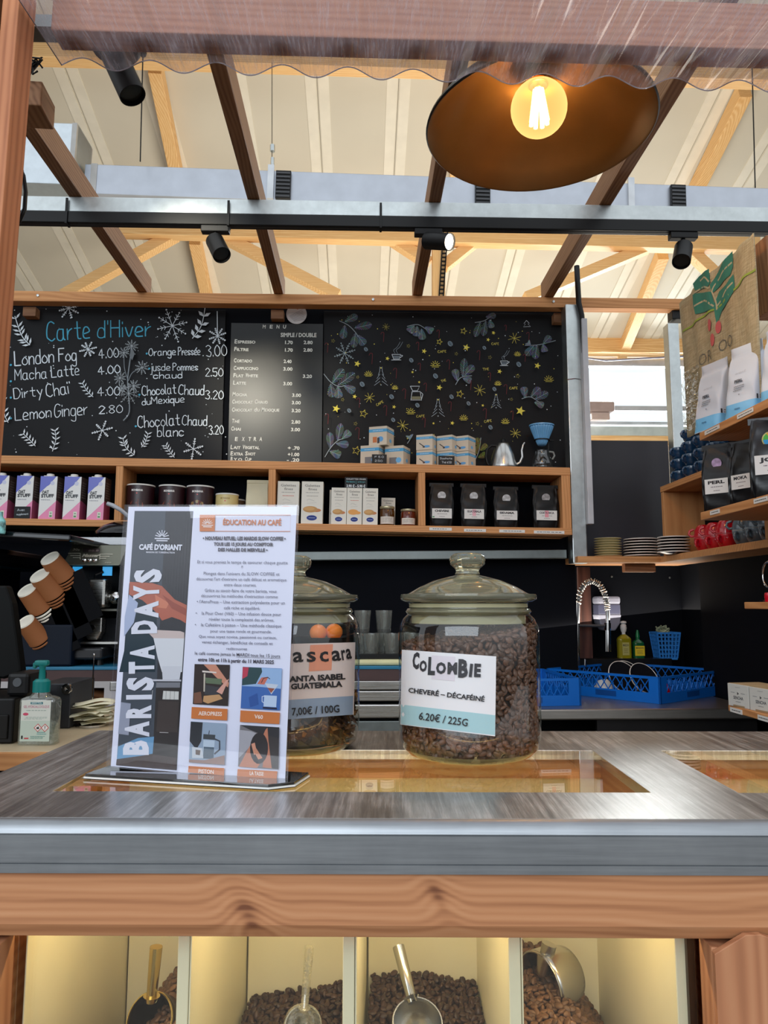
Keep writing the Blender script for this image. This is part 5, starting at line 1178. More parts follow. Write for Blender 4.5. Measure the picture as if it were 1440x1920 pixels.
# spring tap
q0 = at(1083, 1255, y=3.62)
tp = thing('spring_tap', 'tall chrome pre-rinse tap with a spring hose arching over the blue rack', 'tap', (q0.x, 3.62, ZS+.0005)); k = 3.62
X = lambda px, py: (at(px, py, y=3.62)-Vector((q0.x, 3.62, ZS)))
build('riser', G().tube([(0, 0, 0), X(1083, 1180), X(1084, 1130)], .009, 12), CHROME, tp, smooth=50)
build('base_flange', G().lathe([(0, 0), (.026, 0), (.024, .02), (.012, .03), (0, .03)], 24), CHROME, tp, smooth=40)
AP = [(1084, 1135), (1087, 1110), (1097, 1094), (1111, 1089), (1124, 1096), (1133, 1111), (1138, 1130), (1139, 1145)]
AP3 = [X(*p) for p in AP]
dense = []
for i in range(len(AP3)-1):
    for s in range(10): dense.append(AP3[i].lerp(AP3[i+1], s/10))
g = G(); n = len(dense); coil = []
for i in range(n*6):
    f = i/6; j = min(int(f), n-2); p = dense[j].lerp(dense[j+1], f-j); d = (dense[j+1]-dense[j]).normalized(); a = d.cross(Vector((0, 1, 0))).normalized(); t2 = f*2*PI*.38
    coil.append(p + a*.013*math.cos(t2) + Vector((0, 1, 0))*.013*math.sin(t2))
build('spring', g.tube(coil, .0028, 5), M('kettle_steel', (186, 186, 184), .26, 1, vary=.02), tp, smooth=60)
build('inner_hose', G().tube(dense, .007, 8), M('hose_grey', (90, 92, 94), .4), tp, smooth=60)
build('spray_head', G().tube([X(1139, 1145), X(1140, 1165), X(1140, 1180), X(1140, 1222)], [.010, .010, .013, .013], 12), CHROME, tp, smooth=40)
build('support_arm', G().tube([X(1084, 1173), X(1138, 1174)], .007, 8), M('arm_grey', (90, 96, 104), .3, .6), tp)
build('clamp', G().tube([X(1139, 1168), X(1139, 1182)], .016, 12), CHROME, tp)
build('lever', G().tube([X(1098, 1250), X(1098, 1236)], .005, 8), CHROME, tp)
# soap dispenser on the wall
c = at(1138, 1150, y=3.80)
ds = thing('soap_dispenser', 'white and smoky wall soap dispenser behind the tap', 'dispenser', (c.x, 3.80, c.z))
build('top_cover', G().box(-.058, .058, -.045, .055, .045, .085), M('disp_white', (150, 152, 168), .5), ds, bevel=.012)
build('window', G().box(-.055, .055, -.042, .05, -.005, .045), M('disp_smoke', (84, 86, 108), .15), ds, bevel=.004)
build('lower_cover', G().prism([(-.058, -.005), (-.05, -.05), (-.025, -.085), (.025, -.085), (.05, -.05), (.058, -.005)], -.045, .055), M('disp_white', (150, 152, 168), .5), ds, bevel=.006)
def sbottle(px, py, label, w, h, body, lab, caps, pump, lw):
    c = at(px, py, y=3.765); t = thing('soap_bottle', label, 'bottle', (c.x, 3.775, 1.0306))
    build('body', G().grid(lambda u, v: (math.copysign(abs(math.cos(2*PI*u))**.5, math.cos(2*PI*u))*w*(1 if v < .8 else 1-.75*((v-.8)/.2)**1.5), math.copysign(abs(math.sin(2*PI*u))**.5, math.sin(2*PI*u))*.024*(1 if v < .8 else 1-.6*((v-.8)/.2)), v*h), 32, 20), body, t, smooth=50)
    if lab: q = Art(); q.rect((-lw, h*.12), (lw, h*.66), lab); q.text('MAISON', (-lw*.8, h*.5), (lw*.8, h*.5), h*.09, (60, 60, 50), .02); q.scribble((-lw*.7, h*.2), (lw*.7, h*.42), 3, (120, 110, 60), 2); o = q.make('label_print', t, PRINT); o.location = (0, -.0255, 0)
    build('neck', G().lathe([(0, h*.98), (.009, h*.98), (.009, h+.012), (0, h+.012)], 16), caps, t, smooth=40)
    build('pump', G().lathe([(0, h+.01), (.012, h+.012), (.016, h+.03), (.014, h+.045), (.010, h+.05), (.016, h+.056), (.014, h+.064), (0, h+.066)], 20) if pump else G().lathe([(0, h+.01), (.011, h+.012), (.005, h+.045), (0, h+.046)], 16), caps, t, smooth=40)
sbottle(1171, 1200, 'yellow soap bottle with white pump and pale label on the ledge', .033, .115, M('soap_yellow', (170, 160, 30), .15, trans=.3), (176, 170, 96), WHITE, True, .017)
sbottle(1197, 1200, 'green washing-up bottle with yellow label on the ledge', .027, .09, M('soap_green', (20, 90, 50), .2), (222, 196, 30), M('cap_green', (20, 110, 60), .3), False, .024)
c = at(1248, 1210, y=3.775)
bk = thing('blue_basket', 'small light blue plastic basket with a scouring pad on the ledge', 'basket', (c.x, 3.78, 1.0306))
g = G(); H_ = .125
def bs(f): return .043+.014*f
for i in range(7):
    f = i/6
    for s in (-1, 1):
        for ax in (0, 1):
            a = (-1+2*f)
            P0 = (a*bs(0), s*bs(0)*.9, 0) if ax == 0 else (s*bs(0), a*bs(0)*.9, 0); P1 = (a*bs(1), s*bs(1)*.9, H_) if ax == 0 else (s*bs(1), a*bs(1)*.9, H_)
            g.bar(P0, P1, .007, .003, (0, 1, 0) if ax == 0 else (1, 0, 0))
for k in range(7):
    f = k/6; b = bs(f); z = H_*f; zz = .004 if 0 < k < 6 else .008
    for s in (-1, 1): g.box(-b, b, s*b*.9-.0015, s*b*.9+.0015, z-zz, z+zz*.2); g.box(s*b-.0015, s*b+.0015, -b*.9, b*.9, z-zz, z+zz*.2)
build('lattice', g, M('basket_blue', (50, 130, 210), .35), bk)
build('floor_plate', G().box(-.043, .043, -.039, .039, 0, .003), M('basket_blue', (50, 130, 210), .35), bk)
g = G(); r = random.Random(8)
for k in range(26): 
    a = r.uniform(0, 6); g.tube([(.035*math.cos(a+j*.9)*r.uniform(.5, 1), .03*math.sin(a+j*.9)*r.uniform(.5, 1), .0+.010*j*r.uniform(.3, 1)) for j in range(5)], .0035, 5)
tag(build('scouring_pad', g, M('pad_green', (150, 160, 130), .8), None, (c.x-.01, 3.78, 1.0306+.118)), 'pale green scouring wool heaped in the blue basket', 'scourer', kind='stuff')
c = at(1023, 1215, y=3.74)
ut = thing('utensil_jar', 'glass jar of spoons on the ledge just right of the big coffee jar', 'jar', (c.x, 3.775, 1.0306))
build('glass', G().lathe([(0, 0), (.035, 0), (.038, .09), (.040, .10)], 28), thin('server_glass', (.9, .9, .9)), ut, smooth=50, fix=False)
for i in range(4):
    a = i*1.6; s = thing('spoon', 'steel spoon in the glass jar, %s' % ['leaning left', 'leaning back', 'leaning right', 'leaning forward'][i], 'spoon', (c.x, 3.775, 1.033), a)
    build('spoon_handle', G().tube([(-.015, 0, .04), (.026, 0, .125)], .003, 6), CHROME, s); build('spoon_bowl', G().ball((-.018, 0, .026), .015, 12, 8, 1, .35, 1.4), CHROME, s, smooth=60)
# wall screws
for k, (px, py, l) in enumerate(((1147, 1081, 'left'), (1256, 1083, 'right'))):
    c = at(px, py, y=3.858); tag(build('wall_screw', G().lathe([(0, 0), (.006, 0), (.005, .003), (0, .004)], 12), M('screw_grey', (120, 122, 120), .35, .9), None, (c.x, 3.859, c.z), (PI/2, 0, 0)), 'small screw head in the black wall below the corner shelf, %s one' % l, 'screw', 'screws in the black wall')
# ------------------------------------------------------------ back counter at left and middle
ZC = 1.07
bc_ = thing('back_counter', 'long back counter with a light blue worktop edge and steel fronts', 'counter', (0, 2.80, 0))
build('worktop', G().box(-2.3, .38, 0, .70, ZC-.012, ZC), M('teal_top', (36, 112, 146), .3), bc_, bevel=.002)
build('brown_edge', G().box(-2.3, .38, .005, .69, ZC-.052, ZC-.012), M('brown_edge', (66, 42, 40), .5), bc_)
build('steel_strip', G().box(-.90, .38, -.004, .6, .985, 1.017), BRUSH, bc_, bevel=.003)
build('steel_drawer', G().box(-.62, .38, -.006, .6, .945, .982), BRUSH, bc_, bevel=.004)
build('steel_drawer', G().box(-.62, .38, -.008, .6, .885, .935), BRUSH, bc_, bevel=.006)
build('steel_drawer', G().box(-.62, .38, .0, .6, .80, .875), GALVD, bc_, bevel=.003)
build('cabinet_body', G().box(-.62, .375, .03, .69, .02, .99), BLACK, bc_)
build('white_frame', G().box(-2.2, -.62, .0, .03, .995, 1.018).box(-.92, -.84, .0, .03, .80, .995), M('white_laminate', (176, 172, 172), .4), bc_)
build('inner_back', G().box(-2.2, -.62, .60, .62, .3, 1.0), BLACK, bc_)
build('inner_shelf', G().box(-2.2, -.62, .02, .60, .80, .82), BLACK, bc_)
sb = thing('folded_sacks', 'folded brown jute sacks in the open niche under the back counter', 'sack', (-1.05, 3.0, .8206))
g = G()
for k in range(6): g.grid(lambda u, v, k=k: ((u-.5)*.34+.01*k, (v-.5)*.26-.01*math.sin(k), .026*k+.012+.010*math.sin(u*7+k)+.006*math.sin(v*11+k)), 20, 8)
build('sack_folds', g, M('jute_brown', (120, 78, 44), .85, bump=.4), sb, smooth=50, solid=.018, fix=False)
# cloth, tray, glasses, oranges
tag(build('folded_cloth', G().box(-.13, .13, -.09, .09, 0, .020), M('cloth_cream', (206, 204, 160), .9, bump=.3), None, (at(712, 1240, y=2.88).x, 2.90, ZC+.0006), bevel=.008), 'folded cream cloth under the black glass tray', 'cloth')
tx = at(705, 1235, y=2.95).x
ty = thing('glass_tray', 'black tray with drinking glasses between the two jars', 'tray', (tx+.02, 2.94, ZC+.0212))
build('tray_plate', G().box(-.12, .16, -.09, .15, 0, .006), BLK, ty, bevel=.002)
build('tray_rim', G().box(-.12, .16, -.09, -.085, .006, .018).box(-.12, .16, .145, .15, .006, .018).box(-.12, -.115, -.09, .15, .006, .018).box(.155, .16, -.09, .15, .006, .018), BLK, ty)
TG = thin('tumbler_glass', (.80, .82, .80), .8, .02, .05, haze=.09, hazecol=(.7, .7, .66))
def tumbler(r, h):
    t = thing('tumbler', 'x', 'glass'); build('glass', G().lathe([(0, .001), (r*.78, 0), (r*.8, .004), (r, h), (r*.94, h), (r*.76, .012), (0, .012)], 28), TG, t, smooth=40, fix=False); return t
t1 = tumbler(.034, .085); GRP = 'drinking glasses on the black tray'
pos = ((-.075, .06, 0, 'back left, lower one'), (-.072, .06, .0865, 'back left, standing on another glass'), (.01, .07, 0, 'back middle, lower one'), (.012, .07, .0865, 'back middle, standing on another glass'), (-.04, -.03, 0, 'front left'), (.04, -.02, 0, 'front middle'), (.115, -.01, 0, 'front right'), (.10, .075, 0, 'back right'))
for i, (dx, dy, dz, l) in enumerate(pos): place(t1 if i == 0 else copy_tree(t1), (tx+.02+dx, 2.94+dy, ZC+.0276+dz), 'clear tumbler on the black tray, '+l, GRP)
bx = at(610, 1220, y=3.05).x
tag(build('fruit_bowl', G().lathe([(0, 0), (.06, 0), (.115, .06), (.125, .095), (.120, .095), (.11, .062), (.055, .006), (0, .006)], 40), BLK, None, (bx, 3.05, ZC+.0006), smooth=40), 'black bowl of oranges seen through the left glass jar', 'bowl')
OM = M('orange_peel', (244, 128, 14), .45, bump=.15, vary=.03)
o0 = None
for i, (dx, dy, dz, l) in enumerate(((-.06, .0, .055, 'left in the bowl'), (.0, -.055, .055, 'front of the bowl'), (.06, .0, .055, 'right in the bowl'), (0, .055, .055, 'rear of the bowl'), (-.028, -.018, .112, 'on top at the left'), (.034, .0, .114, 'on top at the right'))):
    if o0 is None: o = build('orange', G().ball((0, 0, 0), .034, 20, 14, 1, 1, .95), OM, None, smooth=60); build('stem_end', G().ball((0, 0, .032), .004, 6, 4), M('stem_green', (90, 110, 40), .6), o); o0 = o
    else: o = copy_tree(o0)
    o.location = (bx+dx, 3.05+dy, ZC+dz); tag(o, 'orange, %s' % l, 'orange', 'oranges in the black bowl')
tag(build('small_orange', G().ball((0, 0, 0), .03, 20, 14, 1, 1, .95), OM, None, (at(765, 1180, y=3.0).x+.0, 3.0, ZC+.030), smooth=60), 'single orange on the back counter seen through the right jar', 'orange')

# grinder with chrome portafilter rest
gx = at(176, 1240, y=2.95).x
gr = thing('coffee_grinder', 'black espresso grinder with a grey slanted control panel', 'grinder', (gx, 3.05, ZC+.0006))
X = lambda px, py, y=2.92: at(px, py, y=y) - Vector((gx, 3.05, ZC))
def Xz(py, y=2.92): return X(176, py, y).z
w = (X(232, 1100).x-X(120, 1100).x)/2
build('tower', G().box(-w*.98, w*1.05, .0, .22, .02, Xz(1030)), M('navy_black', (4, 7, 13), .45, spec=.15), gr, bevel=.01)
build('side_cheek', G().prism([(-.14, .02), (.02, .02), (.02, Xz(1060)), (-.14, Xz(1060))], w*.92, w*1.06, 'x'), M('navy_black', (4, 7, 13), .45, spec=.15), gr, bevel=.006)
z0, z1 = Xz(1061), Xz(1021)
pn = build('control_panel', G().add([(-w*1.05, -.15, z0), (w*.86, -.15, z0), (w*.98, -.10, z1), (-w*.92, -.10, z1), (-w*1.05, .02, z0), (w*.86, .02, z0), (w*.98, .02, z1), (-w*.92, .02, z1)], [(0,1,2,3),(7,6,5,4),(0,4,5,1),(1,5,6,2),(2,6,7,3),(3,7,4,0)]), M('panel_grey', (112, 114, 102), .35, .4), gr, bevel=.004)
q = Art(Matrix.Translation((gx, 3.05-.152, ZC+z0)) @ Matrix.Rotation(-math.atan(.05/(z1-z0)), 4, 'X'))
def z4(x, y): return (x*.2396, 960+y*.2396)
PW = (214, 212, 196)
q.quadpx([z4(648, 316), z4(780, 316), z4(782, 286), z4(652, 284)], (70, 62, 66)); q.textpx('88.8', *z4(690, 312), *z4(770, 310), 4.5, (150, 138, 134), .01)
q.textpx('30s', *z4(568, 302), *z4(622, 304), 5, PW, .02); q.textpx('Mazzer', *z4(640, 352), *z4(772, 352), 6.5, PW, .05, .3)
for (a, y, b) in ((535, 324, 628), (552, 342, 628), (572, 358, 628)): q.linepx([z4(a, y), z4(b, y)], .0025, PW)
for (a, y, b) in ((782, 332, 880), (782, 348, 856), (782, 364, 830)): q.linepx([z4(a, y), z4(b, y)], .0025, PW)
q.linepx([z4(628, 324), z4(628, 372)], .002, PW); q.linepx([z4(782, 332), z4(780, 374)], .002, PW); q.textpx('super', *z4(820, 400), *z4(872, 400), 2.5, PW)
ob = q.make('panel_print', gr, PRINT); ob.matrix_local = Matrix.Translation((0, -.152, z0)) @ Matrix.Rotation(-math.atan(.05/(z1-z0)), 4, 'X')
for x in (655, 698, 740):
    p = X(*z4(x, 378), 2.89); build('button', G().lathe([(0, 0), (.008, 0), (.007, .005), (0, .006)], 16), CHROME, gr, (p.x, -.152, p.z), (PI/2, 0, 0), smooth=40)
build('visor', G().box(-w*.88, w*.98, -.09, .0, Xz(1018), Xz(1018)+.004).box(-w*.88, w*.98, -.092, -.088, Xz(1020), Xz(1006)), thin('smoke_visor', (.35, .36, .38), 1, .05, .1), gr)
for px in (603, 838): 
    p = X(*z4(px, 462), 2.93); build('blue_screen', G().box(p.x-.018, p.x+.018, -.118, -.115, p.z-.018, p.z+.016), M('blue_screen', (20, 90, 140), .3, emit=((40, 150, 210), .9)), gr)
p = X(182, 1112, 2.90)
build('dosing_spout', G().box(p.x-.035, p.x+.035, -.16, -.08, Xz(1140), Xz(1086)), BRUSH, gr, bevel=.012)
build('spout_hose', G().tube([(p.x-.02, -.12, Xz(1088)), (p.x-.015, -.13, Xz(1078)), (p.x+.01, -.12, Xz(1072))], .006, 8), BLKM, gr)
build('nozzle', G().lathe([(0, 0), (.014, 0), (.028, .05), (.028, .06), (0, .06)], 20), BLK, gr, (p.x, -.12, Xz(1156)), smooth=40)
for s, px in ((1, 206), (-1, 156)):
    pp = X(px, 1122, 2.9); k = build('chrome_knob', G().lathe([(0, 0), (.022, 0), (.026, .01), (.022, .028), (.012, .04), (0, .042)], 24), CHROME, gr, (pp.x, -.10, pp.z), (PI/2-.3, 0, .5*s), smooth=40)
build('grey_wedge', G().prism([(X(132, 1140).x, Xz(1142)), (X(160, 1140).x, Xz(1142)), (X(146, 1107).x, Xz(1107))], -.12, -.04), M('wedge_grey', (110, 112, 104), .4), gr, bevel=.003)
build('work_ledge', G().box(-w, w*.8, -.14, -.01, Xz(1146), Xz(1142)), M('wedge_grey', (110, 112, 104), .4), gr)
bz0, bz1 = Xz(1200), Xz(1158); bxm = X(178, 1180).x
g = G().prism([(bxm-.034, bz1), (bxm+.034, bz1), (bxm+.034, bz0+.03), (bxm+.018, bz0), (bxm-.018, bz0), (bxm-.034, bz0+.03)], -.155, -.11)
build('chrome_shield', g, BRUSH, gr, bevel=.006)
build('shield_eye', G().lathe([(0, 0), (.011, 0), (.010, .006), (0, .007)], 18), BLK, gr, (bxm, -.156, (bz0+bz1)/2+.005), (PI/2, 0, 0))
build('lower_body', G().box(-w*.9, w*.95, -.11, .1, .05, bz1-.002), M('navy_black', (4, 7, 13), .45, spec=.15), gr, bevel=.006)
build('tray_line', G().box(-w*.6, w*.95, -.165, .0, Xz(1207), Xz(1203)), BRUSH, gr)
build('drip_tray', G().box(-w*1.15, w*.62, -.22, .0, .022, Xz(1213)), M('tray_grey', (40, 41, 44), .3, .3), gr, bevel=.008)
for x in (-w*.95, w*.4): build('foot', G().lathe([(0, 0), (.014, 0), (.012, .022), (0, .022)], 14), BLK, gr, (x, -.17, 0))
# hopper lid seen above
hx = at(236, 985, y=3.0)
hp = thing('bean_hopper', 'black round bean hopper with a shiny lid, mostly hidden behind the poster', 'hopper', (at(236, 985, y=3.27).x, 3.29, ZC+.0006))
hz = at(236, 1000, y=3.29).z-ZC
build('hopper_lid', G().lathe([(0, hz+.045), (.06, hz+.045), (.10, hz+.03), (.132, hz+.002), (.134, hz-.01), (0, hz-.01)], 48), M('hopper_black', (6, 8, 14), .12), hp, smooth=50)
build('hopper_cone', G().lathe([(0, hz-.01), (.12, hz-.011), (.07, hz-.09), (0, hz-.09)], 40), BLK, hp, smooth=50)
build('hopper_body', G().box(-.06, .06, -.015, .06, 0, hz-.09), BLK, hp, bevel=.01)
c = at(214, 955, y=3.2)
tag(build('plastic_scoop', G().tube([at(201, 944, y=3.2)-c, at(212, 948, y=3.2)-c, at(226, 956, y=3.2)-c, at(246, 972, y=3.22)-c, at(252, 985, y=3.24)-c], [.009, .010, .009, .008, .008], 10), M('clear_plastic', (206, 212, 222), .15, trans=.4), None, c, smooth=60), 'translucent plastic scoop handle sticking out left of the poster top', 'scoop')

# cup dispenser with tilted paper cup stacks
KRAFT = M('kraft_cup', (150, 92, 50), .7, vary=.03)
CUPW = M('cup_base_white', (244, 238, 222), .6)
dx = at(75, 1240, y=2.75)
dp = thing('cup_dispenser', 'dark cup holder with slanting slots, full of paper cups', 'dispenser', (dx.x, 2.86, ZC+.0006))
build('base_box', G().box(-.10, .09, -.06, .08, 0, .15), M('navy_box', (3, 15, 32), .5, spec=.2), dp, bevel=.008)
for (px, py, L, rr, lab) in ((93, 1046, .22, .034, 'top stack'), (74, 1078, .22, .036, 'second stack from the top'), (50, 1106, .22, .034, 'third stack, with a white sleeve'), (47, 1165, .10, .032, 'lowest stack')):
    c = at(px, py, y=2.76); ax = Vector((.33, .62, -.71)).normalized()
    t = thing('paper_cup_stack', 'brown paper cups nested upside down, '+lab, 'cups', c, rot=ax.to_track_quat('Z', 'Y').to_euler(), group='slanting stacks of brown paper cups')
    build('cup_wall', G().lathe([(rr*.93, .003), (rr, 0), (rr*1.03, .004), (rr*1.22, .085), (rr*1.26, .087), (rr*1.26, .092)], 36), KRAFT, t, smooth=40)
    build('cup_base', G().lathe([(0, .002), (rr*.9, .002), (rr*.93, .001), (rr, -.001), (rr*1.03, .004)], 36), CUPW, t, smooth=40)
    for k in range(1, 1+int(L/.03)-2): build('nested_rim', G().lathe([(rr*1.2, .086+.012*k), (rr*1.28, .088+.012*k), (rr*1.28, .092+.012*k), (rr*1.2, .094+.012*k)], 28), KRAFT if 'white' not in lab else CUPW, t)
    if 'lowest' not in lab:
        e = c + ax*.13; tag(build('slot_plate', G().box(-.055, .055, .0, .004, -.13, .06), BLACK, None, tuple(e+Vector((.035, -.035, -.02))), (R(0), R(-26), 0)), 'black slanting divider plate beside the %s of paper cups' % lab.replace(', with a white sleeve', ''), 'plate')
# dark machine at far left with things on it
mc = thing('espresso_machine', 'large black espresso machine at the left edge under the shelf', 'machine', (-1.72, 2.72, ZC+.0006))
mz = at(40, 1005, y=2.5).z-ZC
build('machine_body', G().box(-.45, .32, .12, .45, .03, mz-.06), M('navy_black', (4, 7, 13), .45, spec=.15), mc, bevel=.01)
build('upper_hood', G().box(-.45, .42, -.10, .45, mz-.09, mz-.02), M('machine_black', (5, 6, 9), .4, spec=.2), mc, bevel=.02)
build('steel_drum', G().lathe([(0, .03), (.10, .03), (.10, .33), (0, .33)], 40), BRUSH, mc, (.07, .02, 0), smooth=40)
for x in (-.3, .2): build('foot', G().lathe([(0, 0), (.02, 0), (.02, .03), (0, .03)], 14), BLK, mc, (x, .3, 0))
pc_ = at(40, 968, y=2.55)
tag(build('warming_tray', G().box(-.55, .07, -.10, .22, 0, .022), M('machine_gloss', (6, 9, 16), .12), None, (at(88, 990, y=2.62).x-.0, 2.75, ZC+mz-.0), (0, R(3), 0), bevel=.006), 'glossy black tray top of the machine in front of the oat cartons', 'tray')

# ------------------------------------------------------------ staff counter at left behind the steel worktop
sf = thing('staff_counter', 'pale wooden staff counter at the left below the steel worktop', 'counter', (0, 1.58, 0))
build('worktop', G().box(-1.5, -.48, 0, .60, .965, 1.0), M('beige_top', (196, 178, 146), .5, vary=.05), sf, bevel=.003)
build('front_edge', G().box(-1.5, -.48, -.012, -.0005, .965, .999), SHX['X'], sf, bevel=.001)
build('leg_panel', G().box(-1.49, -1.46, .02, .58, .0, .965).box(-.52, -.49, .02, .58, 0, .965), SHX['Z'], sf)
cz = at(72, 1400, y=1.63)
sa = thing('sanitiser_bottle', 'clear hand sanitiser bottle with teal pump at the lower left', 'bottle', (at(73, 1380, y=1.66).x, 1.66, 1.0006), R(-3))
w, dpt = .0385, .019
h = at(73, 1305, y=1.66).z-1.0
CLR = thin('clear_bottle', (.86, .90, .88), 1, .02, .10, haze=.12, hazecol=(.7, .75, .7))
def bt(k): return lambda u, v: (math.copysign(abs(math.cos(2*PI*u))**.3, math.cos(2*PI*u))*w*k*(1 if v < .92 else 1-.35*((v-.92)/.08)**2), math.copysign(abs(math.sin(2*PI*u))**.3, math.sin(2*PI*u))*dpt*k*(1 if v < .92 else 1-.35*((v-.92)/.08)**2), v*h)
build('bottle_body', G().grid(bt(1), 48, 24), CLR, sa, smooth=60, fix=False)
build('gel', G().grid(lambda u, v: tuple(c*(.93 if i < 2 else .45) + (.003 if i == 2 else 0) for i, c in enumerate(bt(1)(u, v))), 32, 8), thin('gel', (.80, .86, .82), 1, .05, .06, haze=.3, hazecol=(.7, .76, .7)), sa, smooth=60, fix=False)
TE = M('teal_plastic', (14, 128, 124), .35)
build('shoulder', G().lathe([(w*.62, h-.002), (.017, h+.006), (.0165, h+.012), (0, h+.012)], 30), CLR, sa, smooth=50, fix=False)
pz0 = h+.008
build('pump_collar', G().lathe([(0, pz0), (.0175, pz0), (.0175, pz0+.022), (.012, pz0+.027), (0, pz0+.027)], 30), TE, sa, smooth=40)
build('pump_stem', G().lathe([(.007, pz0+.026), (.006, pz0+.05), (.009, pz0+.056), (0, pz0+.056)], 20), TE, sa, smooth=40)
build('pump_head', G().box(-.016, .013, -.008, .008, pz0+.054, pz0+.066).box(-.020, -.012, -.006, .006, pz0+.048, pz0+.062), TE, sa, bevel=.004)
q = Art(); lw = .031; lh0, lh1 = .008, h*.93
q.rect((-lw, lh0), (lw, lh1), (222, 226, 216)); q.rect((-lw, lh0), (lw, lh0+(lh1-lh0)*.5), (200, 214, 200))
L = lambda f: lh0+(lh1-lh0)*f
q.rect((-.012, L(.90)), (.014, L(.955)), (30, 110, 120)); q.text('SANYTOL', (-.010, L(.912)), (.012, L(.912)), .0035, (220, 235, 235), .02)
q.text('GEL HYDROALCOOLIQUE', (-lw*.85, L(.81)), (lw*.9, L(.815)), .005, (200, 130, 150), .02); q.scribble((-lw*.8, L(.73)), (lw*.8, L(.77)), 1, (150, 170, 160), 2)
q.disc(-lw*.68, L(.66), .006, (210, 80, 110), 12, .003); q.scribble((-lw*.8, L(.53)), (lw*.8, L(.60)), 3, (160, 180, 170), 4)
for cx, s in ((.006, 'flame'), (.021, 'mark')):
    cz_ = L(.33); q.poly([(cx-.0085, cz_), (cx, cz_-.0085), (cx+.0085, cz_), (cx, cz_+.0085)], (206, 40, 50)); q.poly([(cx-.0068, cz_), (cx, cz_-.0068), (cx+.0068, cz_), (cx, cz_+.0068)], (238, 236, 230))
    if s == 'mark': q.line([(cx, cz_-.001), (cx, cz_+.004)], .0014, (20, 20, 20)); q.disc(cx, cz_-.003, .0008, (20, 20, 20), 6)
    else: q.poly([(cx-.0028, cz_-.0025), (cx+.0028, cz_-.0025), (cx+.0026, cz_), (cx+.001, cz_+.0035), (cx, cz_+.001), (cx-.0016, cz_+.002), (cx-.0028, cz_)], (20, 20, 20))
q.scribble((.004, L(.16)), (lw*.8, L(.24)), 2, (60, 150, 150), 3); q.scribble((-lw*.3, L(.06)), (lw*.7, L(.14)), 3, (90, 150, 140), 8); q.rect((-lw*.9, L(.06)), (-lw*.8, L(.14)), (20, 20, 20)); q.rect((-lw*.7, L(.06)), (-lw*.4, L(.09)), (200, 60, 70))
ob = q.make('label_print', sa, PRINT); ob.location = (0, -dpt-.0006, 0)
# lockbox, cash drawer, terminal, screen
c = at(110, 1345, y=1.95)
lb = thing('lockbox', 'grey metal box with a small round lock behind the sanitiser', 'box', (-.80, 1.86, 1.0006), R(0))
bw0, bw1 = at(60, 1350, y=1.86).x, at(131, 1350, y=1.86).x; bh = at(110, 1282, y=1.86).z-1.0
build('box_body', G().prism([(bw0+.8, 0), (bw1+.8, 0), (bw1+.8, bh), (bw1+.72, bh), (bw0+.8, bh*.8)], 0, .16), M('lockbox_grey', (58, 60, 64), .4, .3), lb, bevel=.003)
p = at(127, 1287, y=1.86); build('lock', G().lathe([(0, 0), (.012, 0), (.012, .006), (.006, .007), (0, .005)], 20), CHROME, lb, (p.x+.8, -.001, bh-.012), (PI/2, 0, 0), smooth=40)
cdw = thing('cash_drawer', 'black cash drawer at the left edge behind the sanitiser', 'drawer', (-.86, 1.66, 1.0006))
build('drawer_body', G().box(-.22, at(36, 1350, y=1.66).x+.86-.012, .0, .18, 0, at(20, 1310, y=1.66).z-1.0), BLKM, cdw, bevel=.004)
build('drawer_front', G().box(-.21, -.0+at(30, 1350, y=1.66).x+.86-.015, -.004, 0, .01, .06), M('drawer_grey', (24, 23, 22), .5, spec=.2), cdw, bevel=.002)
ct = thing('card_terminal', 'small black card terminal standing on the cash drawer', 'terminal', (at(42, 1260, y=1.72).x, 1.74, 1.0+at(20, 1310, y=1.66).z-1.0+.0006))
build('terminal_body', G().box(-.02, .028, -.05, .05, 0, .05), M('terminal_black', (14, 14, 15), .4, spec=.3), ct, bevel=.008)
build('lens_button', G().lathe([(0, 0), (.010, 0), (.009, .003), (0, .003)], 16), M('terminal_grey', (84, 88, 92), .3), ct, (.004, -.0505, .03), (PI/2, 0, 0))
tz = at(20, 1310, y=1.66).z
po_ = thing('till_screen', 'back of a black till screen at the left edge of the picture', 'screen', (at(5, 1230, y=1.75).x-.06, 1.80, tz+.0006))
build('screen_shell', G().prism([(-.10, .05), (.055, .03), (.095, .045), (.066, .20), (.05, .24), (-.10, .24)], -.03, .0), M('screen_black', (4, 5, 5), .5, spec=.15), po_, bevel=.005)
build('screen_stand', G().box(-.06, .02, -.01, .04, 0, .06), BLK, po_, bevel=.004)
c = at(8, 985, y=2.5); tag(build('sauce_bottle', G().lathe([(0, 0), (.022, 0), (.024, .01), (.022, .045), (.012, .06), (.012, .075), (0, .076)], 24), M('bottle_mixed', (120, 190, 180), .3, vary=.6, scale=50), None, (at(-9, 1000, y=2.60).x, 2.62, at(8, 990, y=2.62).z-.02), smooth=40), 'small bottle with turquoise and red at the extreme left edge by the machine', 'bottle')
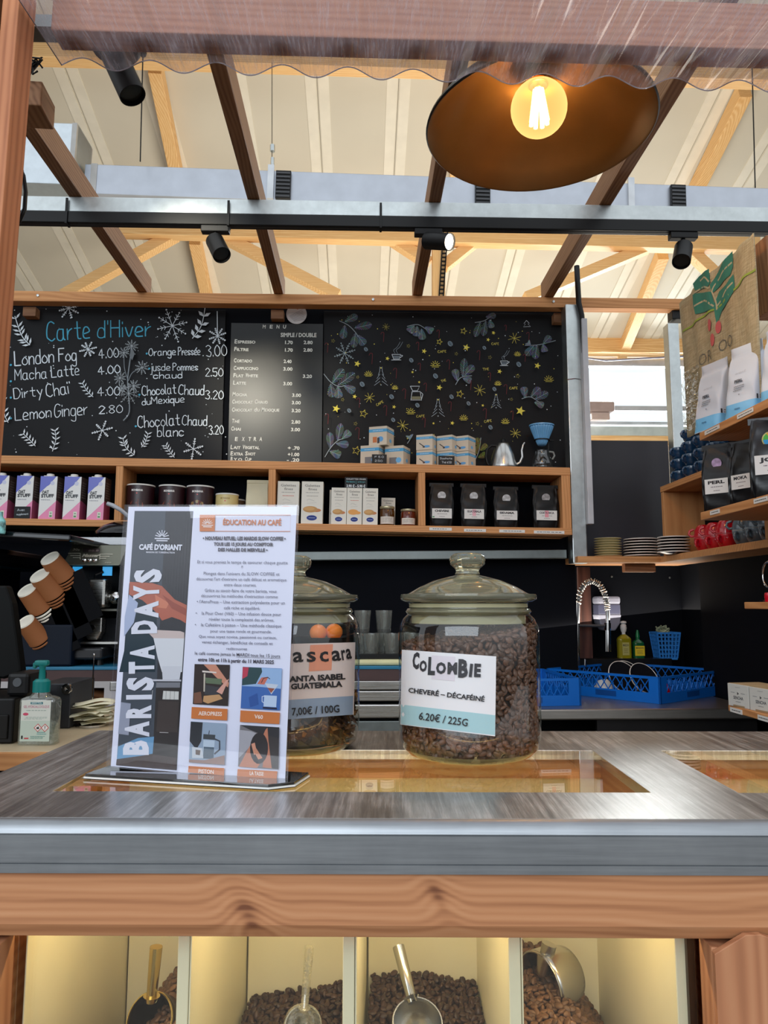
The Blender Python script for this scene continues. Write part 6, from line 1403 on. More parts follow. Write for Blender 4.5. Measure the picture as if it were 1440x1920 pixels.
# receipt spike with papers
sx = at(171, 1345, y=1.90)
sp = thing('receipt_spike', 'thin metal receipt spike standing up from the paper pile', 'spike', (sx.x, 1.90, 1.0006))
hh = at(171, 1228, y=1.90).z-1.0
build('spike_base', G().lathe([(0, 0), (.035, 0), (.035, .004), (0, .005)], 28), CHROME, sp)
build('spike_pin', G().tube([(0, 0, .004), (0, 0, hh-.012), (0, 0, hh)], [.0018, .0018, .0006], 8), CHROME, sp)
build('spike_cap', G().ball((0, 0, hh), .003, 8, 6), CHROME, sp)
PP = M('receipt_paper', (220, 214, 184), .8, vary=.04)
r = random.Random(2); src = None
for k in range(12):
    a = r.uniform(-.5, .5)+(PI/2 if k % 3 == 0 else 0); ww, ll = .034+r.uniform(0, .012), .040+r.uniform(0, .016); amp = .0022+.0012*(k % 3)
    g = G().grid(lambda u, v: ((u-.5)*2*ll, (v-.5)*2*ww*.6, amp*math.sin(u*5+k)+amp*math.sin(v*4)), 10, 4)
    o = build('receipt', g, PP, None, (sx.x+.006+r.uniform(-.008, .008), 1.90+r.uniform(-.008, .008), 1.0096+k*.0042), (0, 0, a), smooth=60, solid=.0006, fix=False)
    tag(o, 'cream paper receipt on the metal spike, '+(['lowest of the pile', 'second from the bottom', 'third from the bottom', 'fourth from the bottom', 'fifth from the bottom', 'sixth from the bottom', 'sixth from the top', 'fifth from the top', 'fourth from the top', 'third from the top', 'second from the top', 'topmost of the pile'][k]), 'paper', 'receipts skewered on the metal spike')
# ------------------------------------------------------------ front counter (turned slightly clockwise)
CA = -.040
CM0 = Matrix.Translation((0, .697, 0)) @ Matrix.Rotation(CA, 4, 'Z')
def W3(u, v, z): return CM0 @ Vector((u, v, z))
def cthing(name, label, cat, u=0, v=0, z=0, group=None, rz=0): p = W3(u, v, z); return thing(name, label, cat, p, CA+rz, group)
ZT_ = 1.10
t = NT('worktop_steel'); t.b.inputs['Metallic'].default_value = 1
sA = t.noise(t.coord((26, .9, 4), rot=(0, 0, R(-3))), 5, 7, .7); sB = t.noise(t.coord((90, 4, 4), rot=(0, 0, R(24))), 4, 5, .7); sC = t.noise(t.coord(), 7, 4, .6)
mixs = t.math('ADD', t.math('ADD', t.math('MULTIPLY', sA, .45), t.math('MULTIPLY', sB, .25)), t.math('MULTIPLY', sC, .3))
t.link(t.ramp(mixs, [(.36, (150, 146, 142)), (.5, (200, 198, 194)), (.62, (244, 244, 244))]), t.b.inputs['Base Color'])
t.link(t.math('ADD', .06, t.math('MULTIPLY', mixs, .58)), t.b.inputs['Roughness']); t.bump(mixs, .22, .0012); WS = t.m
t = NT('front_steel'); t.b.inputs['Metallic'].default_value = .75
sA = t.noise(t.coord((2, 30, 60)), 4, 5, .6); sC = t.noise(t.coord(), 5, 5, .65)
mixs = t.math('ADD', t.math('MULTIPLY', sA, .4), t.math('MULTIPLY', sC, .6)); t.link(t.ramp(mixs, [(.35, (126, 130, 134)), (.65, (160, 164, 168))]), t.b.inputs['Base Color']); t.b.inputs['Roughness'].default_value = .38; t.bump(mixs, .12, .001); FS = t.m
ct_ = cthing('service_counter', 'steel topped service counter across the foreground with glass panes let into it', 'counter')
UL, UR = -.42, 1.15
def strip(x0, x1, y0, y1): return G().box(x0, x1, y0, y1, ZT_-.012, ZT_)
g = G()
for a in ((UL, UR, .012, .108), (UL, UR, .335, .487), (UL, -.322, .108, .335), (.292, .381, .108, .335), (.98, UR, .108, .335)): g.box(a[0], a[1], a[2], a[3], ZT_-.012, ZT_)
g.box(UL, UR, .470, .487, ZT_-.045, ZT_-.012); g.box(UL, UL+.012, .012, .487, ZT_-.045, ZT_-.012)
bm_ = build('steel_top', g, WS, ct_)
# rolled front lip and creased apron
prof = [(.012, ZT_-.0001), (.006, ZT_-.0008), (.002, ZT_-.004), (.0005, ZT_-.009), (.0, ZT_-.0105), (.0012, ZT_-.011), (.0012, ZT_-.0115), (.0, ZT_-.012), (.0, ZT_-.0352), (.0012, ZT_-.0356), (.0012, ZT_-.036), (.0, ZT_-.0365), (.0, ZT_-.044), (.012, ZT_-.044), (.012, ZT_-.013)]
build('steel_apron', G().prism([(y, z) for y, z in prof], UL, UR, 'x'), FS, ct_, smooth=50)
for x0, x1 in ((-.322, .292), (.381, .98)):
    build('glass_pane', G().box(x0+.0005, x1-.0005, .1085, .3345, ZT_-.006, ZT_-.0005), thin('pane_glass', (.97, .96, .92), 1, .0, .05), ct_)
# wooden front rail with knots
t = NT('rail_wood'); tc = t.new('ShaderNodeTexCoord'); sep = t.new('ShaderNodeSeparateXYZ'); t.link(tc.outputs['Object'], sep.inputs[0])
x, y, z = sep.outputs; nz = t.noise(t.coord((1.2, 8, 10)), 2.5, 4, .55)
zz = t.math('ADD', z, t.math('MULTIPLY', nz, .016)); core = None
for (kx, kz, s, amp) in ((-.098, .020, .022, .021), (.068, .036, .016, .013), (-.02, -.02, .03, .004), (.30, .02, .09, -.006)):
    dxx = t.math('SUBTRACT', t.math('ADD', x, t.math('MULTIPLY', z, .45)), kx+kz*.45); dz = t.math('SUBTRACT', z, kz)
    d2 = t.math('ADD', t.math('POWER', t.math('ABSOLUTE', dxx), 2), t.math('MULTIPLY', t.math('POWER', t.math('ABSOLUTE', dz), 2), .35))
    e = t.math('EXPONENT', t.math('MULTIPLY', d2, -1/(s*s)))
    zz = t.math('ADD', zz, t.math('MULTIPLY', e, -amp))
    if s < .025:
        e2 = t.math('EXPONENT', t.math('MULTIPLY', d2, -1/((s*.42)**2))); core = e2 if core is None else t.math('ADD', core, e2)
wv = t.math('SINE', t.math('MULTIPLY', zz, 780)); w2 = t.math('SINE', t.math('MULTIPLY', zz, 283))
fine = t.noise(t.coord((6, 60, 320)), 1, 3)
f = t.math('ADD', t.math('ADD', t.math('MULTIPLY', wv, .10), t.math('MULTIPLY', w2, .10)), t.math('ADD', .30, t.math('MULTIPLY', fine, .4)))
f = t.math('SUBTRACT', f, t.math('MULTIPLY', core, .42))
t.link(t.ramp(f, [(.02, (112, 66, 42)), (.28, (162, 108, 72)), (.5, (182, 126, 86)), (.75, (192, 138, 98))]), t.b.inputs['Base Color']); t.b.inputs['Roughness'].default_value = .45; t.bump(f, .12, .001); RW = t.m
fr_ = cthing('front_rail', 'knotty reddish wooden rail under the steel edge of the counter', 'rail', 0, 0, 1.0)
build('rail_body', G().prism([(.004, .0555), (.004, .012), (.010, .0), (.034, -.005), (.034, .0555)], -.60, 1.15, 'x'), RW, fr_, bevel=.0008)
def fpost(u0, u1, label):
    uc = (u0+u1)/2; w = (u1-u0)/2; o = cthing('front_post', label, 'post', uc, 0, .60)
    build('post_body', G().box(-w, w, .006, .034, 0, .3945), wood('post_wood', (172, 116, 82), (184, 130, 94), (150, 98, 68), 'Z', 34), o, bevel=.001)
    build('post_face', G().prism([(-w, 0), (w*.62, 0), (w*.62, .404), (w*.25, .408), (-w*.15, .4075), (-w, .392)], -.001, .0055), wood('post_wood', (172, 116, 82), (184, 130, 94), (150, 98, 68), 'Z', 34), o, bevel=.0006)
    build('post_bevel', G().add([(w*.62, -.001, 0), (w, .0055, 0), (w, .0055, .394), (w*.62, -.001, .404)], [(0, 1, 2, 3)]), RW, o)
fpost(.305, .370, 'short wooden front post with a peaked top at the lower right'); fpost(-.40, -.3165, 'wooden front post at the extreme lower left')
build('bins_front_glass', G().box(-.3165, .3045, .040, .043, .60, .998), thin('front_pane', (.97, .97, .95), 1, 0, .045), ct_)
build('bins_front_glass', G().box(.372, 1.0, .040, .043, .60, .998), thin('front_pane', (.97, .97, .95), 1, 0, .045), ct_)
build('dark_gap_strip', G().box(.298, .3045, .044, .06, .60, .995), BLK, ct_)  # black strip put in as the dark gap beside the front post
build('case_back', G().box(-.40, 1.1, .350, .362, .60, 1.062), M('case_cream', (222, 206, 158), .6, vary=.02), ct_)
build('case_back_rail', G().box(-.40, 1.1, .345, .362, 1.062, 1.088), SHX['X'], ct_)
for a_, b_, c_ in ((-.335, -.323, .05), (.3045, .312, .0635), (.368, .380, .0635)): build('case_side', G().box(a_, b_, c_, .349, .60, 1.087), SHX['Y'], ct_)
build('case_floor', G().box(-.40, 1.1, .05, .35, .60, .61), M('case_cream', (222, 206, 158), .6), ct_)
led = build('led_strip', G().box(-.31, .29, .06, .066, 1.068, 1.074), M('led_warm', (255, 214, 120), .5, emit=((255, 206, 110), 5)), ct_)
lp = lamp('case_light', 'AREA', W3(0, .085, 1.066), 1.25, (1, .78, .38), .56, W3(0, .19, .80), size_y=.012)
lp.rotation_euler = (R(22), 0, CA)
lp2 = lamp('case_light_right', 'AREA', W3(.68, .085, 1.066), 1.1, (1, .78, .38), .5, None, size_y=.012); lp2.rotation_euler = (R(22), 0, CA)
# bins
BIN = M('bin_cream', (234, 226, 196), .5, vary=.02)
BE = -.3135
def bean_mesh(seed=0):
    """one coffee bean, flat side with a crease up; returns verts, faces"""
    vs = [(-1, 0, 0)]; n = 8; R_ = 4
    for i in range(1, R_+1):
        x = -math.cos(PI*i/(R_+1)); s = math.sin(PI*i/(R_+1))
        for k in range(n):
            a = 2*PI*k/n + PI/n*0; y = math.cos(a)*s*.72; z = math.sin(a)*s*.55
            if k == 2: z -= .30*s
            if z > 0 and k != 2: z *= .8
            vs.append((x, y, z))
    vs.append((1, 0, 0)); fs = []
    for k in range(n): fs.append((0, 1+(k+1) % n, 1+k)); fs.append((len(vs)-1, 1+(R_-1)*n+k, 1+(R_-1)*n+(k+1) % n))
    for i in range(R_-1):
        for k in range(n): a = 1+i*n; fs.append((a+k, a+(k+1) % n, a+n+(k+1) % n, a+n+k))
    return np.array(vs), fs
BV, BF = bean_mesh()
def beans(name, pts, nrms, size, mat, label, parent=None, rs=1, jit=.8):
    rg = np.random.RandomState(rs); V = []; Fs = []; C = []; n = len(BV)
    for i, (p, nn) in enumerate(zip(pts, nrms)):
        nn = Vector(nn) + Vector(rg.uniform(-jit, jit, 3)); q = nn.to_track_quat('Z', 'Y') @ Vector((0, 0, 1)).rotation_difference(Vector((0, 0, 1)))
        m = q.to_matrix() @ Matrix.Rotation(rg.uniform(0, 6.28), 3, 'Z'); s = size*rg.uniform(.85, 1.12)
        P = (np.array(m) @ (BV*s).T).T + np.array(p); V.append(P); o = i*n
        Fs += [tuple(j+o for j in f) for f in BF]
    me = bpy.data.meshes.new(name); me.from_pydata(np.concatenate(V).tolist(), [], Fs)
    ca = me.color_attributes.new('Col', 'FLOAT_COLOR', 'POINT'); k = rg.uniform(.6, 1.25, len(pts)); hh = rg.uniform(-.1, .1, len(pts))
    buf = np.ones((len(pts)*n, 4)); kk = np.repeat(k, n); buf[:, 0] = kk; buf[:, 1] = kk; buf[:, 2] = kk
    ca.data.foreach_set('color', buf.ravel()); me.polygons.foreach_set('use_smooth', [True]*len(me.polygons)); me.materials.append(mat)
    o = bpy.data.objects.new(name, me); COL.objects.link(o); o['kind'] = 'stuff'
    if label: tag(o, label, 'beans')
    return o
def beanmat(name, col, rough=.4):
    t = NT(name); a = t.new('ShaderNodeAttribute', attribute_name='Col'); mx = t.new('ShaderNodeMix', data_type='RGBA', blend_type='MULTIPLY'); mx.inputs[0].default_value = 1
    mx.inputs[6].default_value = lin(col); t.link(a.outputs['Color'], mx.inputs[7]); t.link(mx.outputs[2], t.b.inputs['Base Color']); t.b.inputs['Roughness'].default_value = rough; return t.m
BM1 = beanmat('beans_dark', (66, 42, 30)); BM2 = beanmat('beans_brown', (112, 80, 56), .5)
BINL = ['first cream bean bin from the left, with a gold rimmed scoop', 'second cream bean bin, nearly empty looking, with a clear scoop', 'third cream bean bin, dark beans and a steel scoop at its middle', 'fourth cream bean bin at right, beans heaped towards the right']
BNL = ['dull brown coffee beans in the first bin', 'dark coffee beans low in the second bin', 'very dark coffee beans in the third bin', 'lighter brown coffee beans sloping down to the right in the fourth bin']
bw = .1535
rg = random.Random(5)
for i in range(4):
    u0 = BE + i*bw; u1 = u0 + bw - .0006; b = cthing('bean_bin', BINL[i], 'bin', 0, 0, 0, 'bean bins under the counter')
    v0, v1, zb, zt2 = .050, .335, .64, .998; th = .011
    build('side_wall', G().box(u1-th, u1, v0, v1, zb, zt2), BIN, b, bevel=.001)
    build('side_wall', G().box(u0, u0+.0015, v0, v1, zb, zt2), BIN, b, bevel=.001)
    build('back_wall', G().box(u0+.004, u1-th, v1-.004, v1, zb, zt2), BIN, b)
    build('bin_floor', G().box(u0+.004, u1-th, v0, v1-.004, zb, zb+.004), BIN, b)
    pts = []; nr = []
    ua, ub = u0+.010, u1-th-.006
    def surf(u, v):
        f = (u-ua)/(ub-ua); g_ = (v-v0)/(v1-v0)
        if i == 0: return .776 + .07*min(1, f*1.6) + .012*g_ - .03*abs(f-.8)
        if i == 1: return .784 + .02*f + .012*g_
        if i == 2: return .810 + .012*g_ + .004*math.sin(f*5)
        return .862 - .16*max(0, f-.50) - .012*(1-g_)
    sz = .0052
    nu, nv = int((ub-ua)/.0066), int((v1-v0-.01)/.0075)
    for a in range(nu+1):
        for c in range(nv+1):
            u = ua+(ub-ua)*a/nu+rg.uniform(-.002, .002); v = v0+.006+(v1-v0-.014)*c/nv+rg.uniform(-.002, .002); u = min(max(u, ua), ub)
            p = W3(u, v, surf(u, v)+rg.uniform(-.002, .003)); pts.append(p); nr.append((0, -.3, 1))
            if c % 2 == 0: pts.append(W3(u+.003, v, surf(u, v)-.006)); nr.append((0, -.3, 1))
    for a in range(nu+1):
        for c in range(18):
            u = ua+(ub-ua)*a/nu+rg.uniform(-.002, .002); z_ = surf(u, v0)-.004-c*.0062
            if z_ > .80: pts.append(W3(min(max(u, ua), ub), v0+.0045+rg.uniform(0, .003), z_+rg.uniform(-.002, .002))); nr.append((0, -1, .2))
    bo = beans('coffee_beans', pts, nr, sz, BM1 if i in (1, 2) else BM2, BNL[i], None, i+1)
    g = G(); n = 10; vs = []
    g.grid(lambda a, c: (ua+(ub-ua)*a, v0+.010+(v1-v0-.018)*c, surf(ua+(ub-ua)*a, v0+.010+(v1-v0-.018)*c)-.006), 10, 8)
    g.add([(ua, v0+.010, .70), (ub, v0+.010, .70)]+[(ub-(ub-ua)*k/10, v0+.010, surf(ub-(ub-ua)*k/10, v0)-.006) for k in range(11)], [tuple(range(13))])
    g.v = [tuple(W3(*p)) for p in g.v]
    build('bean_core', g, M('bean_core', (34, 22, 16), .8), bo, fix=False)
# scoops
def scoop(u, v, z, tilt, label, mat, rim, rz=0, s=1.0, roll=0):
    p = W3(u, v, z); t = thing('bean_scoop', label, 'scoop', p, rot=(tilt, roll, CA+rz)); 
    build('scoop_bowl', G().grid(lambda a, b: (.021*s*math.cos(PI*(.0+a)*1.0 + 0)*(1-.0*b)*(1 if b > .12 else (b/.12)**.5), -.021*s*math.sin(PI*a)*(1 if b > .12 else (b/.12)**.5)-.0, -b*.062*s), 24, 12), mat, t, smooth=60, solid=.0012, fix=False)
    build('bowl_rim', G().tube([(.021*s, 0, -.010*s), (.0212*s, 0, -.062*s)], .0012*s, 6).tube([(-.021*s, 0, -.010*s), (-.0212*s, 0, -.062*s)], .0012*s, 6), rim, t)
    build('handle', G().tube([(0, -.004, -.004*s), (0, -.006, .01), (0, -.004, .075), (0, -.002, .095)], [.0035*s, .0055, .0060, .0050], 14), rim, t, smooth=60)
    return t
BR_ = M('brass_steel', (206, 184, 120), .22, .95, vary=.03)
def scoop2(uv_h, uv_b, v, label, mat, rim, br, open_dir, z=None):
    """scoop given the two ends of its handle and its bowl centre, all in the bin"""
    a = Vector(uv_h); b = Vector(uv_b)
    t = thing('bean_scoop', label, 'scoop', tuple(b), 0, 'scoops in the bean bins')
    d = (a-b).normalized()
    build('handle', G().tube([b-b+d*br*.95, (a-b)*.25+Vector((0, 0, 0)), (a-b)*.7, (a-b)], [br*.34, br*.20, br*.24, br*.26], 16), rim, t, smooth=60)
    od = Vector(open_dir).normalized(); q = od.to_track_quat('Z', 'Y').to_matrix().to_4x4()
    g = G().lathe([(br*1.0, 0), (br*1.02, -.2*br), (br*.98, -.8*br), (br*.85, -1.3*br), (br*.5, -1.6*br), (0, -1.7*br)], 36)
    g.v = [tuple(q @ Vector(p)) for p in g.v]; bo = build('scoop_bowl', g, mat, t, smooth=60, solid=.0012, fix=False)
    g = G().tube([(br*1.01*math.cos(2*PI*k/40), br*1.01*math.sin(2*PI*k/40), 0) for k in range(41)], .0012, 6, False); g.v = [tuple(q @ Vector(p)) for p in g.v]
    build('bowl_rim', g, rim, t, smooth=60)
    return t
def binpt(px, py, v): return at(px, py, y=.697+v)
scoop2(binpt(293, 1775, .17), binpt(280, 1914, .17), .08, 'gold rimmed scoop in the first bin, cut by the bottom of the picture', M('dark_scoop', (70, 64, 52), .25, .9), BR_, .026, (-.3, -.85, .5))
scoop2(binpt(580, 1775, .2), binpt(568, 1925, .2), .08, 'clear plastic scoop standing in the second bin', thin('clear_scoop', (.9, .9, .86), 1, .05, .15, haze=.2, hazecol=(.8, .78, .66)), thin('clear_scoop', (.9, .9, .86)), .020, (.2, -.9, .3))
scoop2(binpt(747, 1775, .2), binpt(783, 1918, .15), .08, 'steel scoop with round bowl lying in the third bin', MATS['kettle_steel'], MATS['kettle_steel'], .0255, (.05, -.55, .83))
scoop2(binpt(1030, 1770, .22), binpt(1012, 1845, .22), .08, 'steel scoop turned to the left in the fourth bin', MATS['kettle_steel'], MATS['kettle_steel'], .033, (-.85, -.5, -.05))

# ------------------------------------------------------------ glass jars
LG = M('lid_glass', (236, 232, 196), .02, vary=.0, trans=.86, ior=1.45)  # pale yellow diffuse share paints in the bright roof reflected by the glass
JG = thin('jar_glass', (.93, .95, .93), 1, .0, .07)
def jar(cx, cy, s, label, ch):
    t = thing('glass_jar', label, 'jar', (cx, cy, ZT_+.0004)); Rj = .0915*s
    body = [(0, .004), (.060, .003), (.074, .0), (.080, .002), (.087, .009), (.0905, .022), (.0915, .04), (.0915, .150), (.0905, .162), (.086, .172), (.079, .179), (.0765, .183), (.0765, .190), (.079, .192)]
    build('jar_body', G().lathe([(r*s, z*s) for r, z in body], 72), JG, t, smooth=50, fix=False)
    build('jar_foot', G().lathe([(.058*s, .0005), (.074*s, -.0003), (.081*s, .003), (.0865*s, .009*s), (.080*s, .008*s), (.070*s, .006*s), (.058*s, .005)], 72), LG, t, smooth=50)
    build('neck_ring', G().lathe([(.0768*s, .176*s), (.0795*s, .177*s), (.0825*s, .181*s), (.0800*s, .185*s), (.0770*s, .1855*s)], 72), LG, t, smooth=60)
    build('seal_ring', G().lathe([(.0765*s, .1865*s), (.0775*s, .1865*s), (.0775*s, .1915*s), (.0700*s, .1915*s), (.0700*s, .166*s), (.0745*s, .166*s), (.0745*s, .1865*s)], 60), M('seal_lamp_cream', (222, 214, 168), .3, trans=.45), t, smooth=40)  # added neck seal; its cream carries the lamp's reflection as colour
    lid = [(0, .2295), (.012, .2295), (.022, .2275), (.045, .2215), (.065, .2125), (.078, .2050), (.083, .2035), (.0885, .2035), (.0895, .200), (.0885, .1965), (.0835, .194), (.078, .193), (.076, .1945), (.064, .2035), (.045, .2145), (.020, .2220), (0, .2235)]
    build('lid', G().lathe([(r*s, z*s) for r, z in lid], 72), LG, t, smooth=50)
    kn = [(0, .2300), (.0165, .2300), (.0150, .234), (.0165, .2375), (.0225, .2425), (.0240, .2485), (.0225, .254), (.0165, .2575), (.008, .2585), (0, .2587)]
    build('lid_knob', G().lathe([(r*s, z*s) for r, z in kn], 48), LG, t, smooth=60)
    return t, Rj
J2, R2 = jar(.1405, 1.003, 1.0, 'large glass jar of dark beans with the COLOMBIE label', 0)
J1, R1 = jar(-.0935, 1.062, 1.0, 'large glass jar of husks with an orange striped label, half behind the poster', 0)
# label of the right jar, printed on a sheet wrapped round the glass
q = Art(Matrix.Translation((.1405, 1.003-R2, 0)), cyl=(.1405, 1.003, R2+.0006)); q.eps = .00018
WH2 = (226, 224, 226)
def pl7(x, y): return (520+x*.34722, 1030+y*.34722)
q.quadpx([pl7(664, 946), pl7(1176, 1010), pl7(1182, 578), pl7(672, 542)], WH2, 10)
q.quadpx([pl7(666, 944), pl7(1175, 1004), pl7(1177, 896), pl7(668, 838)], (160, 196, 202), 10)
q.quadpx([pl7(832, 700), pl7(958, 712), pl7(960, 580), pl7(834, 572)], (214, 206, 214), 4)
DKG = (52, 52, 56)
xs_ = [(728, 764, 'C', 78, 640), (766, 806, 'O', 52, 656), (812, 850, 'L', 84, 672), (856, 910, 'O', 54, 668), (918, 970, 'M', 56, 670), (976, 1028, 'B', 86, 686), (1034, 1050, 'I', 62, 684), (1062, 1098, 'E', 62, 684)]
for a, b, ch, hgt, y in xs_:
    m = a if ch != 'O' else a
    p0 = pl7(a, y); p1 = pl7(b, y+2); q.textpx(ch, p0[0], p0[1], p1[0], p1[1], hgt*.347, DKG, .05)
def tp7(s, x0, y0, x1, y1, h, col=(40, 40, 44), b=.03):
    p0 = pl7(x0, y0); p1 = pl7(x1, y1); q.textpx(s, p0[0], p0[1], p1[0], p1[1], h*.347, col, b)
tp7('CHEVERÉ – DÉCAFÉINÉ', 706, 772, 1118, 822, 24); tp7('6.20€ / 225G', 762, 918, 1026, 956, 38, b=.015)
q.g = refine(q.g, .010); ob = q.make('label', J2, PRINT); ob.matrix_parent_inverse = Matrix.Translation(J2.location).inverted()
q = Art(Matrix.Translation((-.0935, 1.062-R1, 0)), cyl=(-.0935, 1.062, R1+.0006)); q.eps = .00018
def p8(x, y): return (540+x*.15625, 1100+y*.15625)
q.quadpx([p8(-620, 1560), p8(790, 1535), p8(808, 668), p8(-560, 700)], (222, 204, 196), 14)
q.quadpx([p8(-640, 1640), p8(778, 1535), p8(784, 1310), p8(-620, 1400)], (140, 156, 176), 14)
q.quadpx([p8(250, 1018), p8(522, 1002), p8(540, 690), p8(268, 700)], (226, 150, 120), 4)
def tp8(s, x0, y0, x1, y1, h, b=.02, col=(30, 26, 28)): a = p8(x0, y0); c = p8(x1, y1); q.textpx(s, a[0], a[1], c[0], c[1], h*.15625, col, b)
tp8('C', -120, 925, 20, 915, 170, .015); 
for s, x0, x1, y in (('a', 60, 185, 905), ('s', 228, 338, 902), ('c', 385, 490, 900), ('a', 528, 638, 888), ('r', 655, 700, 880), ('a', 704, 768, 866)): tp8(s, x0, y, x1, y-8, 168, .02)
tp8('SANTA ISABEL', -30, 1145, 690, 1108, 62, .045); tp8('GUATEMALA', 35, 1232, 655, 1198, 62, .045); tp8('7,00€ / 100G', 48, 1545, 620, 1505, 84, .02)
q.g = refine(q.g, .010); ob = q.make('label', J1, PRINT); ob.matrix_parent_inverse = Matrix.Translation(J1.location).inverted()
# beans in the right jar
pts = []; nr = []; rg = random.Random(3); rr = R2-.0075; cx, cy = .1405, 1.003
for k in range(27):
    z = .009+k*.0058; r_ = rr - (.012 if k == 0 else .004 if k == 1 else 0); n = int(2*PI*r_/.0078)
    for j in range(n):
        a = 2*PI*(j+.5*(k % 2)+rg.uniform(-.3, .3))/n; top = .148+.012*math.cos(a-.2)
        if z > top: continue
        pts.append((cx+(r_+rg.uniform(-.002, .0015))*math.cos(a), cy+(r_+rg.uniform(-.002, .0015))*math.sin(a), ZT_+z+rg.uniform(-.002, .002))); nr.append((math.cos(a), math.sin(a), 0))
for k in range(620):
    a = rg.uniform(0, 2*PI); r_ = rr*math.sqrt(rg.random()); pts.append((cx+r_*math.cos(a), cy+r_*math.sin(a), ZT_+.150+.012*math.cos(a-.2)*r_/rr+rg.uniform(-.003, .003))); nr.append((0, 0, 1))
bo = beans('coffee_beans', pts, nr, .0056, beanmat('beans_jar', (94, 62, 45), .40), 'dark roasted coffee beans filling the right glass jar', None, 9)
build('bean_core', G().lathe([(0, .012), (rr*.88, .012), (rr-.004, .03), (rr-.004, .138), (0, .142)], 40), M('bean_core', (34, 22, 16), .8), bo, (cx, cy, ZT_))
# husks in the left jar
rg = random.Random(6); g = G(); cx, cy = -.0935, 1.062; rr = R1-.006
for k in range(1500):
    a = rg.uniform(0, 2*PI); r_ = rr*(1-rg.random()**2*.5) if k % 3 else rr*math.sqrt(rg.random()); z = rg.uniform(.012, .075) if k % 3 else rg.uniform(.062, .080)
    if z < .02: r_ *= .93
    c = Vector((cx+r_*math.cos(a), cy+r_*math.sin(a), ZT_+z)); s = rg.uniform(.004, .008)
    X_ = Vector((rg.uniform(-1, 1), rg.uniform(-1, 1), rg.uniform(-1, 1))).normalized(); Y_ = X_.cross(Vector((rg.uniform(-1, 1), .3, 1))).normalized(); N_ = X_.cross(Y_)
    f = rg.uniform(.6, 1.3); col = rg.choice(((96, 62, 28), (70, 42, 24), (140, 96, 40), (52, 32, 22), (110, 74, 36)))
    g.add([c-X_*s, c-Y_*s*.6+N_*s*.35, c+X_*s, c+Y_*s*.6+N_*s*.35, c+N_*s*-.25], [(0, 1, 4), (1, 2, 4), (2, 3, 4), (3, 0, 4)], col)
ho = build('dried_husks', g, colmat('husk', .6), None, fix=False); tag(ho, 'amber brown dried coffee husks at the bottom of the left glass jar', 'husks', kind='stuff')
build('husk_core', G().lathe([(0, .01), (rr*.86, .012), (rr-.012, .03), (rr-.012, .064), (0, .066)], 36), M('husk_core', (40, 25, 14), .8), ho, (cx, cy, ZT_))

# ------------------------------------------------------------ table sign
SL_ = Vector((-.1823, .8694, 1.1045)); SYAW = R(-15.205); SR = R(1.73)
sg_ = thing('sign_holder', 'clear acrylic stand with the Barista Days poster on a black base', 'sign stand', (SL_.x, SL_.y, ZT_+.0003), SYAW)
bxs = (-.116, .116)
build('base_plate', G().prism([(-.117, -.030), (.098, -.030), (.120, -.012), (.120, .034), (-.100, .034), (-.117, .030)], .0025, .0055, 'z'), M('base_black', (10, 10, 12), .06, coat=1), sg_, bevel=.0006)
build('base_edge', G().prism([(-.118, -.031), (.099, -.031), (.121, -.012), (.121, .035), (-.118, .035)], .0008, .0025, 'z'), M('edge_white', (230, 230, 226), .3), sg_)
build('base_foot', G().prism([(-.118, -.031), (.099, -.031), (.121, -.012), (.121, .035), (-.118, .035)], 0, .0008, 'z'), BLK, sg_)
M_s = Matrix.Translation(SL_) @ Matrix.Rotation(SYAW, 4, 'Z') @ Matrix.Rotation(SR, 4, 'Y')
loc = Matrix.Translation(Vector((0, 0, SL_.z-ZT_-.0003))) @ Matrix.Rotation(SR, 4, 'Y')
ac = build('acrylic_panel', G().box(-.1075, .1075, -.0052, -.0037, .0008, .2995), thin('acrylic', (.97, .97, .99), 1, .0, .03), sg_); ac.matrix_local = loc
ac = build('acrylic_panel', G().box(-.1075, .1075, .0010, .0025, .0008, .2995), thin('acrylic', (.97, .97, .99), 1, .0, .03), sg_); ac.matrix_local = loc
pp = build('poster_sheet', G().box(-.105, .105, 0, .0006, .0008, .2975), M('poster_white', (226, 228, 240), .6, vary=.005), sg_); pp.matrix_local = loc
q = Art(M_s); q.eps = 2.5e-5
def s5(x, y): return (180+x*.26389, 930+y*.26389)
def s6(x, y): return (180+x*.26389, 1220+y*.26389)
def Q(f, *pts): return [f(*p) for p in pts]
def PO(f, pts, col): q.poly(q.U([f(*p) for p in pts]), col)
# left picture band
D1, D2 = (44, 46, 50), (58, 60, 64)
q.poly(q.U([s6(145, 815), s6(572, 850), s5(692, 108), s5(275, 106)]), D1)
q.poly(q.U([s6(145, 815), s6(400, 836), s5(495, 107), s5(275, 106)]), (66, 74, 82))
PO(s5, [(236, 620), (440, 612), (420, 1251), (165, 1251), (200, 1100)], (20, 46, 56))
for k in range(9): q.line(q.U([s5(520+k*20, 120), s5(470+k*20, 900)]), .0005, (40, 38, 40))
PO(s5, [(240, 610), (400, 618), (470, 640), (560, 735), (645, 775), (640, 905), (600, 880), (540, 860), (470, 885), (440, 840), (400, 800), (330, 740), (236, 700)], (178, 96, 72))
PO(s5, [(420, 700), (520, 760), (500, 800), (430, 790)], (206, 124, 92)); PO(s5, [(470, 700), (560, 760), (640, 800), (640, 850), (540, 800)], (150, 74, 56))
PO(s5, [(236, 700), (300, 760), (270, 900), (200, 1000), (205, 860)], (170, 182, 206))
PO(s5, [(380, 980), (440, 952), (600, 960), (628, 970), (628, 1015), (420, 1020)], (204, 186, 176)); PO(s5, [(410, 1010), (628, 1012), (612, 1251), (470, 1251), (440, 1150)], (216, 218, 218))
